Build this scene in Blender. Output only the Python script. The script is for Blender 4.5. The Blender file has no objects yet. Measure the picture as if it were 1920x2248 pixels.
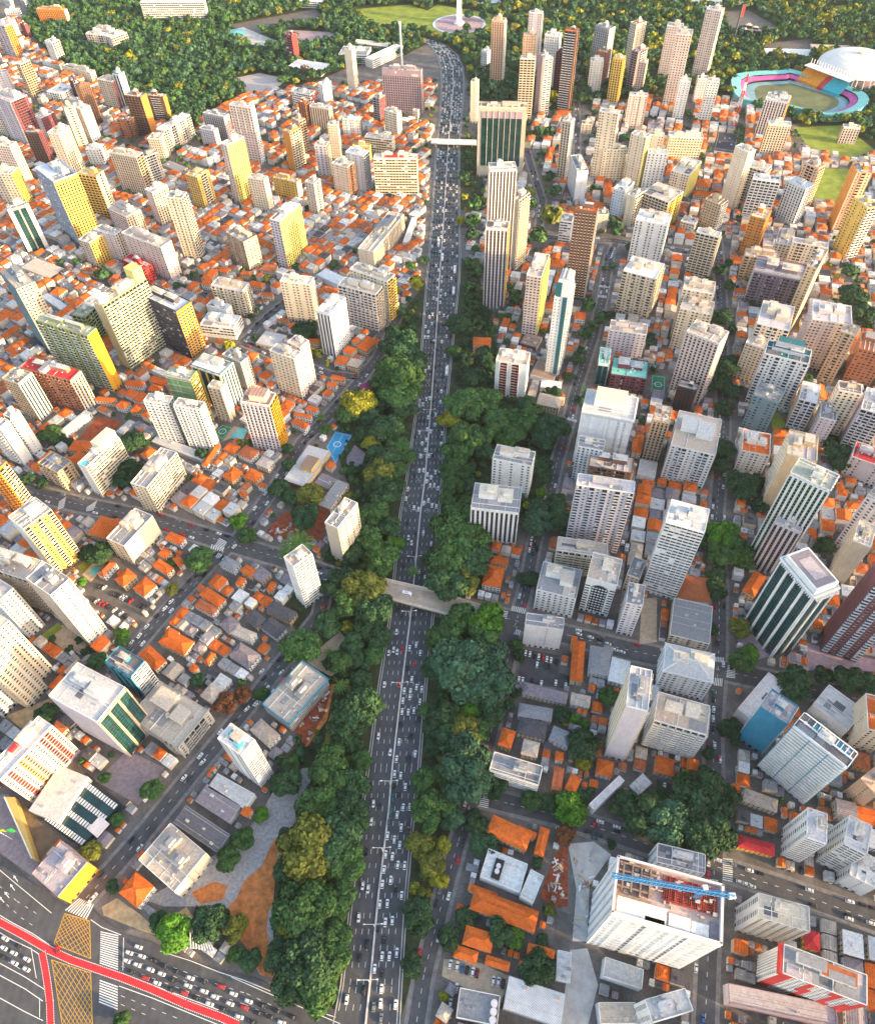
import bpy, bmesh, math, random
import numpy as np
from mathutils import Matrix, Vector
from mathutils.geometry import tessellate_polygon
R = random.Random(11)
S = bpy.context.scene
COL = S.collection
# ------------------------------------------------------------------ camera, sky, daylight, exposure
CAM_M=[[0.999509,-0.031333,0.0],[-0.024492,-0.781288,0.62369],[0.019542,0.623383,0.781672]]
cam = bpy.data.cameras.new('camera')
camo = bpy.data.objects.new('camera', cam); COL.objects.link(camo)
cam.sensor_width = 36.0; cam.lens = 25.62      # the sensor spans the taller side of the picture
cam.clip_start = 1.0; cam.clip_end = 30000.0
_m = CAM_M
camo.matrix_world = Matrix(((_m[0][0], -_m[0][1], -_m[0][2], 0.0),
                            (_m[1][0], -_m[1][1], -_m[1][2], 0.0),
                            (-_m[2][0], _m[2][1], _m[2][2], 440.0),
                            (0, 0, 0, 1)))
S.camera = camo
DAY_EL, DAY_AZ = math.radians(12.0), math.radians(-24.0)   # azimuth from +X
world = bpy.data.worlds.new('World'); S.world = world; world.use_nodes = True
wn = world.node_tree.nodes; wl = world.node_tree.links
bg = wn['Background']
sky = wn.new('ShaderNodeTexSky'); sky.sky_type = 'NISHITA'
for p_ in sky.bl_rna.properties:
    if p_.identifier.endswith('_disc'): setattr(sky, p_.identifier, False)
    if p_.identifier.endswith('_elevation'): setattr(sky, p_.identifier, DAY_EL)
    if p_.identifier.endswith('_rotation'): setattr(sky, p_.identifier, math.pi/2 - DAY_AZ)
sky.air_density = 1.0; sky.dust_density = 4.0; sky.ozone_density = 0.0; sky.altitude = 700
wl.new(sky.outputs[0], bg.inputs[0]); bg.inputs[1].default_value = 0.15
LIGHT_KINDS = [k.identifier for k in bpy.types.Light.bl_rna.properties['type'].enum_items]   # point, parallel daylight, spot, area
day = bpy.data.lights.new('daylight', LIGHT_KINDS[1]); day.energy = 2.7; day.angle = math.radians(0.5); day.color = (1.0, 0.70, 0.35)
dayo = bpy.data.objects.new('daylight', day); COL.objects.link(dayo)
sd = Vector((math.cos(DAY_EL)*math.cos(DAY_AZ), math.cos(DAY_EL)*math.sin(DAY_AZ), math.sin(DAY_EL)))
dayo.rotation_euler = sd.to_track_quat('Z', 'Y').to_euler()
S.view_settings.view_transform = 'Standard'; S.view_settings.look = 'None'
S.view_settings.gamma = 1.0; S.view_settings.exposure = 2.0; S.view_settings.use_curve_mapping = False
HAZE = .000025
S.cycles.volume_bounces = 0; S.cycles.max_bounces = 6; S.cycles.diffuse_bounces = 3; S.cycles.glossy_bounces = 2

# ------------------------------------------------------------------ data in metres
B=[
[-620.5,1439.0,-25.2,6.1,1.1,4.4,22.9,"vw","orange","white","tan","orange and white slab block alone at the left forest edge",""],
[-415.6,1438.8,-54.0,4.3,0.4,4.8,28.1,"hv","white","white","white","long white hospital slab with banded windows behind the forest","hospital"],
[-516.0,1329.6,-16.6,5.3,1.8,5.6,19.2,"bw","pink","pink","pink","pinkish terraced block, left part of the cluster in the forest",""],
[-518.3,1368.8,-15.1,6.7,2.8,6.3,13.3,"bw","pink","pink","pink","taller pinkish block at the back of the forest cluster",""],
[-483.5,1322.9,-4.9,4.5,10.0,10.9,19.1,"wb","pink","pink","pink","pinkish terraced block, right part of the cluster in the forest",""],
[-567.8,1276.6,-7.0,4.3,3.6,5.8,28.2,"vb","white","cream","grey","slim white tower with dark stripes beside red roofs, upper left",""],
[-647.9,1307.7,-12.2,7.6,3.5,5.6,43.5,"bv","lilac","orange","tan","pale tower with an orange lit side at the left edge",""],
[-670.9,1378.9,-8.2,4.9,3.0,5.0,27.4,"ww","beige","cream","tan","beige block behind the orange sided tower",""],
[-704.6,1477.4,-11.5,-0.5,-0.1,3.5,12.5,"wb","white","white","white","low white block near the upper left corner",""],
[-652.1,1386.8,-4.6,3.2,1.7,2.5,17.8,"nw","maroon","maroon","tan","small maroon block left of the red roofs",""],
[-562.4,1148.1,-3.8,2.4,4.5,7.3,44.5,"bb","beige","tan","tan","beige balcony tower pair near the left edge",""],
[-610.6,1167.1,-9.4,-3.7,-1.6,4.2,26.5,"ww","lilac","beige","grey","grey beige slab cut by the left edge",""],
[-515.3,1212.3,-24.4,14.5,2.4,4.1,11.8,"ww","cream","cream","tan","low cream block below the pinkish cluster",""],
[-521.5,1140.7,-12.1,5.0,5.4,13.3,10.7,"bb","white","white","white","low white balcony block left of the orange striped tower",""],
[-497.6,1140.6,-3.7,3.0,3.2,4.0,23.0,"bb","maroon","white","grey","dark balcony block left of the orange striped tower",""],
[-451.2,1053.7,-5.0,-5.5,-3.5,3.1,49.4,"vv","brown","orange","tan","tower with two orange stripes above the brown twin towers",""],
[-433.4,1099.7,-11.5,5.4,3.0,6.5,37.6,"wv","beige","maroon","tan","beige slab with a maroon end behind the orange striped tower",""],
[-414.2,1094.1,-4.9,2.8,2.6,4.5,47.2,"gw","teal","white","white","white tower with a teal glass side by the forest",""],
[-371.3,1014.5,-11.1,3.6,2.1,6.5,49.3,"bn","brown","orange","cream","left of two brown twin towers with orange ends",""],
[-359.1,1056.7,-11.4,2.8,1.1,4.4,31.7,"bn","brown","orange","cream","right of two brown twin towers with orange ends",""],
[-391.7,1006.9,-9.1,2.4,1.5,5.6,23.6,"bw","brick","brown","brown","small brick block in front of the brown twin towers",""],
[-322.8,982.8,-5.6,3.0,12.1,22.6,27.1,"wb","cream","cream","white","long cream balcony row below the brown twin towers",""],
[-337.7,946.9,-7.6,1.5,1.6,8.0,26.2,"wb","cream","cream","tan","cream block left of the long cream balcony row",""],
[-529.3,1009.0,-16.4,12.2,7.3,9.8,55.1,"wb","lilac","maroon","tan","big lilac slab with reddish balcony side near left edge",""],
[-498.0,1013.0,-6.7,4.5,6.1,9.0,29.8,"ww","white","maroon","tan","white and maroon block in front of the striped tower",""],
[-447.3,980.1,-3.1,4.6,5.3,3.5,51.9,"nb","tan","cream","cream","cream tower with dark ladder like balconies",""],
[-440.4,1001.0,-7.0,5.0,4.2,5.8,42.5,"ww","cream","white","white","white tower right of the ladder balcony tower",""],
[-483.3,940.6,-8.8,1.4,0.9,5.4,39.7,"vv","brown","maroon","tan","maroon block with pale vertical stripes, left side",""],
[-433.9,902.5,-7.2,2.4,3.3,10.2,56.3,"wv","cream","cream","tan","tall cream tower in front of the ladder balcony tower",""],
[-499.8,894.7,-11.6,3.9,2.1,6.2,46.4,"ww","pink","cream","tan","pinkish cream tower at the left edge",""],
[-485.0,841.1,-12.8,2.2,1.4,7.7,40.0,"wv","cream","yellow","tan","tower with yellow lit stripes at the left edge",""],  # yellow on the right face paints in its sunlight
[-414.5,936.7,-8.8,1.4,1.2,7.6,20.1,"wb","white","white","white","low white balcony block beside the beige slabs",""],
[-347.2,860.9,-17.1,7.1,2.3,5.5,46.4,"vb","beige","tan","tan","wide beige slab in vertical folds, left centre",""],
[-330.2,877.5,-3.1,3.3,8.8,8.2,35.6,"wb","beige","beige","tan","beige tower joined to the folded slab",""],
[-313.6,911.3,-13.2,10.3,4.0,5.1,5.1,"ww","tan","grey","grey","long low shed with grey sheet roof",""],
[-388.5,766.7,-14.6,15.9,9.8,9.0,72.8,"hv","bluegrey","yellow","bluewhite","large tower with blue grey windows and striped side in sunlit gold",""],  # golden sunlight of the right face is put into its colour
[-373.6,810.3,-11.3,3.8,2.2,6.7,49.1,"bb","ochre","cream","ochre","ochre balcony tower right of the golden striped tower",""],
[-332.9,766.3,-12.7,10.4,6.2,7.5,29.3,"wv","lilac","cream","tan","lilac and cream block in front of the ochre balcony tower",""],
[-300.3,792.3,-4.9,4.0,6.6,8.0,39.1,"wv","pink","cream","cream","cream tower left of the tall speckled tower",""],
[-254.2,718.4,-8.4,2.2,1.6,6.2,67.9,"wb","cream","cream","grey","tall speckled cream tower, left centre",""],
[-260.7,825.5,-7.5,4.4,5.0,8.5,37.9,"wb","ochre","ochre","ochre","ochre stepped block above the speckled tower",""],
[-431.5,740.9,-3.5,5.6,8.4,5.3,51.2,"wg","grey","grey","grey","grey office tower with dark glass front at left edge","darkoffice"],
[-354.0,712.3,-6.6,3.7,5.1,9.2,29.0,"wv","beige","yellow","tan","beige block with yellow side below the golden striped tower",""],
[-336.7,718.2,-12.3,6.1,2.4,4.8,32.5,"ww","lilac","cream","grey","lilac block between the yellow side block and pink slab",""],
[-288.8,692.5,-23.6,15.1,4.0,6.3,37.8,"ww","pink","pink","tan","broad pinkish slab with many small windows",""],
[-735.9,1542.4,-6.4,2.5,1.2,3.1,9.0,"vw","bluegrey","white","white","tiny striped block at the top left corner",""],
[-706.2,1536.6,-4.6,2.3,1.3,2.6,8.6,"vw","grey","white","white","tiny grey block near the top left corner",""],
[-562.8,1024.7,-6.5,2.3,1.6,4.7,23.8,"ww","cream","cream","tan","cream block cut by the left edge",""],
[-190.4,1487.3,-20.4,3.4,1.0,6.1,9.3,"hn","white","white","white","white slab at the top edge beside the park",""],
[-197.9,1247.5,-5.7,2.9,3.0,5.7,36.7,"hn","maroon","red","maroon","slim crimson and maroon tower in the park",""],
[-172.0,1208.9,-25.5,11.1,6.3,14.4,7.5,"hh","white","white","white","low white long building below the crimson tower",""],
[-174.6,1189.4,-4.5,4.9,2.9,2.7,12.0,"nn","brown","brown","brown","dark brown stair tower against the low white building",""],
[-101.4,1134.1,-5.3,3.1,2.3,3.9,53.6,"nw","cream","cream","tan","slim cream tower in front of the park palace",""],
[-103.7,1246.2,-21.2,4.1,3.0,15.6,11.8,"hh","white","white","grey","white wing of the park palace at left",""],
[-59.1,1240.0,-5.4,4.8,23.0,25.9,10.9,"nh","cream","white","white","long pale wing of the park palace at right",""],
[-79.3,1284.7,-26.3,9.7,2.7,7.4,8.6,"hh","cream","cream","cream","back wing of the park palace",""],
[-28.4,1059.3,-25.4,6.0,1.2,5.3,53.2,"vv","mauve","mauve","mauve","big brown office block with vertical ribs beside the avenue","ribbed"],
[-165.8,1081.6,-13.3,7.0,3.2,6.1,20.5,"hh","white","maroon","grey","low office with white bands left of the ribbed office block",""],
[-136.8,1092.5,-3.5,3.3,5.7,6.1,26.9,"ww","white","white","white","white tower behind the brown and white striped tower",""],
[-60.2,1036.1,-4.4,2.8,3.7,5.9,29.4,"bw","grey","maroon","grey","grey block left of the ribbed office block",""],
[-158.5,1018.3,-5.0,2.2,1.8,4.1,33.9,"vb","brick","brick","brick","brick striped block left of the brown and white tower",""],
[-135.6,1010.4,-12.9,5.5,1.8,4.1,30.0,"vv","stripe","stripe","brown","tower with brown and white curled stripes",""],
[-94.6,990.3,-11.7,2.1,0.8,4.4,22.2,"wn","white","black","white","white block with dark edges and a white stair head",""],
[-41.6,990.8,-8.4,6.0,3.0,4.2,29.8,"ww","cream","cream","tan","stepped cream tower in front of the ribbed office block",""],
[-11.9,1039.3,-3.3,1.4,1.1,2.8,9.2,"ww","cream","cream","tan","small cream block by the avenue below the ribbed office",""],
[-218.0,927.7,-13.7,5.6,1.7,4.2,67.3,"ww","pink","white","tan","big pale lilac tower left of the centre",""],
[-269.9,995.9,-14.8,7.3,2.6,5.3,30.2,"vv","grey","lilac","white","grey white striped block left of the pale lilac tower",""],
[-278.0,975.9,-10.0,5.0,2.0,4.0,21.0,"ww","lilac","white","tan","low lilac block in front of the grey white striped block",""],
[-160.0,905.4,-4.7,3.7,5.7,7.2,47.2,"nb","orange","cream","tan","tower with plain orange face and cream balcony side",""],
[-156.0,944.3,-5.0,4.6,3.6,3.9,42.7,"wb","tan","tan","tan","tan tower behind the plain orange tower",""],
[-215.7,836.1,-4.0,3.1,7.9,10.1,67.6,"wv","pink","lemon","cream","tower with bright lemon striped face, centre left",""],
[-190.1,810.9,-9.5,3.7,1.8,4.6,37.7,"wn","cream","cream","tan","cream block right of the lemon striped tower",""],
[-163.3,838.1,-14.4,7.0,2.0,4.1,21.3,"wn","ochre","cream","tan","low ochre slab with small windows",""],
[-127.8,801.0,-5.3,3.0,3.1,5.6,36.9,"wb","beige","cream","tan","beige block above orange roofs, right of the ochre slab",""],
[-111.9,924.8,-6.0,0.8,0.6,4.5,44.6,"wn","beige","beige","tan","slim beige tower behind the lilac and yellow block",""],
[-123.6,885.4,-7.1,1.6,1.3,5.9,38.4,"wb","lilac","yellow","tan","lilac block with a yellow balcony side",""],
[-96.2,841.2,-9.4,5.7,3.9,6.4,36.5,"wb","cream","brown","cream","cream block with brown window strip near the avenue",""],
[-79.2,849.6,-10.5,5.5,3.2,6.2,44.3,"wb","palegrey","grey","white","pale grey block with balcony side near the avenue",""],
[-58.2,945.7,-17.2,5.4,1.7,5.4,17.7,"hh","cream","cream","tan","low cream block above the banded cream block",""],
[-79.8,920.1,-10.7,1.5,0.7,4.7,19.1,"wn","ochre","yellow","ochre","small yellow lit block behind the banded cream block",""],  # yellow here is low sunlight given as wall colour
[-35.4,836.9,-24.6,1.9,0.5,6.5,43.4,"hh","cream","cream","cream","cream block with horizontal window bands and red rooftop boxes","redboxes"],
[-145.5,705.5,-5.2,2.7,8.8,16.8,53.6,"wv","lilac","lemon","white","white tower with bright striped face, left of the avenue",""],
[-193.6,700.1,-10.4,10.1,6.1,6.3,33.4,"ww","tan","beige","grey","tan block with dark square windows",""],
[-50.2,718.7,-8.0,3.5,15.6,35.8,20.9,"nv","cream","redcream","tan","long cream block with thin red vertical lines by the avenue",""],
[-20.8,747.1,-2.8,0.6,5.0,25.2,5.6,"nw","white","white","white","low white shed beside the red lined block",""],
[104.7,1139.4,-8.2,2.6,2.0,6.3,80.8,"vb","peach","white","cream","tower with orange and cream stripes near the obelisk",""],
[157.9,1166.4,-8.7,2.5,1.3,4.5,80.0,"wb","lilac","lilac","lilac","lilac tower at the back of the right cluster",""],
[139.6,1070.9,-8.2,1.8,0.9,4.4,85.0,"wb","peach","beige","tan","peach tower in front of the lilac back tower",""],
[133.2,1028.9,-9.4,1.5,0.8,4.8,72.5,"bw","cream","cream","tan","cream tower with brown balcony stripe, front of the cluster",""],
[154.7,1044.2,-4.3,2.3,2.8,5.3,69.9,"nn","mauve","mauve","mauve","plain mauve tower in the right cluster",""],
[159.3,1033.5,-5.4,-1.2,-0.9,4.4,70.5,"bw","white","white","white","slim white balcony tower in front of mauve tower",""],
[174.7,1102.6,-9.2,3.4,2.7,7.2,73.3,"ww","white","white","white","white crowned tower behind the slim balcony tower",""],
[189.8,1051.7,-6.6,3.1,3.0,6.4,95.0,"bb","brown","brown","orange","dark brown tower with orange top",""],
[195.9,1081.7,-5.7,2.2,4.2,10.8,67.7,"vb","cream","cream","cream","cream tower with a wide brown stripe",""],
[185.0,1093.8,-4.0,2.1,2.2,4.1,55.6,"bn","maroon","maroon","maroon","maroon tower squeezed behind the wide striped cream tower",""],
[249.4,1133.1,-8.3,8.0,4.9,5.1,71.0,"vv","grey","bluestripe","grey","grey tower with a blue glass stripe",""],
[249.4,1122.5,-6.8,3.8,4.0,7.2,45.4,"ww","brick","maroon","brick","brick tower behind a white one",""],
[238.1,1103.4,-8.9,1.1,0.9,6.9,40.6,"ww","white","maroon","white","white tower with small windows and maroon side",""],
[303.8,1170.2,-3.3,5.3,8.1,5.0,62.8,"ww","beige","beige","orange","tall beige tower with an orange rooftop",""],
[259.3,1067.3,-6.2,2.9,3.0,6.4,56.5,"vb","yellow","yellow","cream","yellow tower with white stripe",""],
[294.0,1099.9,-3.6,3.8,8.3,8.0,53.6,"bb","mauve","mauve","mauve","mauve balcony tower beside the yellow tower",""],
[300.5,1095.8,-4.9,2.1,2.8,6.6,40.5,"ww","pink","cream","tan","narrow pinkish tower in front of the mauve balcony tower",""],
[271.6,985.3,-11.2,2.7,1.0,4.4,42.1,"wv","pink","orange","pink","wide pinkish block with gold edge",""],
[206.8,854.9,-9.8,4.3,1.8,4.1,78.1,"ww","cream","cream","cream","tall cream tower with eight sided top",""],
[218.6,852.1,-13.6,0.5,0.2,4.8,38.4,"ww","cream","cream","grey","broad cream block with rows of square windows",""],
[241.9,837.4,-7.4,6.5,3.4,3.8,59.5,"wn","cream","lemon","cream","cream tower with a sunlit yellow edge strip",""],  # lemon edge is the sunlit right face, light painted as wall colour
[270.1,873.8,-8.8,3.0,1.4,4.3,43.1,"wb","cream","yellow","cream","yellow cream block right of the sunlit edge tower",""],
[262.4,829.9,-10.7,2.2,1.0,5.2,43.0,"ww","white","white","white","white tower with small dark windows, right of centre",""],
[88.3,875.1,-27.1,3.5,0.9,6.8,77.8,"nv","greybeige","yellow","tan","broad tower framed in concrete around dark green glass","greenglass"],
[65.7,1020.9,-4.4,1.1,1.3,5.1,50.1,"nn","cream","cream","tan","slim cream tower beside the avenue bend",""],
[92.1,1187.2,-4.3,3.1,2.8,3.9,27.5,"vn","white","white","white","small white latticed tower near the avenue bend",""],
[70.6,675.9,-12.6,-0.1,-0.1,7.2,107.8,"vb","lilacbrown","cream","tan","tall pale tower with brown edges right of the avenue",""],
[62.3,613.6,-10.0,1.6,1.0,6.3,84.5,"vb","lilacbrown","yellow","brown","pale tower with brown stripes, front of the pair by avenue",""],
[89.6,680.5,-4.2,3.4,6.0,7.5,76.6,"nb","grey","cream","grey","grey tower with cream glass balconies beside the pale tower",""],
[163.7,866.2,-4.6,2.8,2.9,4.8,65.6,"vv","beige","palegrey","cream","slim beige and grey tower with a curved top",""],
[173.4,822.9,-1.2,19.0,6.3,0.4,36.0,"wn","palegrey","white","grey","white block with plain end wall beside trees",""],
[143.5,622.6,-9.4,2.9,1.3,4.3,92.7,"vb","brownstripe","cream","orange","brown tower with cream bands and orange tiled crown",""],
[189.9,744.2,-5.6,0.3,0.3,5.4,20.0,"nn","beige","beige","grey","plain beige block behind the brown banded tower",""],
[146.9,722.1,-5.9,1.9,2.0,6.3,26.9,"hh","white","white","grey","low grey white block with terraces",""],
[209.7,980.5,-6.6,1.3,1.1,5.2,11.3,"ww","beige","beige","grey","low beige house block in the trees",""],
[216.8,778.5,-5.6,3.9,7.2,10.2,31.4,"wn","bluewhite","white","white","white block with bluish window side",""],
[223.8,753.3,-3.5,3.4,5.2,5.4,35.4,"nb","cream","cream","grey","slim cream tower with round dark rooftop",""],
[255.0,757.1,-11.6,11.1,10.5,11.0,33.9,"bb","cream","yellow","tan","cream tower with dark recesses and yellow side",""],
[226.4,683.4,-14.7,6.3,4.4,10.4,47.1,"ww","white","white","white","white tower with gridded windows behind the balcony tower",""],
[399.5,1145.4,-9.0,5.6,3.5,5.7,83.7,"wb","pink","pink","pink","tallest pinkish tower by the stadium",""],
[349.8,1148.0,-9.8,3.6,2.4,6.6,65.3,"wb","pink","pink","beige","pinkish tower behind the twin slabs, left of the tallest",""],
[335.4,1053.4,-8.7,2.9,3.3,9.7,87.6,"ww","pink","pink","beige","long pinkish tower in front, left of the white twins",""],
[336.6,1012.5,-6.5,2.0,1.7,5.6,46.6,"ww","white","cream","cream","left of two slim white twin towers",""],
[367.9,998.9,-7.0,1.9,1.4,5.4,50.9,"ww","white","cream","cream","right of two slim white twin towers",""],
[375.3,1059.9,-6.8,0.9,0.8,5.6,30.9,"wb","lilac","lilac","grey","lilac block behind the white twin towers",""],
[439.5,958.4,-11.8,6.6,5.1,9.2,44.3,"vv","orangestripe","orange","cream","orange and white tower in front of the stadium",""],
[425.5,902.2,-12.6,3.3,1.4,5.1,38.0,"vw","cream","orange","white","cream tower in front of the orange and white tower",""],
[530.6,929.8,-9.5,2.4,1.1,4.6,19.3,"vw","pink","tan","tan","low pinkish block on the park lawn",""],
[379.4,931.4,-10.9,4.2,9.2,23.9,3.0,"nn","white","white","black","low block with dark panel roof",""],
[315.1,901.2,-19.8,3.0,1.1,7.3,28.0,"ww","cream","lemon","cream","wide cream block with gabled top, right of centre",""],
[342.3,784.9,-4.9,8.0,4.7,2.9,65.1,"nw","cream","cream","cream","tall plain cream slab at an angle",""],
[366.8,794.0,-8.7,7.5,5.3,6.1,41.0,"bb","cream","cream","cream","stepped cream terrace block right of plain slab",""],
[365.5,762.0,-13.1,4.8,2.3,6.3,43.4,"bb","white","cream","white","white balcony block with a V shaped roof line",""],
[399.5,752.8,-7.0,9.6,5.4,3.9,41.9,"vw","white","white","bluewhite","tall pale lilac tower with a long plain face",""],
[338.9,693.2,-6.3,4.0,6.0,9.4,42.8,"wv","orange","orange","cream","orange tower with black balconies on its left",""],
[309.1,741.1,-6.8,6.8,5.0,5.0,32.4,"wb","sand","white","brown","orange brown block with pitched end",""],
[447.4,733.8,1.8,10.6,7.3,-1.2,66.0,"nb","orange","peach","tan","tall orange tower with black arched balconies",""],
[435.7,682.5,-2.6,10.8,6.6,1.6,56.9,"wb","yellow","cream","tan","yellow tower with rounded striped balconies at right edge",""],
[375.0,645.3,-14.8,6.3,1.8,4.2,37.1,"bb","cream","cream","tan","broad cream stepped block, right side",""],
[361.1,670.5,-6.8,3.2,6.5,13.6,29.2,"wb","cream","lilac","grey","cream block with grey roof beside the stepped block",""],
[295.0,817.2,-8.6,5.9,10.6,15.4,31.6,"wv","cream","lemon","cream","cream tower with brilliant yellow lit side",""],  # right face painted lemon to carry the sunlight on it
[274.2,653.4,-9.8,5.6,2.3,4.1,46.6,"bb","cream","cream","cream","cream tower with slot windows above the tree lined street",""],
[284.9,738.4,-6.7,4.2,3.7,6.1,11.3,"ww","cream","cream","white","low cream house with roof garden",""],
[422.7,782.8,-5.6,7.3,4.9,3.7,46.3,"bb","peach","peach","tan","peach balcony tower beside the lawn",""],
[511.9,1283.8,-14.0,6.4,3.2,6.9,11.5,"vn","black","black","grey","dark low block near the far car park",""],
[549.8,1213.9,-33.5,5.1,1.9,12.6,3.3,"ww","white","white","white","long low white hall before the dome",""],
[618.1,1226.3,-27.8,5.2,2.0,10.9,3.3,"ww","tan","tan","tan","long low tan hall left of the dome",""],
[-365.9,575.6,-12.1,13.9,6.3,5.5,71.7,"hw","tealgrey","beige","tan","tall tower with slanted blue glass bands at left edge",""],
[-309.5,516.6,-25.7,12.1,2.4,5.1,62.7,"bn","green","amber","greygreen","long green balcony slab with plain amber end",""],
[-269.3,552.4,-4.8,3.4,14.1,19.7,70.2,"nb","sand","sunlitgreen","greygreen","green balcony slab with sunlit yellow side and plain tan end","drum"],  # yellow accent on the green face is painted sunlight
[-324.2,578.7,-6.9,2.4,2.6,7.4,31.3,"bb","green","green","greygreen","lower green block behind the green slab",""],
[-238.4,564.3,-19.2,13.8,5.2,7.2,52.9,"hv","darkgrey","orangecream","bluewhite","dark louvred tower with golden ribbed end",""],
[-325.8,490.7,-24.2,9.6,2.6,6.5,36.6,"bv","rust","whiteyellow","red","rust coloured block with bright red roof","whitecore"],
[-346.6,476.5,-8.0,3.8,3.4,7.1,42.2,"wv","sand","whiteglass","grey","sandy block with dark glass stripe left of the red roof",""],
[-344.4,421.1,-8.9,4.6,2.1,4.0,44.7,"bn","white","white","grey","left of two white end walls at the left edge",""],
[-334.8,429.9,-3.5,1.7,2.0,4.1,43.9,"bn","white","white","grey","right of two white end walls at the left edge",""],
[-319.0,363.6,-7.2,2.8,1.6,4.2,55.8,"bb","orange","orangecream","tan","orange framed balcony block at the left edge",""],
[-259.6,394.3,-3.9,2.2,8.6,15.7,34.8,"nh","white","cream","tan","cream block with window bands and a tiny roof pool","pool"],
[-215.1,379.1,-6.7,2.8,7.6,18.1,30.1,"wh","cream","cream","grey","cream block with grey roof right of the roof pool block",""],
[-300.2,396.5,-9.5,5.6,3.6,6.1,20.6,"bb","sand","sand","grey","low brown balcony block by the wide street",""],
[-219.3,438.3,-10.3,2.3,1.0,4.4,46.1,"ww","white","grey","tan","left of two white towers with line pattern",""],
[-192.7,429.6,-11.1,3.3,1.3,4.3,47.5,"ww","white","white","tan","right of two white towers with line pattern",""],
[-202.9,458.7,-10.8,3.5,1.7,5.2,55.1,"Nh","netgreen","yellow","greygreen","tower wrapped in green netting",""],
[-179.3,463.0,-5.7,2.1,1.6,4.2,37.2,"wn","cream","cream","cream","plain cream block behind the green netted tower",""],
[-185.6,484.6,-13.3,6.9,4.1,8.0,42.5,"gv","glassgold","whiteglass","white","glass fronted white tower with open flat roof",""],
[-171.1,505.9,-9.0,6.2,3.0,4.3,32.2,"nw","cream","cream","grey","cream tower behind the glass fronted white tower",""],
[-303.1,681.2,-12.5,9.9,3.8,4.9,17.2,"bb","red","red","red","red painted block behind the yellow green slab",""],
[-410.6,695.4,-18.6,11.4,5.3,8.7,4.9,"nn","beige","darkgrey","beige","wide low beige market hall roof, upper left",""],
[-381.6,637.6,-13.6,11.6,2.6,3.1,3.4,"ww","white","white","white","long low white building among orange roofs, left",""],
[-307.8,458.3,-2.8,1.7,7.3,12.6,5.7,"vv","white","white","white","white slatted low wing beside the red earth court",""],
[-263.2,451.0,-3.2,1.8,4.1,7.2,4.5,"nn","grey","grey","palegrey","flat grey roofed annex beside the red earth court",""],
[-212.1,424.5,-23.8,12.2,2.0,3.9,4.2,"nn","grey","grey","palegrey","long grey canopy below the white line towers",""],
[-124.7,599.9,-14.2,3.7,1.6,6.3,44.3,"wh","cream","cream","cream","cream tower with stepped top left of the avenue",""],
[-89.3,554.6,-6.2,3.1,6.3,12.3,47.6,"vw","whitedark","white","white","white tower with vertical black window strips",""],
[-65.3,589.2,-17.8,8.7,3.0,6.2,42.1,"bb","whitebrown","beige","tan","broad whitish slab of stacked balconies",""],
[-54.2,606.1,-18.0,11.2,3.6,5.7,45.5,"wb","cream","yellow","tan","cream block with yellow lit end behind the broad slab",""],  # yellow end wall holds the sunlight in its paint
[-124.1,493.4,-11.0,6.2,2.6,4.6,45.6,"ww","cream","pink","tan","cream tower with dark balconies in the middle, front piece",""],
[-114.0,503.4,-5.9,4.1,3.3,4.7,47.5,"ww","pink","pink","tan","pinkish tower joined behind the cream tower",""],
[-137.7,430.3,-11.8,3.0,1.8,7.0,51.3,"vb","lilac","amber","brown","white tower with amber arched balcony side","crown"],
[-104.1,398.9,-9.2,4.1,8.5,19.2,5.7,"nn","brick","sand","palegrey","school hall with pale flat roof beside blue court","roofbox"],
[-152.4,563.6,-10.4,4.3,3.7,9.0,4.8,"ww","cream","cream","palegrey","low cream annex above the cream tower",""],
[-201.5,583.5,-16.5,3.8,2.3,9.8,12.7,"hh","white","white","white","white shop building with red canopy at street corner",""],
[-205.2,602.1,-10.3,4.5,1.9,4.4,17.0,"nn","white","white","bluewhite","white upper storey of the corner shop",""],
[-193.7,617.8,-15.8,5.9,2.5,6.8,28.9,"bv","cream","beige","tan","cream block with roof garden behind the corner shop",""],
[-88.4,384.1,-5.9,3.5,2.8,4.7,3.0,"nn","sand","sand","mauve","low brown roofed annex beside the school hall",""],
[-101.3,660.0,-11.4,9.5,4.5,5.4,7.0,"nn","palegrey","white","bluewhite","low shed with blue grey roofs behind the broad slab",""],
[-67.2,319.2,-4.6,2.7,6.4,11.1,42.0,"nw","beige","beige","grey","beige tower with plain end wall beside the red pit",""],
[-80.2,366.2,-4.7,2.4,6.5,12.8,7.3,"nw","brick","beige","grey","lower beige wing behind the plain end tower",""],
[97.1,577.9,-6.3,2.1,5.7,17.3,65.5,"wb","pink","lemon","tan","tall pinkish slab with golden lit side right of avenue",""],  # lemon side paints evening sunlight onto a pinkish slab
[92.9,550.8,-7.4,3.6,3.8,7.7,4.0,"nn","maroon","cream","brown","brown roofed podium below the golden lit slab",""],
[110.5,516.7,-5.4,1.9,4.6,13.3,82.2,"tb","tealwhite","white","white","slim teal and white tower with green roof garden","crownteal"],
[102.2,508.8,-9.9,4.6,5.4,11.5,4.3,"nn","white","maroon","brown","brown roofed base of the teal and white tower",""],
[68.1,485.8,-12.7,3.8,2.4,8.2,38.2,"Rw","white","white","tan","white block with two columns of red balconies",""],
[58.8,373.8,-14.2,4.5,2.3,7.2,36.4,"ww","white","white","grey","white block with cluttered grey roof among the trees",""],
[42.6,332.7,-16.8,3.2,2.2,11.6,37.0,"vw","whitedark","white","grey","white block with dark vertical strips below the trees",""],
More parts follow.
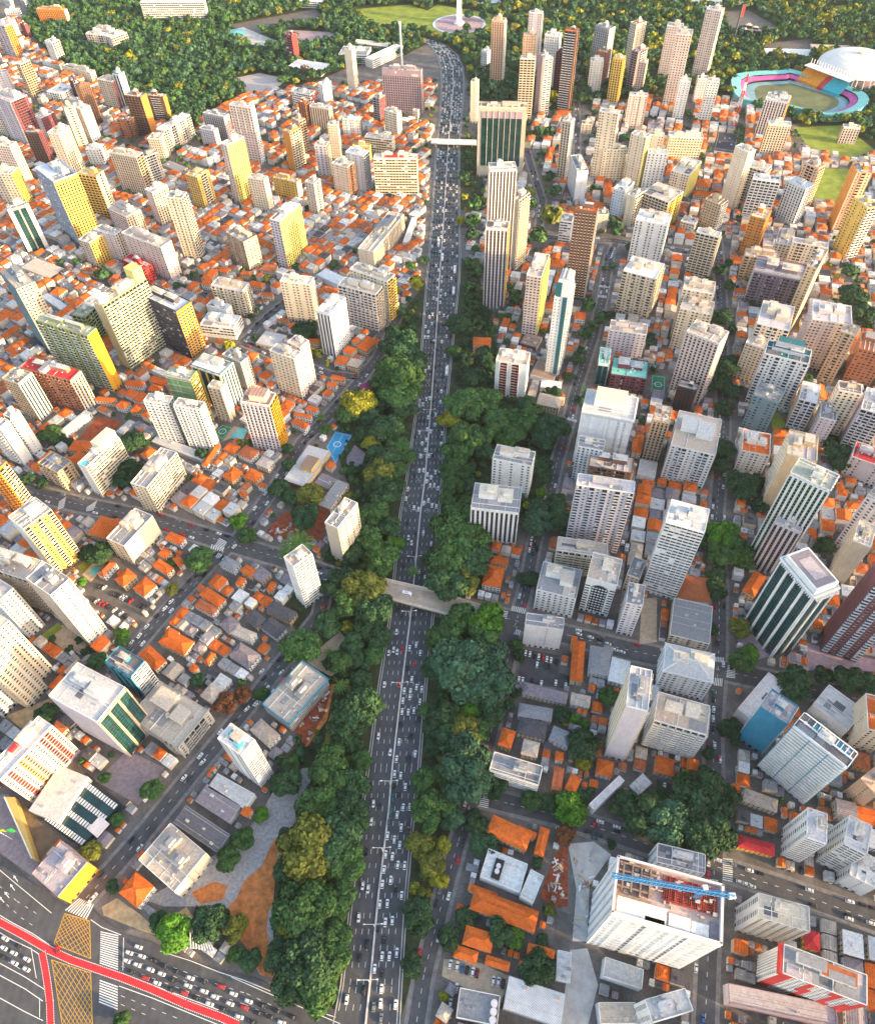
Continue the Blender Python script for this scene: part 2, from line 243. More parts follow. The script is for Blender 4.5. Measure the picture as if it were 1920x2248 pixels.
[132.6,403.9,-18.4,5.9,3.8,11.9,57.4,"NN","netwhite","netwhite","palegrey","rounded tower wrapped in white netting","netcrown"],
[117.3,379.7,-9.3,2.9,1.7,5.5,40.8,"wn","bluewhite","white","grey","white block with square windows below the netted tower",""],
[131.0,366.1,-15.2,4.3,2.2,7.6,34.3,"bb","brown","tan","tan","brown terraced block with tan roof boxes",""],
[112.7,315.8,-18.4,4.5,1.3,5.2,69.1,"bb","gridgrey","gridgrey","lilac","lilac grey gridded block with stacked terraces",""],
[171.2,490.2,-14.7,4.0,3.2,11.6,18.1,"bw","maroon","maroon","tealroof","maroon block with teal barrel roof",""],
[150.1,500.7,-4.4,1.1,2.6,10.7,23.9,"gg","tealwhite","teal","tealroof","green glass wing of the maroon block",""],
[176.1,532.4,-15.8,4.3,2.0,7.3,29.0,"ww","lilac","cream","tan","rounded pale tower with cut out corners on its roof",""],
[200.3,600.3,-13.5,7.7,6.9,12.1,45.0,"bb","cream","cream","white","white and cream tower with scalloped balconies",""],
[167.9,384.7,-6.5,2.3,2.8,7.9,5.6,"nn","white","white","palegrey","low white building with roof court",""],
[104.1,488.2,-9.0,2.0,1.2,5.2,4.0,"nn","white","white","white","low white roofed shop by the street",""],
[239.5,557.4,-12.3,4.7,3.2,8.5,52.9,"wb","beige","beige","tan","beige tower behind the tall pinkish cream tower",""],
[235.4,539.7,-12.4,5.3,3.8,8.8,45.0,"wb","cream","cream","tan","cream tower just behind the pinkish cream tower",""],
[223.2,477.3,-10.9,8.8,6.0,7.5,65.0,"vw","pink","pink","tan","tall pinkish cream tower with glazed corner balconies",""],
[212.3,456.1,-7.1,3.7,2.3,4.4,26.6,"vn","black","grey","grey","small dark glass tower at the foot of pinkish tower",""],
[199.9,390.2,-15.2,6.1,7.4,18.5,38.1,"bw","white","white","tan","white tower with three roof terraces",""],
[334.7,608.4,-20.9,9.1,5.9,13.7,33.5,"bb","mauve","lilac","mauve","mauve tower with curved balcony columns",""],
[330.0,644.5,-14.8,5.0,2.2,6.7,26.6,"bb","tan","tan","tan","tan balcony block above the mauve tower",""],
[343.9,571.1,-3.7,2.6,10.0,14.2,68.1,"wn","sand","sand","tan","long plain sandy slab right of the mauve tower",""],
[295.3,514.6,-11.9,5.6,7.5,16.0,50.5,"bw","cream","cream","lilac","cream tower with flat lilac roof",""],
[278.1,495.9,-6.9,4.7,4.1,6.1,38.1,"ww","cream","cream","cream","low cream tower left of the navy roofed tower",""],
[288.8,464.3,-15.3,7.5,4.2,8.5,51.8,"bb","white","lilac","tealnavy","white terraced tower with navy roofs","navy"],
[269.6,434.2,-8.0,5.4,5.2,7.7,36.1,"ww","tealgrey","tealgrey","grey","grey green slab in front of the navy roofed tower",""],
[250.9,392.1,-9.8,3.3,3.9,11.5,22.7,"ww","white","white","orange","white block with orange roof and grey hatch","hatch"],
[342.7,514.5,-14.8,5.2,4.6,13.0,51.5,"ww","pink","lilac","lilac","broad pinkish block with open lilac roof",""],
[347.5,488.7,-5.4,3.5,3.9,6.1,53.8,"bw","tan","tan","tan","tan balcony tower left of the brown brick tower",""],
[377.6,492.8,-9.8,5.1,6.7,13.0,35.7,"wb","brick","brick","brick","brown brick tower with stepped crown at right edge",""],
[305.4,438.3,-6.3,3.1,5.2,10.6,31.4,"bb","white","cream","white","white balcony block behind the lilac slab",""],
[314.4,418.1,-5.6,2.4,3.8,9.0,29.1,"ww","lilac","lilac","grey","lilac grey slab beside the white balcony block",""],
[324.0,422.0,-7.9,2.8,2.0,5.6,49.8,"ww","cream","cream","brown","cream tower with brown roof edge, right side",""],
[342.0,410.2,-8.0,4.7,7.0,12.0,45.5,"bb","lilac","lilac","white","lilac balcony tower at the right edge",""],
[259.6,352.4,-9.1,3.7,5.0,12.4,60.4,"nb","sand","cream","beige","tall plain tan fronted tower, right side",""],
[237.9,299.2,-9.9,8.0,5.2,6.4,91.0,"vv","greenwhite","white","greygreen","white tower with green planted window strips",""],
[334.8,376.0,-10.7,6.8,5.0,7.8,22.3,"ww","lilac","lilac","red","lilac block with red roof panels at right edge",""],
[175.0,403.7,-5.7,1.9,2.9,8.4,46.4,"vv","tan","tan","tan","narrow tan tower with dark glass strips",""],
[-278.0,316.5,-7.2,5.7,6.7,8.5,55.9,"nb","white","lemonyellow","tan","yellow tower with slatted balconies, left edge",""],
[-223.7,327.5,-7.4,3.9,7.2,13.7,22.7,"wn","cream","cream","grey","cream block with a big blank lit wall",""],
[-285.1,284.3,-17.0,6.4,2.9,7.7,42.5,"bb","beige","cream","tan","long beige slab behind the white fronted tower",""],
[-243.1,256.2,-9.7,6.6,4.2,6.1,64.5,"ww","beige","white","grey","white fronted tower leaning over the planted courtyard",""],
[-290.9,264.4,-12.7,8.0,3.5,5.5,46.2,"ww","white","palegrey","cream","white slab with small windows at left edge",""],
[-268.9,228.1,-8.2,4.8,2.6,4.4,63.3,"ww","cream","cream","cream","upper cream wing at the left edge",""],
[-270.8,211.8,-9.3,4.6,3.5,7.1,61.6,"bw","cream","cream","cream","cream balcony slab in front at the left edge",""],
[-287.5,205.3,-10.7,5.5,3.0,5.8,25.7,"ww","palegrey","palegrey","grey","low pale grey block cut by left edge",""],
[-196.9,214.9,-9.4,5.6,3.1,5.3,31.4,"gh","bluepaint","white","darkgrey","narrow building with blue side and slit windows",""],
[-203.6,184.9,-16.1,8.4,5.4,10.3,53.0,"hg","lilac","tan","palegrey","large grey office with dark glass and tan end",""],
[-168.8,186.6,-17.1,10.5,7.2,11.7,15.5,"bb","concrete","concrete","concrete","unfinished rough concrete building",""],
[-239.2,158.4,-4.9,3.0,9.6,15.4,40.2,"np","palegrey","pattern","pinkwhite","white roofed building with red and cream patterned facade","patternroof"],
[-92.0,277.3,-3.6,4.0,5.7,5.1,50.8,"nh","white","white","tan","slim white tower with ribbon windows beside the bridge",""],
[-92.8,200.3,-8.7,6.6,10.8,14.2,11.3,"hh","concrete","concrete","concrete","low building site with blue edged concrete roof","blueedge"],
[-113.7,154.0,-7.2,5.0,3.1,4.4,53.6,"wh","white","white","white","white tower with two round blue roof tanks","tanks"],
[80.8,269.2,-12.7,4.2,3.7,11.3,24.8,"ww","white","cream","grey","white block with small square windows right of the bridge",""],
[99.7,294.5,-16.8,3.9,1.3,5.8,26.5,"bb","cream","cream","tan","cream block with tan roof above the arched window block",""],
[108.7,267.2,-9.2,3.4,3.7,10.1,39.3,"aw","white","white","tan","white block with a dark glazed arch",""],
[125.4,247.4,-5.0,1.5,2.4,7.8,38.8,"ww","pinkwhite","pinkwhite","grey","slim pinkish block with planted balcony",""],
[136.3,280.8,-4.0,2.1,3.9,7.4,18.9,"ww","beige","beige","grey","beige block behind the slim pinkish block",""],
[66.8,236.1,-12.0,2.4,0.9,4.4,27.2,"nw","pinkwhite","pinkwhite","grey","pinkish white block beside the corner car park",""],
[105.0,167.3,-5.5,1.7,3.5,11.6,73.0,"nb","lilac","cream","palegrey","tall slab with blank lilac end and cream balconies",""],
[40.9,146.6,-13.8,4.8,1.9,5.4,14.7,"hw","white","white","grey","low white block with banded balconies",""],
[219.3,236.1,-4.9,13.6,8.0,2.9,74.8,"gg","glass","glass","white","green glass tower with white columns and roof deck","helipad"],
[264.0,226.9,3.8,8.3,10.2,-4.6,81.1,"nb","darkmaroon","maroonblue","maroon","dark red office tower at the right edge",""],
[284.1,284.8,-4.7,3.0,5.6,8.7,45.3,"nw","cream","cream","cream","cream tower behind the dark red office",""],
[300.3,309.4,-4.4,4.8,6.4,5.9,55.3,"ww","pinkwhite","pinkwhite","tan","pinkish slab leaning in from the right edge",""],
[156.3,278.8,-11.0,4.7,3.9,9.1,78.7,"hn","ribwhite","white","white","broad white slab with ribbed bands beside the street",""],
[136.9,167.7,-13.9,4.9,3.1,8.7,36.9,"bb","white","white","tan","white balcony block below the pyramid roof",""],
[152.7,205.2,-14.2,4.4,3.0,9.7,24.5,"ww","white","white","palegrey","white block with pyramid shaped grey roof","pyramid"],
[200.1,140.8,-10.1,11.6,4.1,3.6,61.2,"sh","bluewhitestripe","bluepaint","darkgrey","blue building with white striped sloping facade","louvres"],
[189.5,166.2,-5.9,5.6,5.0,5.3,44.9,"nh","bluepaint","bluewhitestripe","pinkgrey","blue wing of the striped building",""],
[253.8,167.1,3.6,10.9,6.3,-2.1,28.0,"nw","cream","cream","orange","cream block with orange roof parts at right edge",""],
[197.6,187.9,-4.0,4.5,13.2,11.8,9.5,"nn","pinkwhite","pinkwhite","pinkwhite","low pinkish shopping gallery roof",""],
[242.1,179.5,-7.6,8.7,7.3,6.4,9.6,"nn","white","white","corrugated","low hall with white corrugated roof",""],
[168.0,244.1,-12.2,4.0,4.7,14.2,8.4,"ww","cream","cream","grey","cream block with grey hipped roof by the street",""],
[233.3,290.7,-7.2,4.8,2.5,3.8,52.3,"vv","brownwhite","lilac","lilac","pale tower with brown window strips below green one",""],
[-226.9,143.0,-9.6,3.7,5.0,12.9,7.8,"nn","palegrey","palegrey","palegrey","raised bar shaped roof of the glass roofed station",""],
[-209.3,100.0,-8.7,5.8,5.5,8.3,16.9,"nn","mauve","amber","pinkgrey","low mauve roofed hall at the road corner",""],
[-150.0,104.5,-11.4,8.2,6.8,9.5,15.4,"nn","cream","cream","tan","low tan roofed villa with two roof courts",""],
[44.2,85.6,-3.4,1.9,3.6,6.4,9.0,"nn","white","palegrey","white","white sheet roofed house between orange roofs",""],
[29.9,93.8,-10.4,4.3,2.8,6.9,9.0,"nw","bluewhite","palegrey","white","large white roofed house with black roof hatch","rooftanks"],
[85.4,44.9,-9.1,3.0,1.3,4.1,10.0,"nn","white","palegrey","palegrey","plain white flat roof below the building site",""],
[79.9,28.5,-9.1,0.2,0.1,4.3,10.0,"nn","white","palegrey","tan","tan roofed warehouse at the bottom edge",""],
[12.4,33.0,-9.9,2.0,1.2,6.1,8.0,"nn","white","black","grey","small plant house with round roof tanks","tanks3"],
[56.8,49.1,-3.5,0.7,1.3,6.5,6.0,"nn","white","white","palegrey","small pale shed beside the alley",""],
[40.3,34.5,-13.8,4.3,2.1,6.9,7.0,"nn","grey","grey","corrugated","grey sheet roofed shed at the bottom edge",""],
[92.2,133.1,-1.2,1.6,10.1,7.9,9.0,"nn","white","white","pinkwhite","white house with cross shaped roof ridges",""],
[113.4,138.2,-2.2,3.0,4.8,3.6,6.0,"nn","grey","grey","palegrey","grey hipped roof house beside white house",""],
[162.0,65.0,-11.4,3.4,1.6,5.4,37.9,"ww","whitestain","palegrey","stained","stained cream block with a blotchy flat roof",""],
[172.8,39.1,-17.1,6.8,2.3,5.9,37.8,"Sw","redwhite","white","grey","long white block with diagonal red bands and brown roof court","redstripe"],
[96.3,64.9,-22.3,6.7,3.4,11.4,77.8,"NN","netwhite","netwhite","deck","wide tower under construction wrapped in white netting","sitecrown"],
[122.2,93.7,-12.0,3.2,1.3,4.7,24.0,"ww","pinkwhite","palegrey","grey","grey roofed block directly behind the netted construction",""],
[191.7,104.1,-4.6,1.8,2.8,7.3,38.2,"hn","darkslat","white","pinkwhite","left half of the white office with dark slats",""],
[211.5,99.2,-4.8,2.9,4.1,6.9,37.3,"hv","slat","slat","pinkwhite","right half of the white office with slatted walls",""],
[218.8,87.4,-5.8,3.3,3.8,6.6,18.6,"nn","white","white","white","plain white hall at the right edge beside the slatted office",""],
[98.5,29.1,-9.8,-2.0,-0.9,4.4,36.5,"nn","bluewhite","white","palegrey","pale flat roof with skylight at the bottom edge",""],
[160.2,29.8,-24.6,5.3,0.9,4.2,9.0,"nn","mauve","pinkwhite","pinkgrey","long mauve roofed hall in front of the red banded block",""],
[240.8,131.0,-2.8,4.9,6.7,3.9,23.6,"nn","peach","peach","peach","big peach wall building at the right edge",""],
[-139.9,121.3,-14.0,8.4,2.8,4.7,6.0,"nn","grey","grey","darkgrey","dark roofed workshop beside the gravel lot",""],
[-132.7,135.2,-11.0,6.5,2.8,4.7,6.0,"nn","grey","grey","mauve","mauve roofed shed behind the dark workshop",""],
[-126.1,141.9,-11.9,6.4,2.3,4.2,6.0,"nn","white","white","palegrey","pale hipped shed near the white roof tank tower",""]]
H=[
[-251.9,340.5,-7.8,2.9,3.0,8.3,8,"orange","orange hip roof house left of the blank walled block"],
[-224.7,294.5,-4.2,3.3,3.7,4.7,7,"orange","left of two orange hip roofs above the car park"],
[-208.9,286.0,-5.1,3.8,3.6,4.8,7,"orange","right of two orange hip roofs above the car park"],
[-240.8,303.7,-3.1,1.6,3.2,6.0,6,"rust","rust roofed house beside the turquoise pool"],
[-196.3,329.2,-6.5,3.3,1.7,3.3,6,"orange","orange roofed corner house below the wide street"],
[-201.3,315.7,-3.6,2.1,1.7,3.0,6,"orange","small orange roof between two white yards"],
[-200.0,303.7,-6.4,4.5,2.0,2.9,6,"orange","orange roof with worn tiles beside a grey yard"],
[-189.6,308.0,-3.2,3.9,1.9,1.5,6,"orange","tiny orange roof next to a shrub"],
[-177.6,241.0,-9.7,5.2,2.7,5.1,7,"orange","orange roof around a square roof hatch"],
[-191.4,230.0,-7.1,6.1,3.1,3.6,7,"orange","orange hip roof beside the narrow blue sided building"],
[-162.7,221.9,-2.2,1.4,1.3,2.1,6,"orange","smaller of two orange lean to roofs"],
[-153.5,228.7,-1.9,1.0,2.0,3.9,6,"orange","longer of two orange lean to roofs"],
[-159.5,276.4,-7.6,5.6,2.4,3.2,6,"orange","orange roof over a worn earth yard"],
[-162.6,268.3,-7.3,4.3,1.7,2.9,6,"rust","white walled house with rusty sheet roof"],
[-127.0,258.2,-4.9,4.7,3.1,3.2,6,"dark","dark roof house behind the white wall, upper"],
[-113.8,250.5,-6.1,4.8,3.2,4.1,6,"dark","dark roof house behind the white wall, middle"],
[-130.5,230.2,-7.5,5.1,3.3,4.8,6,"mauve","mauve dark roof house with white gable at street"],
[-133.4,246.5,-7.5,3.6,1.6,3.3,6,"tan","tan cross roofed house between mauve roofs"],
[-144.2,254.2,-4.2,3.5,3.2,3.9,6,"mauve","mauve roofed house left of the tan cross roof"],
[-109.7,262.7,-9.1,5.0,2.2,4.0,6,"dark","long black roof beside the slim ribbon tower"],
[-137.0,297.6,-4.5,3.0,1.9,2.9,6,"orange","orange flat pitched roof near the slim ribbon tower"],
[-141.7,288.9,-2.6,1.0,1.3,3.3,6,"orange","small orange roof below the flat pitched one"],
[-119.1,283.7,-2.2,0.8,1.3,3.9,6,"orange","orange roof patch on a white house"],
[-127.5,294.3,-4.3,3.4,3.0,3.8,6,"mauve","mauve hip roof house beside orange roofs"],
[-151.7,304.3,-6.0,3.5,2.1,3.6,6,"grey","grey sheet roof house near the slim ribbon tower"],
[-110.5,176.6,-6.7,5.7,3.1,3.7,6,"tan","tan hip roof house beside the building site"],
[38.2,286.0,-6.6,1.8,2.4,8.8,7,"orange","orange courtyard roof at the bridge corner"],
[43.4,299.3,-6.3,1.7,0.9,3.2,7,"orange","orange back roof of the bridge corner house"],
[88.1,218.1,-4.0,0.9,3.1,14.4,7,"orange","long orange roof beside the car park"],
[37.7,167.7,-3.9,1.5,2.1,5.3,8,"orange","square orange pyramid roof among grey roofs"],
[68.4,156.3,-2.5,0.5,0.6,2.7,6,"orange","tiny orange roof beside the banded white block"],
[64.4,196.6,-13.5,4.1,1.2,3.8,6,"mauve","long mauve roof below the corner car park"],
[56.9,184.2,-10.3,2.3,1.0,4.3,6,"grey","grey hip roof below the long mauve roof"],
[54.0,174.2,-8.4,2.3,1.5,5.3,6,"dark","dark flat roof behind the orange pyramid roof"],
[70.7,168.1,-5.5,2.9,2.3,4.4,6,"grey","grey roof crowded with round tanks"],
[102.4,218.1,-6.7,1.6,2.4,10.0,6,"grey","grey roof cluster right of the long orange roof"],
[113.9,210.5,-5.7,2.0,2.9,8.3,6,"white","white sheet roofs left of the tall blank slab"],
[86.1,191.3,-5.9,1.6,1.1,3.9,6,"tan","tan roof house behind the trees by the blank slab"],
[219.0,272.3,-3.4,2.9,6.8,8.1,8,"orange","orange hip roof house left of the glass tower"],
[176.0,269.8,-10.5,2.3,2.2,10.0,8,"rust","rust brown hip roof below the ribbed slab"],
[-169.2,90.4,-5.9,4.0,3.5,5.3,7,"orange","orange many sided roof at the gravel lot corner"],
[34.4,113.2,-10.6,5.3,2.5,5.0,8,"orange","large orange roof house left of the earth pit"],
[52.3,108.4,-2.6,1.0,2.7,7.2,7,"orange","narrow orange roof right of the large orange roof"],
[28.6,75.0,-16.6,6.2,1.9,5.1,7,"orange","long orange roof with white repair patches"],
[14.2,62.1,-7.3,2.3,1.4,4.4,7,"orange","upper orange roof of the three by the small car park"],
[7.4,55.5,-5.8,1.9,0.9,2.8,6,"orange","left front orange roof by the small car park"],
[23.3,51.2,-6.0,1.9,0.7,2.1,6,"orange","right front orange roof by the small car park"],
[42.9,56.3,-3.7,1.1,0.8,2.6,6,"orange","left of two small orange roofs beside a bushy tree"],
[49.9,55.1,-2.8,1.0,0.7,1.9,6,"orange","right of two small orange roofs beside a bushy tree"],
[74.1,139.6,-2.8,1.8,2.7,4.3,7,"orange","orange hip roof beside the banded white block"],
[65.6,142.8,-2.9,0.8,1.8,6.7,7,"rust","rust roof left of an orange hip roof"],
[-115.2,129.8,-2.8,1.3,1.0,2.2,6,"orange","tiny orange roof at the edge of the gravel lot"],
[179.7,126.9,-8.6,3.7,1.5,3.6,7,"tan","tan hip roof house with yellow walls"],
[170.4,103.1,-9.3,2.8,1.0,3.3,6,"red","red painted roof shop with yellow fascia at corner"],
[185.4,57.0,-3.7,1.2,1.4,4.3,6,"red","red round canopy behind the stained block"],
[-167.9,537.8,-4.7,2.0,2.2,5.2,6,"orange","orange roof right of the open flat roofed tower"],
[-150.6,529.8,-4.0,0.6,0.6,3.8,6,"orange","orange roof touching the cream tower with dark balconies"],
[-160.4,518.5,-3.2,1.6,1.9,3.7,6,"orange","orange roof below the first orange roof of the lane"],
[-127.6,470.2,-4.5,2.5,2.8,5.1,6,"orange","orange shed roof behind the amber balcony tower"],
[-85.4,503.9,-6.2,2.5,0.9,2.3,6,"orange","top orange roof of the diagonal lane row"],
[-90.0,495.5,-4.5,1.0,0.7,2.9,6,"orange","second orange roof of the diagonal lane row"],
[-92.9,484.5,-3.2,2.0,2.2,3.5,6,"orange","third orange roof of the diagonal lane row"],
[-105.1,464.8,-5.0,2.1,1.2,2.7,6,"orange","fourth orange roof of the diagonal lane row"],
[-112.7,457.3,-7.9,2.6,0.7,2.0,6,"orange","long orange roof right of the amber balcony tower"],
[-113.9,447.4,-6.7,4.4,1.8,2.8,6,"orange","curved orange roof below the long orange roof"],
[-83.3,528.0,-5.2,2.0,2.1,5.5,6,"orange","orange roof beside the cream round house"],
[-71.3,523.8,-5.7,2.4,2.1,4.9,6,"tan","cream round house roof at the lane corner"],
[-60.7,550.6,-5.2,3.3,5.1,8.1,6,"orange","orange roof row below the broad balcony slab"],
[-168.0,420.8,-5.1,2.7,2.1,4.0,6,"orange","orange roof below the tennis court"],
[-153.6,415.2,-6.3,3.7,2.9,4.9,6,"rust","rust orange roof below the amber balcony tower"],
[-162.5,391.6,-4.7,3.6,3.9,5.1,6,"orange","big square orange roof near the lane car park"],
[-146.1,389.8,-5.6,3.3,2.6,4.4,6,"orange","orange roof right of the big square one"],
[-137.6,379.1,-3.1,1.4,0.9,2.0,6,"orange","small orange roof right of the pair"],
[-151.1,370.2,-2.8,2.6,1.4,1.5,6,"orange","small orange roof below the pair"],
[-138.2,403.2,-5.6,3.1,2.3,4.2,6,"pink","pinkish pale hip roof near the school hall"],
[-168.4,681.5,-7.5,3.0,2.2,5.6,6,"rust","rust roof below the dark windowed tan block"],
[-177.8,651.8,-7.7,3.1,1.7,4.1,6,"orange","orange roof left of the cream stepped tower"],
[-164.7,634.1,-6.4,1.4,0.5,2.5,6,"orange","orange roof below the white cottage left of the stepped tower"],
[-214.8,679.7,-4.9,2.5,2.1,4.2,6,"orange","orange roof behind the roof garden block"],
[-191.5,672.9,-5.3,1.4,0.9,3.3,6,"orange","orange roof above the roof garden block"],
[-142.8,590.5,-5.0,1.7,0.9,2.6,6,"rust","rust roof below the cream stepped tower"],
[-111.6,557.9,-5.9,1.2,0.6,3.1,6,"orange","orange roof left of the black strip tower"],
[-267.6,504.8,-8.4,1.8,0.8,3.7,6,"orange","left part of the zigzag orange roofs"],
[-246.1,507.4,-8.8,3.7,1.4,3.4,6,"orange","right part of the zigzag orange roofs"],
[-247.6,497.7,-5.6,1.9,1.4,4.2,6,"orange","front part of the zigzag orange roofs"],
[-288.8,485.0,-8.9,1.7,0.6,3.0,6,"orange","long orange roof right of the rust block"],
[-271.8,477.8,-4.8,2.0,1.7,4.1,6,"orange","orange roof step in front of the long one"],
[-258.0,472.7,-4.5,0.9,1.1,5.1,6,"orange","orange roof at the corner of the slatted wing"],
[-295.3,428.7,-8.3,1.5,1.1,6.1,6,"orange","orange shed roof beside the red earth court"],
[-406.7,586.8,-3.7,1.7,3.9,8.4,6,"orange","orange roof at the left edge below the glass tower"],
[-379.7,650.1,-5.9,3.0,2.7,5.5,6,"orange","orange roof above the long white building"],
[-363.7,634.5,-4.8,3.7,2.3,3.0,6,"orange","orange roof right of the long white building"],
[-328.4,671.4,-4.7,0.7,0.9,6.0,6,"rust","rust roof behind the yellow slab"],
[-362.6,678.2,-5.7,3.1,1.7,3.1,6,"orange","orange roof near the dark tree upper left"],
[-243.2,652.6,-4.3,1.7,2.7,6.8,6,"orange","left orange roof of the row behind the louvred tower"],
[-229.1,657.8,-4.7,2.1,1.9,4.3,6,"orange","right orange roof of the row behind the louvred tower"],
[-228.7,672.7,-5.1,1.8,3.3,9.3,6,"orange","upper orange roof of the row behind the louvred tower"],
[-183.6,413.6,-2.8,0.9,3.7,11.7,6,"orange","long narrow orange roof beside the grey canopy"],
[46.5,547.4,-8.4,0.9,0.6,6.1,7,"orange","orange roof house by the right avenue verge"],
[40.7,535.9,-2.2,0.8,2.1,5.7,6,"orange","small orange roof below the verge house"],
[143.0,581.7,-5.2,1.1,1.1,5.5,7,"orange","orange roof right of the teal and white tower"],
[163.9,407.6,-3.8,1.0,2.0,7.5,7,"orange","orange roof right of the netted rounded tower"],
[99.4,464.6,-9.6,3.5,2.5,7.0,7,"tan","tan hip roof villa at the wooded street"],
[133.1,672.4,-6.8,1.8,1.8,6.7,6,"orange","orange roof beside the golden lit slab"],
[209.7,801.9,-6.4,1.8,3.2,11.2,12,"orange","orange roof on a cream block right of the plain end wall"],
[190.0,785.7,-10.0,3.3,2.6,8.0,6,"orange","wide orange roof behind the brown banded tower"],
[153.5,913.3,-4.5,0.8,2.9,16.0,6,"orange","orange roof right of the green glass tower"],
[185.7,1025.4,-8.2,3.4,2.7,6.6,6,"orange","reddish roof below the slim white balcony tower"],
[323.7,827.3,-7.3,2.6,3.1,8.5,6,"orange","orange terrace roof behind the brilliant yellow side"],
[318.8,803.2,-12.2,3.5,1.7,6.0,6,"orange","orange terrace row in front of the other one"],
[294.5,748.8,-4.5,1.8,3.0,7.5,6,"orange","orange roof left of the orange brown block"],
[316.8,339.9,-7.0,0.8,0.5,4.0,6,"orange","orange roof at the right edge behind the slab"],
[306.8,615.3,-5.4,1.0,0.8,4.0,6,"orange","orange and white roof beside the curved balcony tower"],
[319.3,668.5,-6.9,1.4,1.2,6.0,6,"orange","orange roof above the orange and white one"]]
ROADS=[
[9,[[-204.3,73.6],[-198.6,88.3],[-176.7,118.0],[-156.6,149.3],[-125.6,195.8],[-112.2,217.8],[-84.6,261.6],[-82.2,281.3]]],
[9,[[-217.4,222.4],[-206.3,244.6],[-188.9,275.3],[-168.4,308.5],[-151.5,330.3],[-141.2,354.0],[-128.0,384.2],[-111.5,431.6],[-92.4,460.3],[-70.9,497.9],[-50.7,537.9],[-40.1,570.4],[-33.4,602.2]]],
[13,[[-386.3,404.2],[-353.1,394.5],[-324.8,384.6],[-286.3,371.3],[-220.0,352.7],[-166.7,330.9],[-117.8,312.3],[-80.7,296.0],[-53.8,284.0]]],
[13,[[-2.7,267.1],[13.7,261.7],[45.5,255.1],[87.7,240.1],[122.3,228.6],[144.1,222.5],[189.6,209.1],[262.2,188.8],[292.6,180.2]]],
[10,[[16.2,137.1],[37.2,131.2],[64.7,123.8],[104.7,109.7],[142.7,96.0],[182.6,81.8],[224.0,65.6],[240.6,59.3]]],
[9,[[120.8,14.3],[131.5,49.9],[145.3,90.4],[149.8,106.7],[156.7,134.1],[166.2,172.5],[179.7,212.1],[185.6,231.9],[199.3,282.3],[208.9,329.1],[218.2,357.7],[242.7,431.6],[262.5,512.5],[284.1,593.3],[300.2,662.4],[313.1,722.4]]],
[8,[[191.5,693.8],[172.6,620.8],[153.2,558.7],[137.1,514.7],[122.2,474.1],[113.7,443.8],[97.0,394.9],[87.2,361.7],[72.1,321.2],[59.3,274.1],[48.1,241.9],[40.8,213.6],[29.5,176.9],[19.6,149.0],[13.2,130.7],[5.7,110.9],[-1.4,90.0],[-8.1,68.2],[-14.4,47.9],[-18.8,25.1]]],
[7,[[-180.5,567.0],[-166.5,597.3],[-147.0,629.1],[-133.9,657.4]]],
[7,[[-180.3,565.6],[-144.6,541.8],[-113.5,527.3],[-94.2,515.6],[-62.3,509.1]]],
[6,[[176.4,828.8],[201.9,1005.7],[223.5,1165.2],[236.7,1237.9]]],
[7,[[119.6,733.5],[133.4,810.5],[129.7,875.6],[127.3,934.7]]],
[6,[[204.0,720.5],[197.6,706.6],[190.8,689.5]]],
[8,[[298.2,687.8],[248.5,703.7],[204.0,720.5],[119.6,733.5]]]]
AVE=[
[[-59.74,18.85],[-44.38,18.46],[-28.59,18.06]],
[[-55.4,44.6],[-41.9,44.25],[-27.03,43.85]],
[[-52.4,84.22],[-38.76,83.84],[-24.39,83.44]],
[[-48.73,129.74],[-33.84,129.29],[-20.04,128.87]],
[[-45.85,154.86],[-32.07,154.43],[-16.66,153.95]],
[[-40.54,208.28],[-26.61,207.81],[-11.81,207.31]],
[[-34.2,260.12],[-20.9,259.64],[-6.05,259.11]],
[[-27.81,352.19],[-13.02,351.59],[0.35,351.06]],
[[-22.91,386.63],[-9.01,386.05],[3.77,385.51]],
[[-14.19,472.75],[-2.62,472.22],[10.14,471.64]],
[[-8.79,557.19],[3.31,556.59],[18.84,555.83]],
[[-2.86,657.64],[9.38,656.98],[29.13,655.92]],
[[0.79,702.7],[12.51,702.05],[32.02,700.96]],
[[6.19,796.82],[18.79,796.06],[35.04,795.09]],
[[14.05,948.42],[28.06,947.49],[41.47,946.6]],
[[20.02,1018.36],[33.46,1017.42],[46.88,1016.48]],
[[26.49,1136.67],[42.25,1135.49],[56.67,1134.41]],
[[27.06,1203.87],[44.12,1202.54],[58.44,1201.42]],
[[22.77,1251.5],[38.19,1250.26],[52.2,1249.14]],
[[15.69,1283.19],[28.54,1282.14],[39.95,1281.21]],
[[4.58,1306.72],[14.7,1305.89],[23.38,1305.17]],
[[-16.38,1325.81],[-9.07,1325.2],[-1.75,1324.59]]]
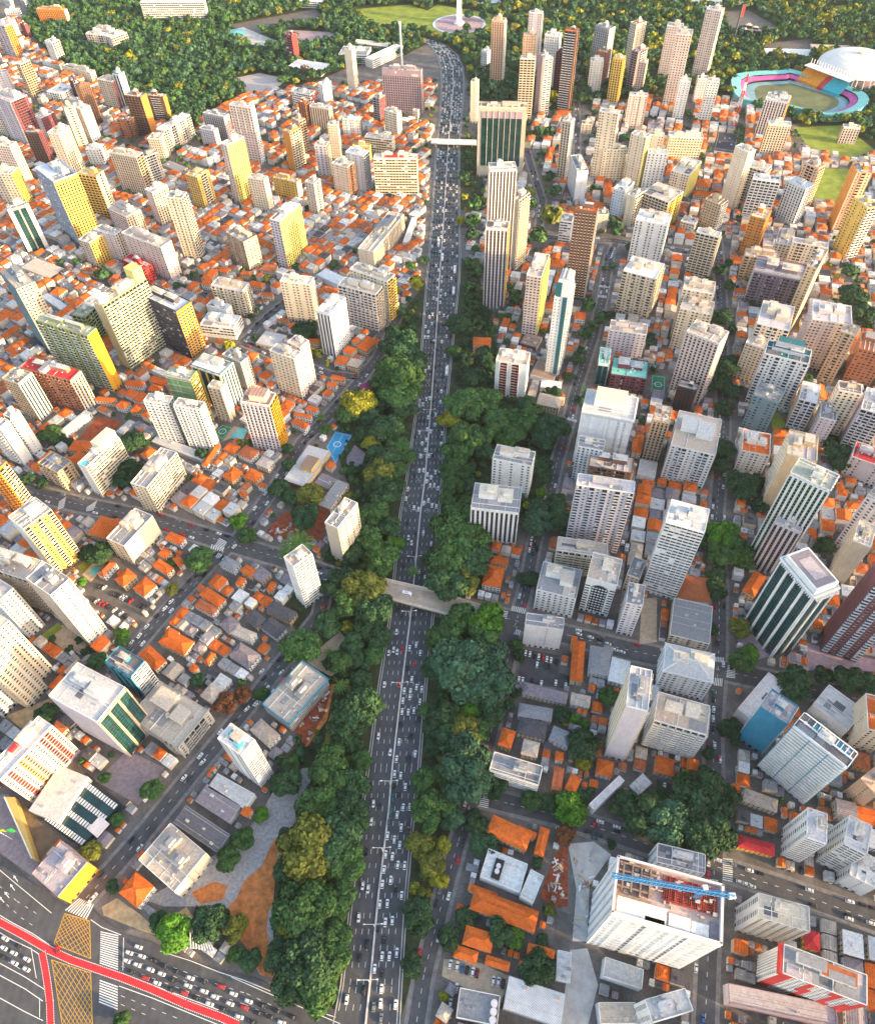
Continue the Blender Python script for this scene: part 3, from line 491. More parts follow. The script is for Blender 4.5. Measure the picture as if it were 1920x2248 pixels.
LOTS=[
["verge","verge",0,[[-2.9,657.6],[-29.8,602.0],[-42.3,546.7],[-61.6,490.8],[-81.6,451.4],[-80.5,414.0],[-71.4,383.8],[-76.6,338.2],[-87.7,301.0],[-109.4,270.9],[-97.4,245.3],[-85.1,227.7],[-76.3,211.1],[-91.6,169.2],[-103.7,152.8],[-105.8,114.2],[-106.4,81.7],[-103.0,56.2],[-69.6,36.7],[-58.6,26.1],[-55.4,44.6],[-52.4,84.2],[-48.7,129.7],[-45.9,154.9],[-40.5,208.3],[-34.2,260.1],[-27.8,352.2],[-22.9,386.6],[-14.2,472.7],[-8.8,557.2]]],
["verge","verge",0,[[32.0,701.0],[50.6,667.8],[57.1,590.3],[61.2,528.6],[78.3,466.8],[117.8,442.6],[104.1,406.1],[71.6,345.5],[33.6,325.2],[14.0,270.2],[37.4,240.5],[39.4,207.2],[23.4,165.5],[8.0,133.4],[-5.1,90.1],[-21.5,44.1],[-28.6,19.9],[-27.0,43.9],[-24.4,83.4],[-20.0,128.9],[-16.7,153.9],[-11.8,207.3],[-6.0,259.1],[0.4,351.1],[3.8,385.5],[10.1,471.6],[18.8,555.8],[29.1,655.9]]],
["verge","verge",0,[[37.1,795.0],[63.3,793.4],[74.9,976.1],[44.0,978.2]]],
["forest_floor","verge",0,[[-734.5,1725.7],[-668.9,1429.5],[-605.3,1324.3],[-546.1,1246.9],[-479.8,1207.6],[-431.9,1179.2],[-410.2,1115.0],[-351.9,1052.7],[-323.6,1003.2],[-294.6,1084.4],[-244.7,1141.2],[-193.1,1153.2],[-160.9,1166.8],[-116.5,1213.4],[-34.2,1250.7],[1.5,1293.7],[23.5,1310.9],[41.0,1290.5],[56.3,1199.9],[70.4,1110.1],[105.6,1062.9],[166.3,1044.2],[232.3,1068.2],[297.5,1078.3],[363.4,1088.4],[422.1,1069.1],[464.3,1002.2],[559.3,906.0],[634.9,990.2],[881.0,1567.4]]],
["lawn","lawn",1,[[27.6,1477.9],[118.8,1425.2],[121.8,1361.9],[81.9,1315.7],[24.0,1330.3],[2.5,1372.1],[7.4,1446.1]]],
["lawn","lawn",1,[[-114.4,1468.0],[-19.9,1482.2],[22.7,1433.7],[9.7,1351.3],[-80.2,1379.2]]],
["lawn","lawn",1,[[479.4,974.4],[545.6,976.4],[559.3,906.0],[517.3,885.1],[481.5,911.2]]],
["lawn","lawn",1,[[465.7,865.4],[508.9,862.6],[509.6,808.2],[472.6,779.8],[437.8,792.0]]],
["lawn","lawn",1,[[665.9,1402.7],[725.6,1419.3],[721.7,1389.1],[668.1,1376.7]]],
["lake","lake",1,[[452.7,1485.2],[540.4,1500.7],[602.6,1494.9],[560.9,1434.2],[489.4,1427.3],[454.0,1408.6]]],
["lake","lake",1,[[93.5,1523.2],[134.0,1524.2],[138.3,1477.0],[98.7,1476.0]]],
["stadium_field","field",1,[[483.9,1064.6],[520.8,1061.9],[560.4,1016.0],[562.2,988.5],[521.1,991.4],[484.9,1028.4]]],
["car_park","lot",1,[[505.7,1401.8],[544.6,1404.8],[564.0,1344.3],[573.2,1303.6],[518.2,1288.9],[482.9,1331.1]]],
["car_park","lot",1,[[530.8,1259.5],[605.7,1272.1],[588.9,1213.1],[524.0,1214.8]]],
["car_park","lot",1,[[-326.0,1410.6],[-185.8,1474.4],[-158.1,1417.3],[-274.1,1365.2]]],
["pool_deck","pale",1,[[-324.7,1384.0],[-298.1,1398.5],[-219.3,1316.3],[-252.0,1293.4],[-292.3,1343.4]]],
["pool","pool",2,[[-321.6,1383.8],[-299.0,1390.2],[-289.0,1370.0],[-311.0,1361.0]]],
["park_square","pinkpave",1,[[-226.2,1381.2],[-151.4,1363.9],[-129.8,1340.5],[-175.1,1307.5],[-199.4,1314.7]]],
["cemetery","gravel",1,[[-288.4,1187.0],[-246.8,1206.5],[-201.3,1180.4],[-220.2,1138.3],[-251.5,1132.2]]],
["gravel_lot","gravel",2,[[-86.2,156.1],[-78.7,155.9],[-86.3,128.6],[-94.3,111.4],[-95.3,101.9],[-96.5,90.4],[-94.0,68.4],[-90.4,47.9],[-98.9,50.1],[-107.6,62.5],[-124.9,80.1],[-137.6,82.6],[-155.1,83.1],[-163.0,85.6],[-170.3,84.6],[-152.4,94.3],[-141.4,103.3],[-120.1,114.6],[-109.0,129.3],[-100.4,147.3]]],
["bare_earth","earth",3,[[-95.9,116.8],[-99.4,115.2],[-104.2,102.2],[-113.3,94.3],[-115.9,86.5],[-121.1,80.0],[-114.6,69.0],[-106.3,61.5],[-98.4,50.1],[-90.6,47.9],[-93.2,58.0],[-97.9,70.7],[-97.7,79.3],[-95.6,82.6],[-96.3,102.0]]],
["bare_earth","earth",3,[[-141.4,89.4],[-129.8,94.8],[-121.8,92.3],[-123.3,85.6],[-135.4,83.7]]],
["sandy_corner","sand",2,[[-189.0,83.9],[-181.7,87.9],[-168.0,80.2],[-161.1,75.3],[-149.9,77.6],[-142.7,82.6],[-136.8,76.2],[-153.8,68.5],[-171.3,74.1],[-186.7,79.6]]],
["earth_pit","redearth",2,[[-131.1,336.3],[-119.2,355.9],[-85.7,358.8],[-86.6,325.4],[-113.0,328.4],[-128.2,333.1]]],
["earth_pit","redearth",2,[[-93.5,179.4],[-75.3,209.5],[-71.1,210.8],[-72.7,193.0],[-85.8,168.8]]],
["orange_ground","earth",2,[[-72.4,209.4],[-70.4,210.8],[-73.6,185.9],[-84.5,169.5],[-86.5,168.9],[-75.3,190.2]]],
["earth_court","redearth",2,[[-302.7,442.9],[-294.1,469.6],[-270.2,462.4],[-275.7,446.1],[-289.2,439.4]]],
["earth_pit","redearth",2,[[48.8,82.5],[59.6,103.0],[67.6,108.5],[63.3,76.8],[55.1,77.1]]],
["building_site","pale",2,[[67.6,108.5],[82.4,109.2],[91.0,102.1],[76.5,87.1],[71.3,60.4],[63.4,60.6],[69.1,85.1]]],
["alley","pale",2,[[61.7,56.7],[70.8,57.4],[73.8,41.2],[65.6,23.4],[51.8,23.7],[57.4,41.6]]],
["yard","lot",2,[[55.4,64.8],[58.4,74.9],[66.2,72.6],[61.3,57.7],[51.7,58.0]]],
["car_park","lot",2,[[-254.4,291.2],[-237.8,299.9],[-203.4,273.0],[-210.2,262.8],[-229.4,266.9],[-245.7,276.4]]],
["car_park","lotdark",2,[[53.1,231.7],[77.8,226.0],[75.5,213.5],[84.2,210.2],[80.3,202.0],[48.6,207.6]]],
["car_park","sandpave",2,[[-3.9,54.6],[15.1,52.2],[29.1,46.1],[23.7,33.3],[-0.9,45.0],[-5.2,47.0]]],
["car_park","lotdark",2,[[124.9,143.1],[137.8,137.6],[135.3,126.5],[121.3,125.8]]],
["plaza","pinkpave",2,[[243.4,229.9],[256.9,223.0],[290.6,213.9],[287.5,206.3],[246.8,210.8],[236.3,208.8]]],
["plaza","pinkpave",2,[[197.9,233.2],[209.4,237.7],[218.9,221.1],[208.0,218.4]]],
["courtyard","sandpave",2,[[-273.5,254.8],[-262.7,261.2],[-241.7,245.3],[-241.8,240.4],[-253.2,239.1]]],
["courtyard","mauvepave",2,[[-72.9,413.0],[-67.4,425.5],[-57.7,415.2],[-61.2,400.2],[-73.4,403.4]]],
["forecourt","mauvepave",2,[[-274.1,146.5],[-261.0,146.1],[-229.5,105.7],[-232.0,100.2],[-254.7,113.3],[-263.9,118.2]]],
["forecourt","sandbrown",2,[[-253.8,142.1],[-244.8,136.2],[-220.7,119.3],[-228.4,106.3]]],
["service_yard","lotdark",2,[[-248.0,138.2],[-217.5,157.6],[-188.7,136.4],[-200.9,115.2],[-215.3,117.9]]],
["paved_roof_plaza","mauvepave",2,[[-210.8,152.2],[-195.6,170.3],[-170.4,158.8],[-181.3,137.4]]],
["courtyard","sand",2,[[-279.3,195.5],[-254.9,206.4],[-248.9,200.3],[-266.6,186.4]]],
["footpath","sandpave",2,[[-91.1,228.7],[-69.1,249.2],[-64.3,242.4],[-71.1,232.8],[-80.8,226.7],[-70.2,218.5],[-72.8,215.5],[-86.3,223.8]]],
["embankment","lawndry",2,[[-69.0,200.3],[-65.9,194.3],[-66.7,174.4],[-72.2,165.0],[-74.8,165.1],[-73.4,183.0]]],
["lawn","lawn",2,[[-266.1,310.5],[-258.5,318.1],[-253.7,312.0],[-259.1,302.6]]],
["swimming_pool","pool",3,[[-256.7,304.4],[-253.3,310.4],[-247.9,308.3],[-250.8,301.4]]],
["pool_deck","sandpave",2,[[-260.7,302.7],[-254.6,315.6],[-245.3,310.7],[-252.5,295.8]]],
["swimming_pool","pool",3,[[-173.3,438.7],[-168.1,450.3],[-159.4,448.4],[-162.4,432.5]]],
["tennis_court","court_green",3,[[-189.3,443.8],[-182.6,454.7],[-172.9,450.5],[-179.7,436.1]]],
["courtyard","sandpave",2,[[-179.4,434.6],[-172.6,452.0],[-167.7,451.0],[-173.0,437.3]]],
["ball_court","court_blue",3,[[-91.2,423.7],[-84.5,442.5],[-69.8,437.1],[-82.0,403.5]]],
["ball_court","court_green",3,[[196.6,501.3],[208.4,498.9],[202.2,473.9],[190.6,478.0]]],
["swimming_pool","pool",3,[[197.2,513.5],[202.9,514.1],[201.8,509.0],[196.3,509.3]]],
["swimming_pool","pool",3,[[295.8,452.6],[305.0,452.1],[302.7,446.9],[295.3,448.0]]],
["swimming_pool","pool",3,[[-287.6,673.8],[-278.4,673.4],[-280.2,663.5],[-287.8,666.1]]],
["garden","lawn",2,[[284.7,443.7],[293.6,448.6],[295.9,432.8],[282.7,425.7]]],
["garden","lawn",2,[[-275.2,253.1],[-266.3,263.1],[-261.9,258.6],[-269.7,249.6]]],
["courtyard","sandpave",2,[[140.9,267.6],[151.7,268.1],[144.3,233.4],[132.4,232.2]]]]
JUNC=[
[-264.7,120.6],
[-254.5,112.7],
[-232.5,98.0],
[-213.9,88.3],
[-205.6,84.4],
[-193.7,84.0],
[-186.1,77.6],
[-175.2,71.1],
[-158.0,66.6],
[-138.1,58.2],
[-120.4,52.9],
[-97.4,48.0],
[-82.2,40.6],
[-65.3,36.1],
[-34.6,26.8],
[-52.3,13.3],
[-234.7,17.9]]
CYC=[
[[-247.9,80.3],[-242.3,77.9],[-227.4,71.5],[-211.2,64.1],[-198.4,59.3],[-186.0,55.6],[-170.2,50.9],[-153.3,45.3],[-134.3,38.3],[-115.8,32.5],[-106.7,29.1]],
[[-214.9,63.2],[-211.1,56.3],[-207.3,48.6],[-203.9,41.1],[-200.4,31.1]]]
BOX=[
[[-208.2,81.1],[-193.6,77.2],[-188.2,59.6],[-209.7,66.8]],
[[-208.7,59.6],[-186.5,53.2],[-179.6,31.0],[-194.7,31.4]]]
ZEB=[
[[[-186.36,72.24],[-176.35,70.14],[-172.52,53.82],[-182.8,56.98]],15,"v"],
[[[-181.02,50.24],[-170.98,47.15],[-168.33,36.51],[-178.74,39.96]],9,"v"],
[[[-202.3,88.51],[-193.0,84.85],[-194.96,77.8],[-208.72,82.87]],9,"h"],
[[[49.92,265.25],[59.78,262.26],[58.15,257.97],[48.81,261.26]],8,"h"],
[[[43.55,261.45],[46.93,260.46],[44.39,251.61],[40.78,253.1]],7,"v"],
[[[45.03,248.53],[54.38,245.34],[53.25,241.21],[43.79,244.38]],8,"h"],
[[[179.92,221.23],[186.15,220.38],[184.86,216.65],[178.74,217.8]],6,"h"],
[[[186.88,215.17],[191.37,213.93],[188.91,205.09],[183.27,206.05]],8,"v"],
[[[176.02,206.29],[181.11,205.36],[179.39,199.98],[174.09,201.06]],5,"h"],
[[[21.07,138.68],[25.72,137.28],[23.86,128.7],[18.38,130.09]],8,"v"],
[[[152.2,98.6],[157.56,97.89],[154.25,85.91],[149.13,87.14]],11,"v"],
[[[141.87,88.43],[146.95,87.42],[146.23,85.6],[141.19,86.72]],7,"h"],
[[[111.7,451.39],[121.59,446.43],[120.64,443.48],[110.74,448.12]],9,"h"],
[[[172.23,640.48],[182.48,637.79],[181.25,634.24],[171.02,636.91]],8,"h"],
[[[168.26,623.76],[176.54,621.25],[175.23,617.17],[166.98,619.67]],7,"h"],
[[[-170.35,326.61],[-159.21,323.17],[-160.21,319.23],[-170.49,322.61]],6,"h"],
[[[-165.42,319.43],[-157.48,315.18],[-159.28,311.34],[-166.39,315.52]],6,"h"],
[[[-165.11,332.49],[-158.69,328.18],[-161.51,320.27],[-167.88,324.51]],7,"v"],
[[[237.02,417.59],[243.04,416.58],[241.41,411.93],[235.49,413.18]],6,"h"],
[[[-298.75,373.36],[-294.32,378.27],[-292.92,366.84],[-297.08,364.52]],6,"v"],
[[[-275.24,366.13],[-268.44,373.4],[-268.68,363.38],[-274.13,362.11]],7,"v"]]
LIN=[
[[-251.5,104.1],[-237.7,95.4],[-224.2,87.0],[-215.4,81.5]],
[[-249.2,84.0],[-235.1,77.4],[-223.0,72.2],[-212.0,66.6]],
[[-246.2,75.6],[-232.3,69.2],[-221.8,65.2],[-213.7,61.2]],
[[-170.4,47.1],[-152.5,41.6],[-133.7,35.2],[-116.6,29.4]],
[[-170.7,52.8],[-153.7,47.2],[-134.8,41.1],[-117.6,35.6]],
[[-173.3,68.8],[-170.0,53.8]],
[[-221.3,65.4],[-214.1,51.6]],
[[-235.7,58.9],[-219.9,52.2],[-206.7,45.8]],
[[-233.8,53.5],[-218.2,47.0],[-207.6,41.6]],
[[-209.7,43.1],[-207.1,34.8]],
[[-152.5,62.0],[-135.6,57.2],[-120.3,51.9],[-106.3,47.8],[-92.3,42.8]],
[[-230.3,43.6],[-216.2,37.7],[-205.0,33.4]],
[[-113.2,49.4],[-93.3,41.9],[-71.7,34.0],[-56.1,28.3]],
[[-71.8,34.9],[-58.5,31.0]],
[[-193.2,77.8],[-186.4,74.0],[-175.0,70.1]]]
DSH=[
[[-248.6,95.8],[-236.3,87.9],[-219.5,79.5]],
[[-246.5,89.8],[-231.3,79.8],[-220.0,73.9]],
[[-166.1,61.9],[-144.1,54.5],[-119.4,46.3],[-104.4,42.1],[-84.8,34.3]],
[[-167.7,59.0],[-143.3,50.7],[-118.6,41.6],[-104.8,37.6],[-88.8,31.8]],
[[-171.4,55.7],[-147.2,47.9],[-118.1,38.4]],
[[-168.3,42.9],[-151.5,37.2],[-132.9,31.1]],
[[-167.4,39.2],[-150.7,33.4]],
[[-236.7,61.8],[-222.0,55.1]]]
T=[
[-164.3,32.6,3.7,"g"],
[-4.3,38.4,2.2,"y"],
[-68.6,42.0,10.4,"g"],
[-81.1,46.2,8.8,"d"],
[43.1,48.2,7.3,"d"],
[-19.7,51.5,5.3,"d"],
[-71.4,54.8,12.8,"d"],
[-58.9,55.1,7.8,"g"],
[-102.9,56.1,5.0,"d"],
[-85.8,57.7,7.8,"d"],
[-112.6,58.5,3.4,"g"],
[47.7,60.5,3.4,"d"],
[33.1,62.2,4.5,"b"],
[-1.3,63.0,5.6,"d"],
[-61.6,64.6,9.1,"g"],
[25.9,64.6,6.2,"d"],
[-78.8,69.0,9.1,"y"],
[-144.5,69.0,8.2,"b"],
[-113.2,70.5,5.9,"o"],
[8.2,72.3,5.2,"d"],
[-126.9,72.9,8.6,"d"],
[-86.5,73.6,6.9,"g"],
[-16.7,74.1,7.8,"d"],
[53.3,74.5,3.2,"o"],
[-155.0,75.4,4.4,"d"],
[-121.9,77.1,4.0,"d"],
[-75.6,78.3,13.3,"g"],
[-58.2,82.7,8.7,"g"],
[-13.3,84.7,3.3,"o"],
[-19.1,87.6,2.9,"y"],
[-5.1,91.7,4.5,"y"],
[-184.2,93.2,3.3,"d"],
[-86.4,97.5,8.4,"d"],
[-56.7,99.6,9.6,"g"],
[-9.3,99.9,7.2,"o"],
[-122.3,104.4,6.6,"g"],
[-76.8,106.9,15.2,"o"],
[136.4,107.0,10.9,"d"],
[91.4,107.1,2.4,"d"],
[-3.4,108.2,4.6,"y"],
[20.2,109.1,7.3,"d"],
[-15.8,109.2,6.7,"o"],
[151.2,110.6,8.5,"d"],
[-61.7,111.0,13.4,"d"],
[-200.2,111.0,5.1,"o"],
[66.2,111.8,4.9,"r"],
[-88.2,113.4,7.3,"d"],
[122.0,113.8,12.3,"t"],
[-115.5,114.6,5.9,"g"],
[146.9,117.5,13.0,"d"],
[111.4,119.0,11.7,"d"],
[133.3,119.6,11.1,"d"],
[16.6,120.0,5.9,"d"],
[-51.0,123.1,6.2,"g"],
[3.2,123.1,6.8,"t"],
[70.6,125.1,9.0,"b"],
[-10.7,125.9,8.7,"g"],
[102.6,126.4,7.5,"d"],
[-55.6,126.7,10.6,"d"],
[-190.4,128.1,3.5,"g"],
[-107.2,128.4,4.0,"b"],
[124.2,128.6,6.3,"d"],
[59.8,129.7,5.0,"d"],
[162.1,129.9,6.0,"d"],
[-73.7,130.6,11.3,"g"],
[145.5,130.7,12.6,"d"],
[48.7,131.2,5.3,"g"],
[-1.5,132.0,7.6,"g"],
[78.0,133.1,4.0,"g"],
[152.5,138.3,7.6,"d"],
[29.2,139.5,6.1,"d"],
[-56.4,140.2,10.2,"d"],
[-11.7,143.4,7.7,"g"],
[11.5,143.4,12.8,"t"],
[-173.1,144.0,5.8,"g"],
[-93.7,145.6,8.7,"d"],
[0.3,146.8,7.7,"g"],
[-68.1,147.8,11.0,"g"],
[82.1,152.0,4.1,"y"],
[-204.5,152.8,3.2,"g"],
[158.2,156.3,3.6,"d"],
[-93.1,156.6,4.7,"g"],
[12.2,156.8,11.1,"t"],
[-67.8,157.5,8.9,"g"],
[-50.0,158.3,5.5,"g"],
[82.8,161.7,9.5,"d"],
[-6.8,164.9,5.3,"d"],
[2.2,167.3,8.6,"d"],
[-55.8,167.9,5.0,"d"],
[174.1,169.5,6.4,"d"],
[-62.4,171.6,6.7,"d"],
[11.7,173.5,9.4,"o"],
[22.4,174.3,6.7,"g"],
[-7.2,176.8,6.2,"d"],
[87.3,177.2,3.0,"b"],
[81.3,180.2,3.0,"b"],
[-59.8,181.0,10.2,"d"],
[73.0,182.5,4.9,"d"],
[29.1,184.6,8.2,"d"],
[0.2,185.5,8.2,"d"],
[17.8,187.5,5.7,"b"],
[-53.2,188.1,12.6,"d"],
[-9.0,188.4,5.7,"g"],
[40.7,190.6,3.4,"d"],
[-45.7,193.1,7.6,"d"],
[-250.6,193.1,6.6,"d"],
[104.4,193.2,5.8,"g"],
[265.6,195.6,8.0,"d"],
[221.2,196.1,10.0,"d"],
[-137.9,196.5,6.6,"r"],
[45.7,198.0,3.0,"d"],
[257.2,198.8,8.0,"d"],
[17.1,200.9,11.1,"t"],
[29.4,201.0,13.2,"t"],
[-115.8,202.6,4.7,"g"],
[-128.2,202.8,5.0,"r"],
[243.2,203.3,5.8,"d"],
[-65.3,205.5,4.5,"l"],
[-51.9,208.4,6.7,"d"],
[2.3,209.1,7.7,"d"],
[194.5,213.7,6.8,"g"],
[-159.3,213.9,4.5,"d"],
[-6.4,215.9,6.8,"d"],
[12.3,216.2,15.7,"t"],
[29.9,218.1,12.1,"t"],
[201.0,220.3,5.7,"b"],
[-66.7,222.6,6.9,"g"],
[-74.3,224.4,4.0,"d"],
[50.3,225.1,3.6,"d"],
[-57.0,225.9,6.0,"d"],
[-44.9,227.0,6.0,"g"],
[-227.5,228.6,6.0,"d"],
[-74.9,231.2,3.2,"l"],
[-92.5,232.5,10.7,"g"],
[27.3,232.6,11.6,"g"],
[50.0,232.8,4.0,"g"],
[-5.4,233.9,5.5,"g"],
[-58.8,236.6,7.0,"d"],
[3.2,237.0,11.0,"g"],
[-238.5,238.5,3.2,"d"],
[-41.4,238.9,7.6,"d"],
[199.9,239.4,6.1,"o"],
[180.8,239.5,4.4,"d"],
[-251.0,241.0,2.3,"d"],
[-215.4,243.7,4.1,"g"],
[30.4,247.0,11.9,"b"],
[-246.3,247.3,2.6,"d"],
[-48.9,248.5,8.6,"d"],
[-265.4,248.9,2.4,"d"],
[-217.2,249.2,4.7,"b"],
[12.4,250.2,10.4,"g"],
[-64.2,250.8,4.1,"y"],
[-76.9,251.1,8.6,"d"],
[-44.6,259.9,11.7,"d"],
[-62.8,265.0,10.3,"g"],
[190.4,268.1,7.3,"d"],
[-52.5,275.4,12.6,"o"],
[6.0,278.2,13.1,"d"],
[-69.6,280.8,10.8,"d"],
[194.9,281.3,6.2,"d"],
[18.4,282.9,10.8,"o"],
[66.0,282.9,5.6,"d"],
[-189.9,285.0,4.3,"o"],
[58.7,285.3,3.9,"d"],
[217.1,293.5,7.5,"g"],
[-18.2,293.6,4.1,"l"],
[-42.7,294.3,9.7,"g"],
[-257.0,294.6,3.4,"b"],
[22.0,295.4,14.2,"d"],
[200.6,297.5,9.4,"g"],
[212.7,298.0,10.7,"g"],
[8.3,299.7,15.8,"g"],
[-4.6,302.9,7.6,"d"],
[280.7,304.6,6.0,"d"],
[-39.7,305.7,10.8,"g"],
[-173.2,307.1,9.2,"g"],
[-62.1,308.6,8.0,"d"],
[-195.9,309.3,3.5,"g"],
[194.5,311.0,7.2,"d"],
[206.7,311.1,11.5,"b"],
[-110.0,311.4,6.7,"l"],
[18.2,312.7,16.1,"g"],
[-248.1,315.5,8.4,"d"],
[-102.0,316.7,9.7,"l"],
[-32.3,318.4,6.4,"b"],
[-259.4,318.5,6.1,"d"],
[-49.7,320.5,9.7,"g"],
[96.3,326.7,7.3,"d"],
[14.1,328.8,16.4,"g"],
[-142.7,328.9,6.2,"g"],
[73.9,331.0,10.7,"t"],
[-35.7,331.5,7.9,"d"],
[90.5,333.4,9.5,"d"],
[-52.0,339.4,9.1,"g"],
[244.7,342.4,6.3,"d"],
[-99.5,342.6,10.0,"d"],
[-151.1,343.2,6.6,"b"],
[77.0,345.8,7.4,"t"],
[-45.0,350.1,9.5,"g"],
[90.8,351.2,7.4,"d"],
[21.2,355.7,5.5,"g"],
[8.0,359.1,6.5,"g"],
[235.1,360.3,11.0,"d"],
[81.2,364.1,4.4,"b"],
[-39.5,364.5,11.2,"d"],
[-98.0,364.8,9.2,"o"],
[-111.8,365.6,7.6,"d"],
[249.8,365.7,6.8,"d"],
[12.3,371.8,7.6,"g"],
[25.8,372.4,6.3,"d"],
[-123.2,373.5,7.6,"d"],
[-30.4,375.3,5.7,"d"],
[83.6,377.0,5.7,"d"],
[-49.8,377.1,7.4,"g"],
[226.4,385.1,6.6,"d"],
[-44.8,385.3,10.9,"o"],
[319.5,385.9,11.3,"d"],
[20.7,386.9,7.7,"g"],
[83.6,388.2,7.7,"d"],
[-249.1,388.5,6.7,"d"],
[10.9,388.6,7.7,"g"],
[-33.3,389.5,8.8,"g"],
[-315.9,390.8,4.5,"d"],
[-67.5,394.2,3.8,"d"],
[-328.8,394.8,5.0,"d"],
[-245.7,395.1,9.5,"d"],
[231.5,399.6,8.5,"d"],
[-119.6,400.2,5.5,"d"],
[-43.1,400.6,11.6,"d"],
[16.3,400.7,11.6,"g"],
[-22.6,404.6,6.6,"g"],
[39.6,406.4,8.9,"d"],
[320.8,407.7,6.2,"d"],
[-30.6,414.9,9.0,"g"],
[88.6,416.0,9.7,"d"],
[-192.5,416.2,4.9,"d"],
[26.0,417.0,12.9,"g"],
[150.6,417.2,3.1,"d"],
[57.6,417.3,7.0,"b"],
[-121.7,419.0,4.6,"d"],
[-53.1,420.5,7.2,"y"],
[40.6,423.0,9.1,"g"],
[62.9,423.1,10.9,"g"],
[95.8,427.9,13.0,"d"],
[-251.4,427.9,9.9,"d"],
[-242.0,430.9,3.6,"d"],
[-39.7,432.1,12.0,"d"],
[-58.7,432.3,7.1,"d"],
[81.4,435.4,12.1,"g"],
[53.8,436.6,12.1,"g"],
[-307.7,436.6,3.6,"d"],
[-19.6,439.4,4.2,"e"],
[-92.5,440.3,5.0,"g"],
[-322.6,441.1,8.4,"g"],
[-316.6,442.4,4.0,"d"],
[69.9,442.5,10.0,"g"],
[12.9,443.8,8.4,"y"],
[-56.2,445.2,5.8,"d"],
[245.0,448.5,7.1,"d"],
[-73.9,453.3,10.1,"g"],
[-57.3,453.4,8.0,"d"],
[-96.9,454.9,4.0,"l"],
[25.9,456.8,15.6,"g"],
[-25.6,457.2,10.2,"d"],
[79.4,462.1,7.0,"d"],
[45.2,462.8,11.9,"g"],
[-64.6,464.1,12.4,"y"],
[126.3,467.8,4.1,"d"],
[-41.8,468.8,8.6,"d"],
[258.1,469.4,7.2,"d"],
[-30.8,470.1,14.2,"g"],
[104.6,476.1,6.0,"d"],
[247.8,478.7,9.2,"d"],
[132.4,479.3,3.5,"l"],
[-17.2,483.0,7.7,"g"],
[325.2,483.7,6.7,"d"],
[-44.2,487.1,9.4,"g"],
[-61.2,491.8,4.6,"p"],
[36.5,494.9,10.6,"d"],
[-33.2,497.5,16.8,"g"],
[120.7,498.0,4.7,"d"],
[-19.2,498.5,11.2,"g"],
[259.2,498.6,11.4,"d"],
[276.4,511.7,4.9,"d"],
[-19.1,515.3,12.5,"d"],
[50.1,516.3,6.2,"d"],
[-87.3,520.2,2.8,"d"],
[132.6,520.2,5.4,"d"],
[31.4,523.6,6.6,"d"],
[-96.7,527.9,4.0,"y"],
[47.5,528.3,7.8,"d"],
[136.5,531.6,6.0,"d"],
[-257.4,534.5,3.4,"d"],
[19.4,534.7,6.7,"g"],
[-28.0,536.5,17.4,"d"],
[-106.3,539.4,6.3,"o"],
[203.4,547.5,6.4,"d"],
[69.9,549.9,4.1,"d"],
[-191.9,553.5,7.0,"y"],
[144.2,554.4,7.6,"d"],
[281.7,556.9,6.2,"d"],
[-26.1,558.3,8.2,"b"],
[406.0,565.5,12.1,"d"],
[153.3,566.6,6.5,"d"],
[-120.8,568.0,10.1,"d"],
[-170.4,568.3,3.3,"d"],
[-39.2,568.7,6.5,"d"],
[33.7,568.8,6.5,"d"],
[274.7,569.1,9.6,"d"],
[25.0,571.4,10.5,"d"],
[162.3,574.2,9.0,"d"],
[-18.1,578.7,5.4,"d"],
[173.2,585.3,4.8,"d"],
[-116.0,585.5,5.4,"d"],
[68.4,589.5,4.2,"g"],
[406.4,590.3,13.9,"d"],
[154.3,597.5,7.9,"l"],
[-28.8,598.8,6.7,"d"],
[34.1,600.5,4.6,"d"],
[-175.7,601.4,4.6,"d"],
[84.5,609.8,6.1,"d"],
[39.8,617.3,6.8,"d"],
[84.3,621.1,6.8,"d"],
[296.8,624.5,7.0,"d"],
[-34.1,635.4,5.7,"y"],
[422.3,635.8,12.2,"d"],
[79.6,636.7,5.0,"g"],
[-12.6,639.2,10.8,"y"],
[39.7,639.4,6.1,"d"],
[294.1,648.7,8.5,"d"],
[408.2,655.3,5.4,"y"],
[-258.9,655.8,5.7,"d"],
[-168.5,662.8,5.1,"y"],
[49.9,663.2,5.8,"d"],
[180.6,664.0,3.6,"d"],
[310.3,664.2,5.6,"d"],
[189.7,665.9,4.9,"d"],
[-247.1,673.6,5.2,"d"],
[-340.0,675.8,9.8,"d"],
[-18.9,675.9,7.2,"r"],
[46.9,677.9,6.5,"g"],
[40.6,681.6,5.9,"g"],
[-100.9,684.8,5.9,"d"],
[-4.6,686.4,7.2,"g"],
[213.2,698.0,7.3,"d"],
[48.4,704.8,6.0,"l"],
[-377.3,705.6,5.3,"d"],
[-395.0,707.0,5.1,"d"],
[117.9,717.8,12.9,"g"],
[204.0,727.3,7.5,"d"],
[48.6,733.0,7.9,"d"],
[201.3,738.7,11.0,"d"],
[133.9,752.7,14.7,"o"],
[51.2,755.4,9.5,"g"],
[35.0,761.4,6.7,"y"],
[53.1,789.2,9.7,"g"],
[119.5,791.5,7.9,"g"],
[147.2,813.4,11.4,"d"],
[43.1,814.5,5.5,"y"],
[120.9,818.9,8.0,"o"],
[193.7,823.0,6.6,"d"],
[144.5,848.1,8.6,"d"],
[43.5,855.2,9.8,"d"],
[50.7,910.0,8.6,"d"],
[146.7,916.0,5.9,"d"],
[249.9,942.6,8.8,"d"],
[145.9,966.7,8.9,"d"],
[159.0,969.2,8.9,"d"],
[54.5,1018.5,5.0,"d"],
[227.0,1022.8,5.8,"d"],
[214.5,1064.9,9.5,"d"],
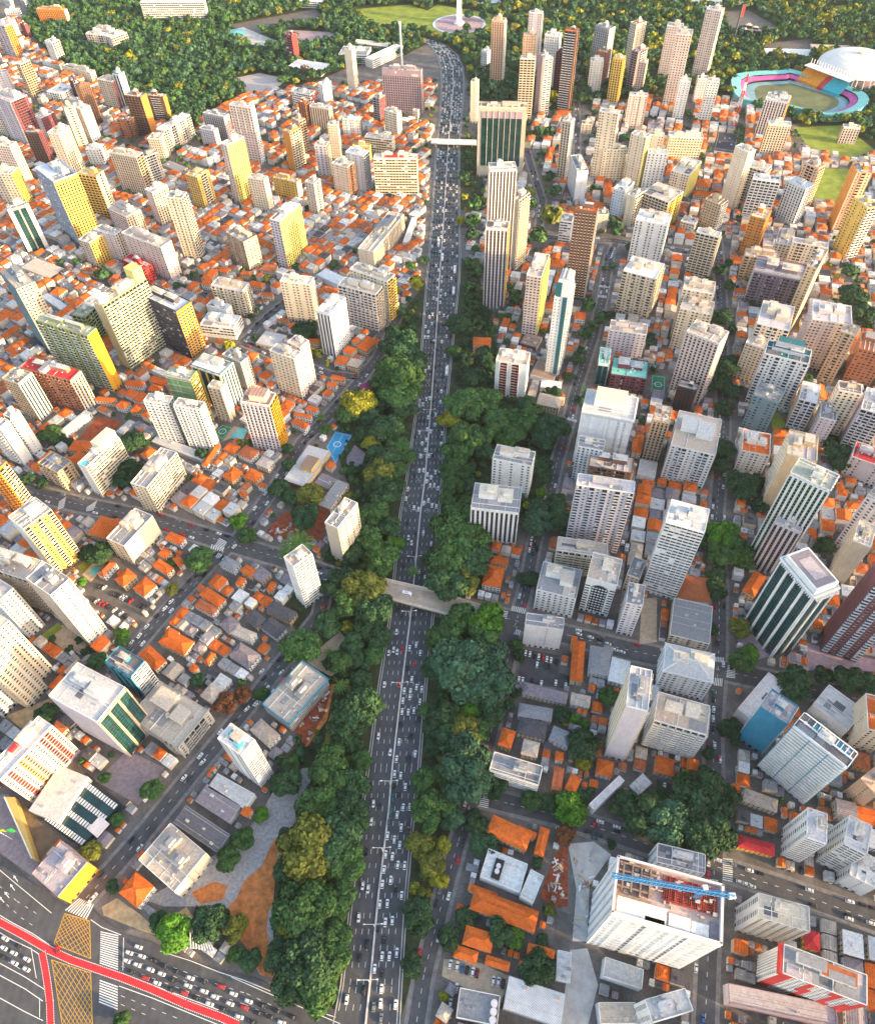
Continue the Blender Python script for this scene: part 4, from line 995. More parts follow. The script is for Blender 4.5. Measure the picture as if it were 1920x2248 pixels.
[109.1,1065.1,15.7,"d"],
[99.7,1073.2,9.5,"d"],
[222.8,1099.7,11.5,"d"],
[228.4,1149.8,11.9,"d"],
[237.4,1198.2,12.2,"d"],
[142.5,1240.5,8.6,"y"],
[245.7,1254.5,12.6,"d"],
[104.7,1293.1,8.9,"d"],
[88.3,1311.9,10.0,"d"],
[72.1,1340.2,9.1,"d"],
[102.9,1386.2,10.4,"d"],
[77.0,1397.6,9.4,"d"]]
C=[
[-30.6,150.5,1.5,"w","right carriageway of the avenue"],
[-26.9,149.5,1.5,"w","right carriageway of the avenue"],
[-31.2,143.2,1.5,"k","right carriageway of the avenue"],
[-28.1,139.0,1.5,"k","right carriageway of the avenue"],
[-24.1,142.6,1.5,"w","right carriageway of the avenue"],
[-31.5,136.3,1.5,"t","right carriageway of the avenue"],
[-42.8,133.6,1.5,"w","left carriageway of the avenue"],
[-39.3,131.6,1.5,"k","left carriageway of the avenue"],
[-44.7,142.4,1.5,"k","left carriageway of the avenue"],
[-32.4,128.7,1.46,"t","right carriageway of the avenue"],
[-25.3,131.0,1.5,"w","right carriageway of the avenue"],
[-21.5,131.1,1.5,"w","right carriageway of the avenue"],
[-28.8,127.0,1.46,"w","right carriageway of the avenue"],
[-43.7,123.5,1.46,"w","left carriageway of the avenue"],
[-33.5,123.0,1.46,"t","right carriageway of the avenue"],
[-26.4,119.8,1.46,"w","right carriageway of the avenue"],
[-22.3,118.9,1.46,"k","right carriageway of the avenue"],
[-34.2,115.6,1.46,"w","right carriageway of the avenue"],
[-30.3,113.5,1.46,"w","right carriageway of the avenue"],
[-27.2,110.5,1.46,"w","right carriageway of the avenue"],
[-46.0,107.0,1.46,"k","left carriageway of the avenue"],
[-35.1,105.8,1.46,"w","right carriageway of the avenue"],
[-31.3,104.7,1.46,"w","right carriageway of the avenue"],
[-28.2,100.1,1.46,"w","right carriageway of the avenue"],
[-24.4,99.7,1.46,"w","right carriageway of the avenue"],
[-35.8,98.0,1.46,"w","right carriageway of the avenue"],
[-32.1,92.4,1.46,"w","right carriageway of the avenue"],
[-36.6,90.5,1.46,"w","right carriageway of the avenue"],
[-29.3,88.3,1.46,"k","right carriageway of the avenue"],
[-26.0,84.7,1.46,"w","right carriageway of the avenue"],
[-47.3,90.2,1.46,"w","left carriageway of the avenue"],
[-44.4,88.4,1.46,"w","left carriageway of the avenue"],
[-37.8,80.8,1.49,"w","right carriageway of the avenue"],
[-33.7,81.0,1.49,"w","right carriageway of the avenue"],
[-30.9,72.8,1.49,"w","right carriageway of the avenue"],
[-48.9,74.7,1.49,"w","left carriageway of the avenue"],
[-34.6,72.0,1.49,"w","right carriageway of the avenue"],
[-38.6,69.5,1.49,"k","right carriageway of the avenue"],
[-35.0,63.9,1.49,"k","right carriageway of the avenue"],
[-43.9,62.2,1.49,"k","left carriageway of the avenue"],
[-47.5,55.9,1.49,"k","left carriageway of the avenue"],
[-36.0,56.5,1.49,"w","right carriageway of the avenue"],
[-32.2,56.4,1.49,"w","right carriageway of the avenue"],
[-28.3,57.9,1.49,"w","right carriageway of the avenue"],
[-39.7,51.1,1.49,"w","right carriageway of the avenue"],
[-35.8,49.1,1.49,"k","right carriageway of the avenue"],
[-36.0,42.3,1.47,"w","right carriageway of the avenue"],
[-44.8,41.9,1.47,"k","left carriageway of the avenue"],
[-53.4,38.2,1.47,"w","left carriageway of the avenue"],
[-36.3,36.2,1.47,"w","right carriageway of the avenue"],
[-28.8,35.5,1.47,"w","right carriageway of the avenue"],
[-39.7,34.7,1.47,"g","right carriageway of the avenue"],
[-35.9,29.9,1.47,"g","right carriageway of the avenue"],
[-23.2,340.4,1.49,"k","left carriageway of the avenue"],
[-16.9,330.7,1.49,"k","left carriageway of the avenue"],
[-11.1,330.7,1.49,"w","right carriageway of the avenue"],
[-6.9,336.5,1.49,"k","right carriageway of the avenue"],
[-3.7,333.9,1.49,"w","right carriageway of the avenue"],
[-22.3,326.8,1.49,"w","left carriageway of the avenue"],
[-20.1,321.9,1.49,"w","left carriageway of the avenue"],
[-5.4,320.3,1.49,"w","right carriageway of the avenue"],
[-18.7,312.9,1.49,"k","left carriageway of the avenue"],
[-21.8,306.6,1.49,"k","left carriageway of the avenue"],
[-25.6,301.0,1.49,"k","left carriageway of the avenue"],
[-10.5,290.4,1.49,"w","right carriageway of the avenue"],
[-14.4,295.8,1.49,"w","right carriageway of the avenue"],
[-34.4,267.4,1.49,"w","left carriageway of the avenue"],
[-29.3,263.7,1.49,"k","left carriageway of the avenue"],
[-26.7,258.9,1.46,"k","left carriageway of the avenue"],
[-19.4,256.9,1.46,"k","right carriageway of the avenue"],
[-30.5,247.0,1.46,"w","left carriageway of the avenue"],
[-17.1,236.7,1.46,"w","right carriageway of the avenue"],
[-9.9,239.8,1.46,"k","right carriageway of the avenue"],
[-21.5,234.3,1.46,"w","right carriageway of the avenue"],
[-26.6,233.8,1.46,"r","left carriageway of the avenue"],
[-29.8,231.8,1.46,"w","left carriageway of the avenue"],
[-32.3,233.5,1.46,"w","left carriageway of the avenue"],
[-35.6,231.2,1.46,"w","left carriageway of the avenue"],
[-14.4,230.5,1.46,"w","right carriageway of the avenue"],
[-18.6,223.1,1.46,"r","right carriageway of the avenue"],
[-23.1,219.4,1.46,"k","right carriageway of the avenue"],
[-20.1,211.5,1.46,"w","right carriageway of the avenue"],
[-38.0,208.5,1.47,"w","left carriageway of the avenue"],
[-28.4,208.3,1.46,"r","left carriageway of the avenue"],
[-25.0,203.7,1.47,"w","right carriageway of the avenue"],
[-21.0,203.1,1.47,"w","right carriageway of the avenue"],
[-21.4,199.5,1.47,"w","right carriageway of the avenue"],
[-17.0,206.1,1.47,"w","right carriageway of the avenue"],
[-13.7,204.5,1.47,"w","right carriageway of the avenue"],
[-25.8,197.0,1.47,"w","right carriageway of the avenue"],
[-36.8,194.5,1.47,"g","left carriageway of the avenue"],
[-15.0,195.9,1.47,"w","right carriageway of the avenue"],
[-26.3,189.8,1.47,"w","right carriageway of the avenue"],
[-22.4,189.3,1.47,"w","right carriageway of the avenue"],
[-18.8,190.2,1.47,"w","right carriageway of the avenue"],
[-27.0,181.2,1.47,"k","right carriageway of the avenue"],
[-16.4,184.0,1.47,"k","right carriageway of the avenue"],
[-40.9,174.3,1.47,"w","left carriageway of the avenue"],
[-20.7,173.3,1.47,"k","right carriageway of the avenue"],
[-24.0,171.6,1.47,"g","right carriageway of the avenue"],
[-28.1,170.1,1.47,"w","right carriageway of the avenue"],
[-33.4,163.8,1.47,"w","left carriageway of the avenue"],
[-18.2,162.4,1.47,"w","right carriageway of the avenue"],
[-22.1,159.8,1.47,"k","right carriageway of the avenue"],
[-29.5,159.4,1.47,"w","right carriageway of the avenue"],
[-236.3,70.0,-0.4,"w","left queue at the junction"],
[-228.0,66.4,-0.4,"k","left queue at the junction"],
[-235.4,65.6,-0.4,"w","left queue at the junction"],
[-229.4,63.2,-0.4,"w","left queue at the junction"],
[-234.5,61.5,-0.4,"k","left queue at the junction"],
[-221.6,60.2,-0.4,"w","left queue at the junction"],
[-227.5,58.6,-0.4,"w","left queue at the junction"],
[-220.4,55.7,-0.4,"w","left queue at the junction"],
[-164.1,64.2,-0.32,"w","main queue at the junction"],
[-168.4,61.7,-0.32,"w","main queue at the junction"],
[-161.4,59.9,-0.32,"w","main queue at the junction"],
[-154.1,57.6,-0.32,"k","main queue at the junction"],
[-148.5,55.0,-0.32,"k","main queue at the junction"],
[-141.8,52.6,-0.32,"k","main queue at the junction"],
[-168.7,58.0,-0.32,"w","main queue at the junction"],
[-162.9,56.1,-0.32,"w","main queue at the junction"],
[-155.6,53.8,-0.32,"w","main queue at the junction"],
[-149.3,51.7,-0.32,"w","main queue at the junction"],
[-143.3,48.9,-0.32,"k","main queue at the junction"],
[-165.5,52.9,-0.32,"k","main queue at the junction"],
[-157.3,50.2,-0.32,"r","main queue at the junction"],
[-150.8,47.8,-0.32,"w","main queue at the junction"],
[-134.2,49.6,-0.32,"w","main queue at the junction"],
[-143.6,44.8,-0.32,"k","main queue at the junction"],
[-134.7,46.2,-0.32,"w","main queue at the junction"],
[-127.0,47.8,-0.32,"k","main queue at the junction"],
[-135.9,43.1,-0.32,"r","main queue at the junction"],
[-126.0,43.6,-0.32,"w","main queue at the junction"],
[-129.6,40.7,-0.32,"k","main queue at the junction"],
[-120.1,41.1,-0.32,"w","main queue at the junction"],
[-122.3,38.2,-0.32,"w","main queue at the junction"],
[-117.7,45.4,-0.32,"r","main queue at the junction"],
[-110.9,42.1,-0.32,"w","main queue at the junction"],
[-102.8,38.8,-0.32,"w","main queue at the junction"],
[-112.0,38.0,-0.32,"w","main queue at the junction"],
[-115.2,35.8,-0.32,"k","main queue at the junction"],
[-104.4,36.1,-0.32,"r","main queue at the junction"],
[-95.9,36.8,-0.32,"k","main queue at the junction"],
[-106.5,32.4,-0.32,"w","main queue at the junction"],
[-97.2,33.7,-0.32,"k","main queue at the junction"],
[-90.8,31.8,-0.32,"k","main queue at the junction"],
[-87.8,34.2,-0.32,"k","main queue at the junction"],
[-99.7,30.0,-0.32,"k","main queue at the junction"],
[-79.9,31.5,-0.32,"k","main queue at the junction"],
[-85.1,29.5,-0.32,"w","main queue at the junction"],
[-206.6,64.1,-1.07,"r","red cycle strip"],
[-244.7,291.3,0.89,"k","left car park"],
[-241.1,290.6,0.89,"w","left car park"],
[-231.6,284.4,0.89,"k","left car park"],
[-229.0,283.2,0.89,"k","left car park"],
[-226.5,282.1,0.89,"w","left car park"],
[-224.2,280.9,0.89,"w","left car park"],
[-221.6,279.7,0.89,"k","left car park"],
[-219.1,278.4,0.89,"r","left car park"],
[-246.3,280.8,0.89,"k","left car park"],
[-243.4,279.2,0.89,"w","left car park"],
[-240.2,277.5,0.89,"r","left car park"],
[-236.8,276.0,0.89,"r","left car park"],
[-233.8,274.4,0.89,"k","left car park"],
[-228.8,271.4,0.89,"w","left car park"],
[-223.5,268.4,0.89,"w","left car park"],
[-220.0,266.5,0.89,"k","left car park"],
[-211.5,274.7,0.89,"k","left car park"],
[-209.0,273.2,0.89,"k","left car park"],
[-193.7,271.4,0.97,"w","left diagonal street"],
[-190.3,277.1,0.97,"w","left diagonal street"],
[-185.0,285.4,0.97,"k","left diagonal street"],
[-203.3,257.3,0.97,"w","left diagonal street"],
[-211.1,245.0,0.97,"w","left diagonal street"],
[-222.3,246.7,0.97,"w","left diagonal street"],
[-175.6,298.1,0.97,"k","left diagonal street"],
[-162.9,292.5,0.97,"w","left diagonal street"],
[-105.9,219.4,0.9,"w","street behind the white wall"],
[-119.2,220.6,0.9,"w","street behind the white wall"],
[-103.5,245.0,0.9,"w","street behind the white wall"],
[-107.4,239.9,0.9,"r","street behind the white wall"],
[-81.5,268.2,0.9,"r","street behind the white wall"],
[-125.3,194.8,0.9,"w","street behind the white wall"],
[-118.6,198.0,0.9,"w","street behind the white wall"],
[-131.7,186.0,0.9,"k","street behind the white wall"],
[-147.6,161.5,0.9,"w","street behind the white wall"],
[-87.1,301.8,-0.24,"k","ramp by the bridge"],
[-87.1,297.2,-0.24,"w","ramp by the bridge"],
[-78.2,297.8,-0.24,"k","ramp by the bridge"],
[-79.1,294.8,-0.24,"k","ramp by the bridge"],
[-80.9,292.1,-0.24,"k","ramp by the bridge"],
[-157.3,152.2,0.95,"w","diagonal street beside the gravel lot"],
[-153.6,151.2,0.95,"k","diagonal street beside the gravel lot"],
[-174.8,113.3,0.95,"w","diagonal street beside the gravel lot"],
[55.6,228.0,1.32,"w","corner car park"],
[58.5,227.1,1.32,"w","corner car park"],
[61.4,225.4,1.32,"k","corner car park"],
[64.0,224.9,1.32,"w","corner car park"],
[67.0,224.1,1.32,"r","corner car park"],
[69.2,223.1,1.32,"w","corner car park"],
[71.9,222.2,1.32,"w","corner car park"],
[75.0,221.3,1.32,"k","corner car park"],
[62.2,219.1,1.32,"w","corner car park"],
[68.1,218.1,1.32,"k","corner car park"],
[70.5,217.4,1.32,"k","corner car park"],
[49.4,209.2,1.32,"w","corner car park"],
[51.8,208.6,1.32,"w","corner car park"],
[58.1,208.0,1.32,"k","corner car park"],
[63.6,206.0,1.32,"w","corner car park"],
[73.0,206.0,1.32,"w","corner car park"],
[79.1,203.9,1.32,"w","corner car park"],
[80.4,208.7,1.32,"k","corner car park"],
[92.9,240.9,-0.39,"w","street below the arched window block"],
[100.5,238.3,-0.39,"w","street below the arched window block"],
[106.5,236.0,-0.39,"k","street below the arched window block"],
[111.3,232.9,-0.39,"w","street below the arched window block"],
[115.2,228.4,-0.39,"w","street below the arched window block"],
[119.6,226.6,-0.39,"w","street below the arched window block"],
[68.4,316.9,1.33,"w","wooded street above the bridge corner"],
[71.2,315.8,1.33,"k","wooded street above the bridge corner"],
[67.0,312.0,1.33,"w","wooded street above the bridge corner"],
[68.9,308.6,1.33,"k","wooded street above the bridge corner"],
[188.6,213.2,1.3,"k","street beside the pyramid roof"],
[172.3,195.6,1.3,"t","street beside the pyramid roof"],
[169.6,184.7,1.3,"w","street beside the pyramid roof"],
[167.8,178.8,1.3,"w","street beside the pyramid roof"],
[165.8,172.2,1.3,"k","street beside the pyramid roof"],
[164.2,161.9,1.3,"w","street beside the pyramid roof"],
[159.6,160.8,1.3,"r","street beside the pyramid roof"],
[165.2,153.0,1.3,"w","street beside the pyramid roof"],
[184.4,230.8,1.3,"k","street beside the pyramid roof"],
[217.3,336.5,1.3,"w","street beside the pyramid roof"],
[171.2,191.2,1.3,"k","street beside the pyramid roof"],
[14.7,127.8,-0.21,"w","street above the large orange roof"],
[64.0,116.8,-0.21,"w","street above the large orange roof"],
[73.4,118.2,-0.21,"b","street above the large orange roof"],
[84.4,118.3,-0.21,"r","street above the large orange roof"],
[96.4,114.1,-0.21,"k","street above the large orange roof"],
[83.0,110.9,-0.21,"t","street above the large orange roof"],
[-0.8,52.0,1.3,"w","small car park by the orange roofs"],
[2.7,51.0,1.3,"w","small car park by the orange roofs"],
[5.5,49.9,1.3,"b","small car park by the orange roofs"],
[7.9,49.2,1.3,"k","small car park by the orange roofs"],
[10.6,48.4,1.3,"w","small car park by the orange roofs"],
[12.9,47.6,1.3,"m","small car park by the orange roofs"],
[20.9,44.3,1.3,"w","small car park by the orange roofs"],
[23.4,43.8,1.3,"w","small car park by the orange roofs"],
[25.7,42.8,1.3,"k","small car park by the orange roofs"],
[-1.2,35.3,1.39,"w","yard of the plant house"],
[-1.6,31.2,1.39,"w","yard of the plant house"],
[2.1,41.6,1.39,"w","yard of the plant house"],
[165.0,91.8,-0.31,"w","street below the slatted office"],
[170.6,90.0,-0.31,"k","street below the slatted office"],
[158.3,86.2,-0.31,"w","street below the slatted office"],
[161.5,85.0,-0.31,"w","street below the slatted office"],
[164.0,83.8,-0.31,"w","street below the slatted office"],
[193.6,73.9,-0.31,"k","street below the slatted office"],
[213.8,75.1,-0.31,"w","street below the slatted office"],
[219.9,73.4,-0.31,"k","street below the slatted office"],
[224.6,71.7,-0.31,"k","street below the slatted office"],
[210.7,68.5,-0.31,"k","street below the slatted office"],
[221.0,64.6,-0.31,"w","street below the slatted office"],
[183.9,93.6,1.22,"k","forecourt of the slatted office"],
[187.1,92.4,1.22,"k","forecourt of the slatted office"],
[193.0,91.0,1.22,"k","forecourt of the slatted office"],
[207.4,85.9,1.22,"w","forecourt of the slatted office"],
[128.5,138.3,1.23,"w","dark car park by the trees"],
[135.0,136.2,1.23,"w","dark car park by the trees"],
[137.2,135.5,1.23,"k","dark car park by the trees"],
[179.0,145.0,1.29,"k","forecourt of the blue building"],
[185.6,146.3,1.29,"k","forecourt of the blue building"],
[173.5,146.5,1.29,"w","forecourt of the blue building"],
[124.7,46.8,1.29,"w","street beside the netted construction"],
[122.8,25.4,1.29,"b","street beside the netted construction"],
[-16.6,57.8,1.1,"r","gravel side road"]]
PT={"deck":[[-58.1,292.7],[-1.8,274.9],[29.9,261.1],[22.3,247.5],[-2.2,257.6],[-42.5,271.5],[-63.2,278.3]],"foot":[[6.8,959.7],[65.0,951.9],[64.4,940.7],[6.6,948.4]],"obelisk":[61.0,1381.7],"dome":[619.5,1135.1],"domeR":53.1,"mast":[399.9,973.6],"flagpole":[-249.6,120.1],"antenna":[-32.0,1203.6],"banner":[482.6,1268.7],"stad":[[513.1,1134.6],[446.7,1126.6],[427.3,1082.0],[431.5,1041.9],[477.8,1023.2],[531.0,986.1],[577.3,1004.9],[598.3,1037.6],[588.7,1070.1],[530.5,1133.2]],"wedge":[[-259.0,142.2],[-253.2,142.1],[-229.2,106.9],[-231.8,108.1]],"glassroof":[[-232.6,129.2],[-217.5,153.6],[-191.1,136.5],[-206.5,114.4]],"crane":[86.6,68.2],"van":[-23.0,272.5],"buses":[[26.0,673.7],[23.3,635.6],[13.8,697.3],[12.4,512.9],[10.5,724.3]],"lamps":[[-36.9,106.4],[-39.9,69.4],[-41.6,45.1],[-33.2,142.6],[-26.5,204.0],[-19.6,255.9],[-16.4,301.1],[-6.8,400.6],[-3.4,452.0]],"arrows":[[-239.0,97.7],[-239.3,93.3],[-241.1,89.6],[-243.1,87.5]],"arrowd":[[-243.4,101.7],[-243.7,97.3],[-245.3,93.3],[-247.5,90.9]],"kiosk":[[-138.5,75.6],[-127.4,68.2],[-121.5,60.2],[-135.5,62.5]]}
LM=[
["ribbed office",-28.4,1059.3],
["crimson tower",-197.9,1247.5],
["park palace",-59.1,1240.0],
["white hospital",-415.6,1438.8],
["pink forest cluster",-518.3,1368.8],
["brown twin towers",-371.3,1014.5],
["lilac slab",-529.3,1009.0],
["folded slab",-347.2,860.9],
["golden striped tower",-388.5,766.7],
["ochre tower",-373.6,810.3],
["speckled tower",-254.2,718.4],
["dark glass office",-431.5,740.9],
["pinkish slab",-288.8,692.5],
["pale lilac tower",-218.0,927.7],
["plain orange tower",-160.0,905.4],
["lemon striped tower",-215.7,836.1],
["banded cream block",-35.4,836.9],
["bright striped tower",-145.5,705.5],
["red lined block",-50.2,718.7],
["green glass tower",88.3,875.1],
["orange striped tower",104.7,1139.4],
["brown banded tower",143.5,622.6],
["eight sided tower",206.8,854.9],
["white twin towers",336.6,1012.5],
["tallest pinkish tower",399.5,1145.4],
["orange stadium tower",439.5,958.4],
["plain cream slab",342.3,784.9],
["arched balcony tower",447.4,733.8],
["green slab",-309.5,516.6],
["louvred tower",-238.4,564.3],
["red roofed block",-325.8,490.7],
["white end walls",-334.8,429.9],
["roof pool block",-259.6,394.3],
["line pattern towers",-219.3,438.3],
["green netted tower",-202.9,458.7],
["amber balcony tower",-137.7,430.3],
["school hall",-104.1,398.9],
["black strip tower",-89.3,554.6],
["broad balcony slab",-65.3,589.2],
["plain end tower",-67.2,319.2],
["teal and white tower",110.5,516.7],
["red balcony block",68.1,485.8],
["cluttered roof block",58.8,373.8],
["dark strip block",42.6,332.7],
["netted round tower",132.6,403.9],
["gridded block",112.7,315.8],
["maroon block",171.2,490.2],
["navy roofed tower",288.8,464.3],
["orange roofed block",250.9,392.1],
["green planted tower",237.9,299.2],
["glazed corner tower",223.2,477.3],
["roof terrace tower",199.9,390.2],
["yellow slatted tower",-278.0,316.5],
["blank walled block",-223.7,327.5],
["courtyard tower",-243.1,256.2],
["large grey office",-203.6,184.9],
["rough concrete building",-168.8,186.6],
["patterned facade",-239.2,158.4],
["ribbon tower",-92.0,277.3],
["blue edged site",-92.8,200.3],
["roof tank tower",-113.7,154.0],
["arched window block",108.7,267.2],
["blank lilac slab",105.0,167.3],
["glass tower",219.3,236.1],
["dark red office",264.0,226.9],
["ribbed white slab",156.3,278.8],
["pyramid roof",152.7,205.2],
["blue striped building",200.1,140.8],
["station roof",-226.9,143.0],
["tan villa",-150.0,104.5],
["netted construction",96.3,64.9],
["stained block",162.0,65.0],
["red banded block",172.8,39.1],
["slatted office",191.7,104.1],
["road corner hall",-209.3,100.0]]

# ------------------------------------------------------------------ materials
MATS = {}
def mat(name, col, rough=.85, noise=.12, scale=.25, spec=.3, metal=0., stain=0., island=0., lines=None, hue=0.):
    if name in MATS: return MATS[name]
    m = bpy.data.materials.new(name); m.use_nodes = True
    nt = m.node_tree; n = nt.nodes; l = nt.links; b = n['Principled BSDF']
    b.inputs['Roughness'].default_value = rough; b.inputs['Metallic'].default_value = metal
    next(i_ for i_ in b.inputs if i_.name.startswith('Specular') and i_.type == 'VALUE').default_value = spec
    tc = n.new('ShaderNodeTexCoord')
    last = None
    def mulnode(prev, fac, lo, hi):
        mr = n.new('ShaderNodeMapRange'); mr.inputs['From Min'].default_value = .3; mr.inputs['From Max'].default_value = .7
        mr.inputs['To Min'].default_value = lo; mr.inputs['To Max'].default_value = hi
        l.new(fac, mr.inputs['Value'])
        mx = n.new('ShaderNodeMix'); mx.data_type = 'RGBA'; mx.blend_type = 'MULTIPLY'; mx.inputs['Factor'].default_value = 1
        if prev is None: mx.inputs[6].default_value = (*col, 1)
        else: l.new(prev, mx.inputs[6])
        l.new(mr.outputs[0], mx.inputs[7]); return mx.outputs[2]
    if noise:
        t = n.new('ShaderNodeTexNoise'); t.inputs['Scale'].default_value = scale; t.inputs['Detail'].default_value = 6; t.inputs['Roughness'].default_value = .65
        l.new(tc.outputs['Object'], t.inputs['Vector'])
        last = mulnode(last, t.outputs['Fac'], 1-noise, 1+noise)
    if stain:
        mp = n.new('ShaderNodeMapping'); mp.inputs['Scale'].default_value = (1, 1, .12); l.new(tc.outputs['Object'], mp.inputs['Vector'])
        t = n.new('ShaderNodeTexNoise'); t.inputs['Scale'].default_value = .9; t.inputs['Detail'].default_value = 4
        l.new(mp.outputs[0], t.inputs['Vector'])
        last = mulnode(last, t.outputs['Fac'], 1-stain, 1+stain*.4)
    if lines:
        w = n.new('ShaderNodeTexWave'); w.bands_direction = lines[1]; w.inputs['Scale'].default_value = lines[0]; w.inputs['Distortion'].default_value = .6
        l.new(tc.outputs['Object'], w.inputs['Vector'])
        last = mulnode(last, w.outputs['Fac'], 1-lines[2], 1+lines[2]*.3)
    if island:
        g = n.new('ShaderNodeNewGeometry')
        mr = n.new('ShaderNodeMapRange'); mr.inputs['To Min'].default_value = 1-island; mr.inputs['To Max'].default_value = 1+island
        l.new(g.outputs['Random Per Island'], mr.inputs['Value'])
        mx = n.new('ShaderNodeMix'); mx.data_type = 'RGBA'; mx.blend_type = 'MULTIPLY'; mx.inputs['Factor'].default_value = 1
        if last is None: mx.inputs[6].default_value = (*col, 1)
        else: l.new(last, mx.inputs[6])
        l.new(mr.outputs[0], mx.inputs[7]); last = mx.outputs[2]
    if hue:
        oi = n.new('ShaderNodeObjectInfo'); hs = n.new('ShaderNodeHueSaturation')
        mr = n.new('ShaderNodeMapRange'); mr.inputs['To Min'].default_value = 1-hue; mr.inputs['To Max'].default_value = 1+hue
        l.new(oi.outputs['Random'], mr.inputs['Value']); l.new(mr.outputs[0], hs.inputs['Value'])
        l.new(last, hs.inputs['Color']); last = hs.outputs[0]
    if last is None: b.inputs['Base Color'].default_value = (*col, 1)
    else: l.new(last, b.inputs['Base Color'])
    MATS[name] = m
    return m
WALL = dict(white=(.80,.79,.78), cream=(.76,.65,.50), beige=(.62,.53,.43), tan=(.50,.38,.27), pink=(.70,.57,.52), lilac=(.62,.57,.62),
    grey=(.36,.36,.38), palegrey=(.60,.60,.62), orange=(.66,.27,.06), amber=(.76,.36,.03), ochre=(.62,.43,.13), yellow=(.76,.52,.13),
    lemon=(.84,.70,.22), brown=(.20,.11,.08), maroon=(.22,.07,.09), brick=(.38,.16,.09), rust=(.45,.21,.13), mauve=(.34,.26,.31),  # lemon and yellow also serve as painted sunlight on some right faces
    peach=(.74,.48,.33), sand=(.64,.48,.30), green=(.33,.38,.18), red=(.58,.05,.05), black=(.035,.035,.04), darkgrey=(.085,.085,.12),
    teal=(.03,.14,.17), bluegrey=(.42,.47,.58), concrete=(.44,.41,.38), bluepaint=(.05,.28,.44), pinkwhite=(.74,.68,.69), bluewhite=(.68,.73,.80),
    greybeige=(.48,.43,.37), darkmaroon=(.20,.075,.085), tealgrey=(.20,.29,.33), netwhite=(.70,.73,.78), netgreen=(.13,.24,.13), glass=(.03,.09,.10),
    blue=(.05,.2,.5), slat=(.74,.73,.72), whitestain=(.66,.62,.57), aqua=(.18,.55,.52))
TWO = dict(stripe=('cream','brown'), redcream=('cream','rust'), orangestripe=('white','orange'), whitebrown=('cream','pinkwhite'), lilacbrown=('lilac','brown'),
    bluestripe=('palegrey','bluepaint'), brownstripe=('brown','cream'), whitedark=('white','darkgrey'), whiteglass=('white','teal'), glassgold=('teal','yellow'),
    whiteyellow=('white','yellow'), orangecream=('amber','cream'), sunlitgreen=('green','lemon'), tealwhite=('white','teal'), gridgrey=('lilac','mauve'),
    greenwhite=('white','netgreen'), lemonyellow=('yellow','cream'), pattern=('white','red'), maroonblue=('darkmaroon','bluegrey'), ribwhite=('white','white'),
    bluewhitestripe=('white','teal'), brownwhite=('pinkwhite','maroon'), redwhite=('white','red'), darkslat=('white','teal'))
ROOF = dict(tan=(.52,.43,.36), white=(.74,.73,.72), grey=(.28,.28,.30), palegrey=(.52,.52,.53), cream=(.66,.58,.48), beige=(.58,.50,.42), brown=(.30,.20,.15), brick=(.36,.16,.09),
    mauve=(.26,.22,.25), black=(.05,.05,.07), bluewhite=(.58,.66,.76), red=(.58,.04,.05), orange=(.64,.135,.02), greygreen=(.38,.40,.34), darkgrey=(.14,.14,.16),
    tealroof=(.22,.62,.55), tealnavy=(.03,.14,.17), pinkwhite=(.68,.62,.62), pinkgrey=(.46,.40,.42), lilac=(.52,.48,.52), concrete=(.46,.41,.36), ochre=(.56,.42,.2),
    pink=(.62,.52,.48), corrugated=(.62,.62,.64), stained=(.62,.55,.45), deck=(.55,.42,.38), maroon=(.2,.09,.1), bluepaint=(.05,.25,.4), peach=(.7,.5,.36), rust=(.40,.12,.05), dark=(.09,.085,.10))
def wm(c): return mat('wall '+c, WALL[c], rough=.85, noise=.10, scale=.12, stain=.10)
def rm(c):
    if c == 'corrugated': return mat('roof '+c, ROOF[c], rough=.6, noise=.15, scale=.2, lines=(.5,'DIAGONAL',.25))
    return mat('roof '+c, ROOF[c], rough=.9, noise=.22, scale=.7, stain=.12)
def tile(c): return mat('tile '+c, ROOF[c], rough=.8, noise=.30, scale=.55, lines=(.8,'Z',.22), hue=.16)
GL = [mat('glass dark', (.025,.028,.034), rough=.15, noise=0, spec=.6), mat('glass blind', (.20,.18,.16), rough=.5, noise=0), mat('glass blue', (.05,.075,.10), rough=.12, noise=0, spec=.6), mat('frame white', (.72,.72,.72), noise=.05)]
GREENGL = mat('green glass', (.012,.045,.045), rough=.08, noise=.5, scale=.15, spec=.7)
ASPH = mat('asphalt', (.088,.088,.096), rough=.95, noise=.25, scale=.12, lines=(.07,'X',.06))
ASPH2 = mat('street asphalt', (.100,.096,.100), rough=.95, noise=.3, scale=.15)
PAINT = mat('road paint', (.78,.78,.76), noise=.15, scale=2.)
YPAINT = mat('yellow paint', (.72,.38,.03), noise=.2, scale=2.)
REDP = mat('cycle lane red', (.62,.035,.045), noise=.25, scale=.3)
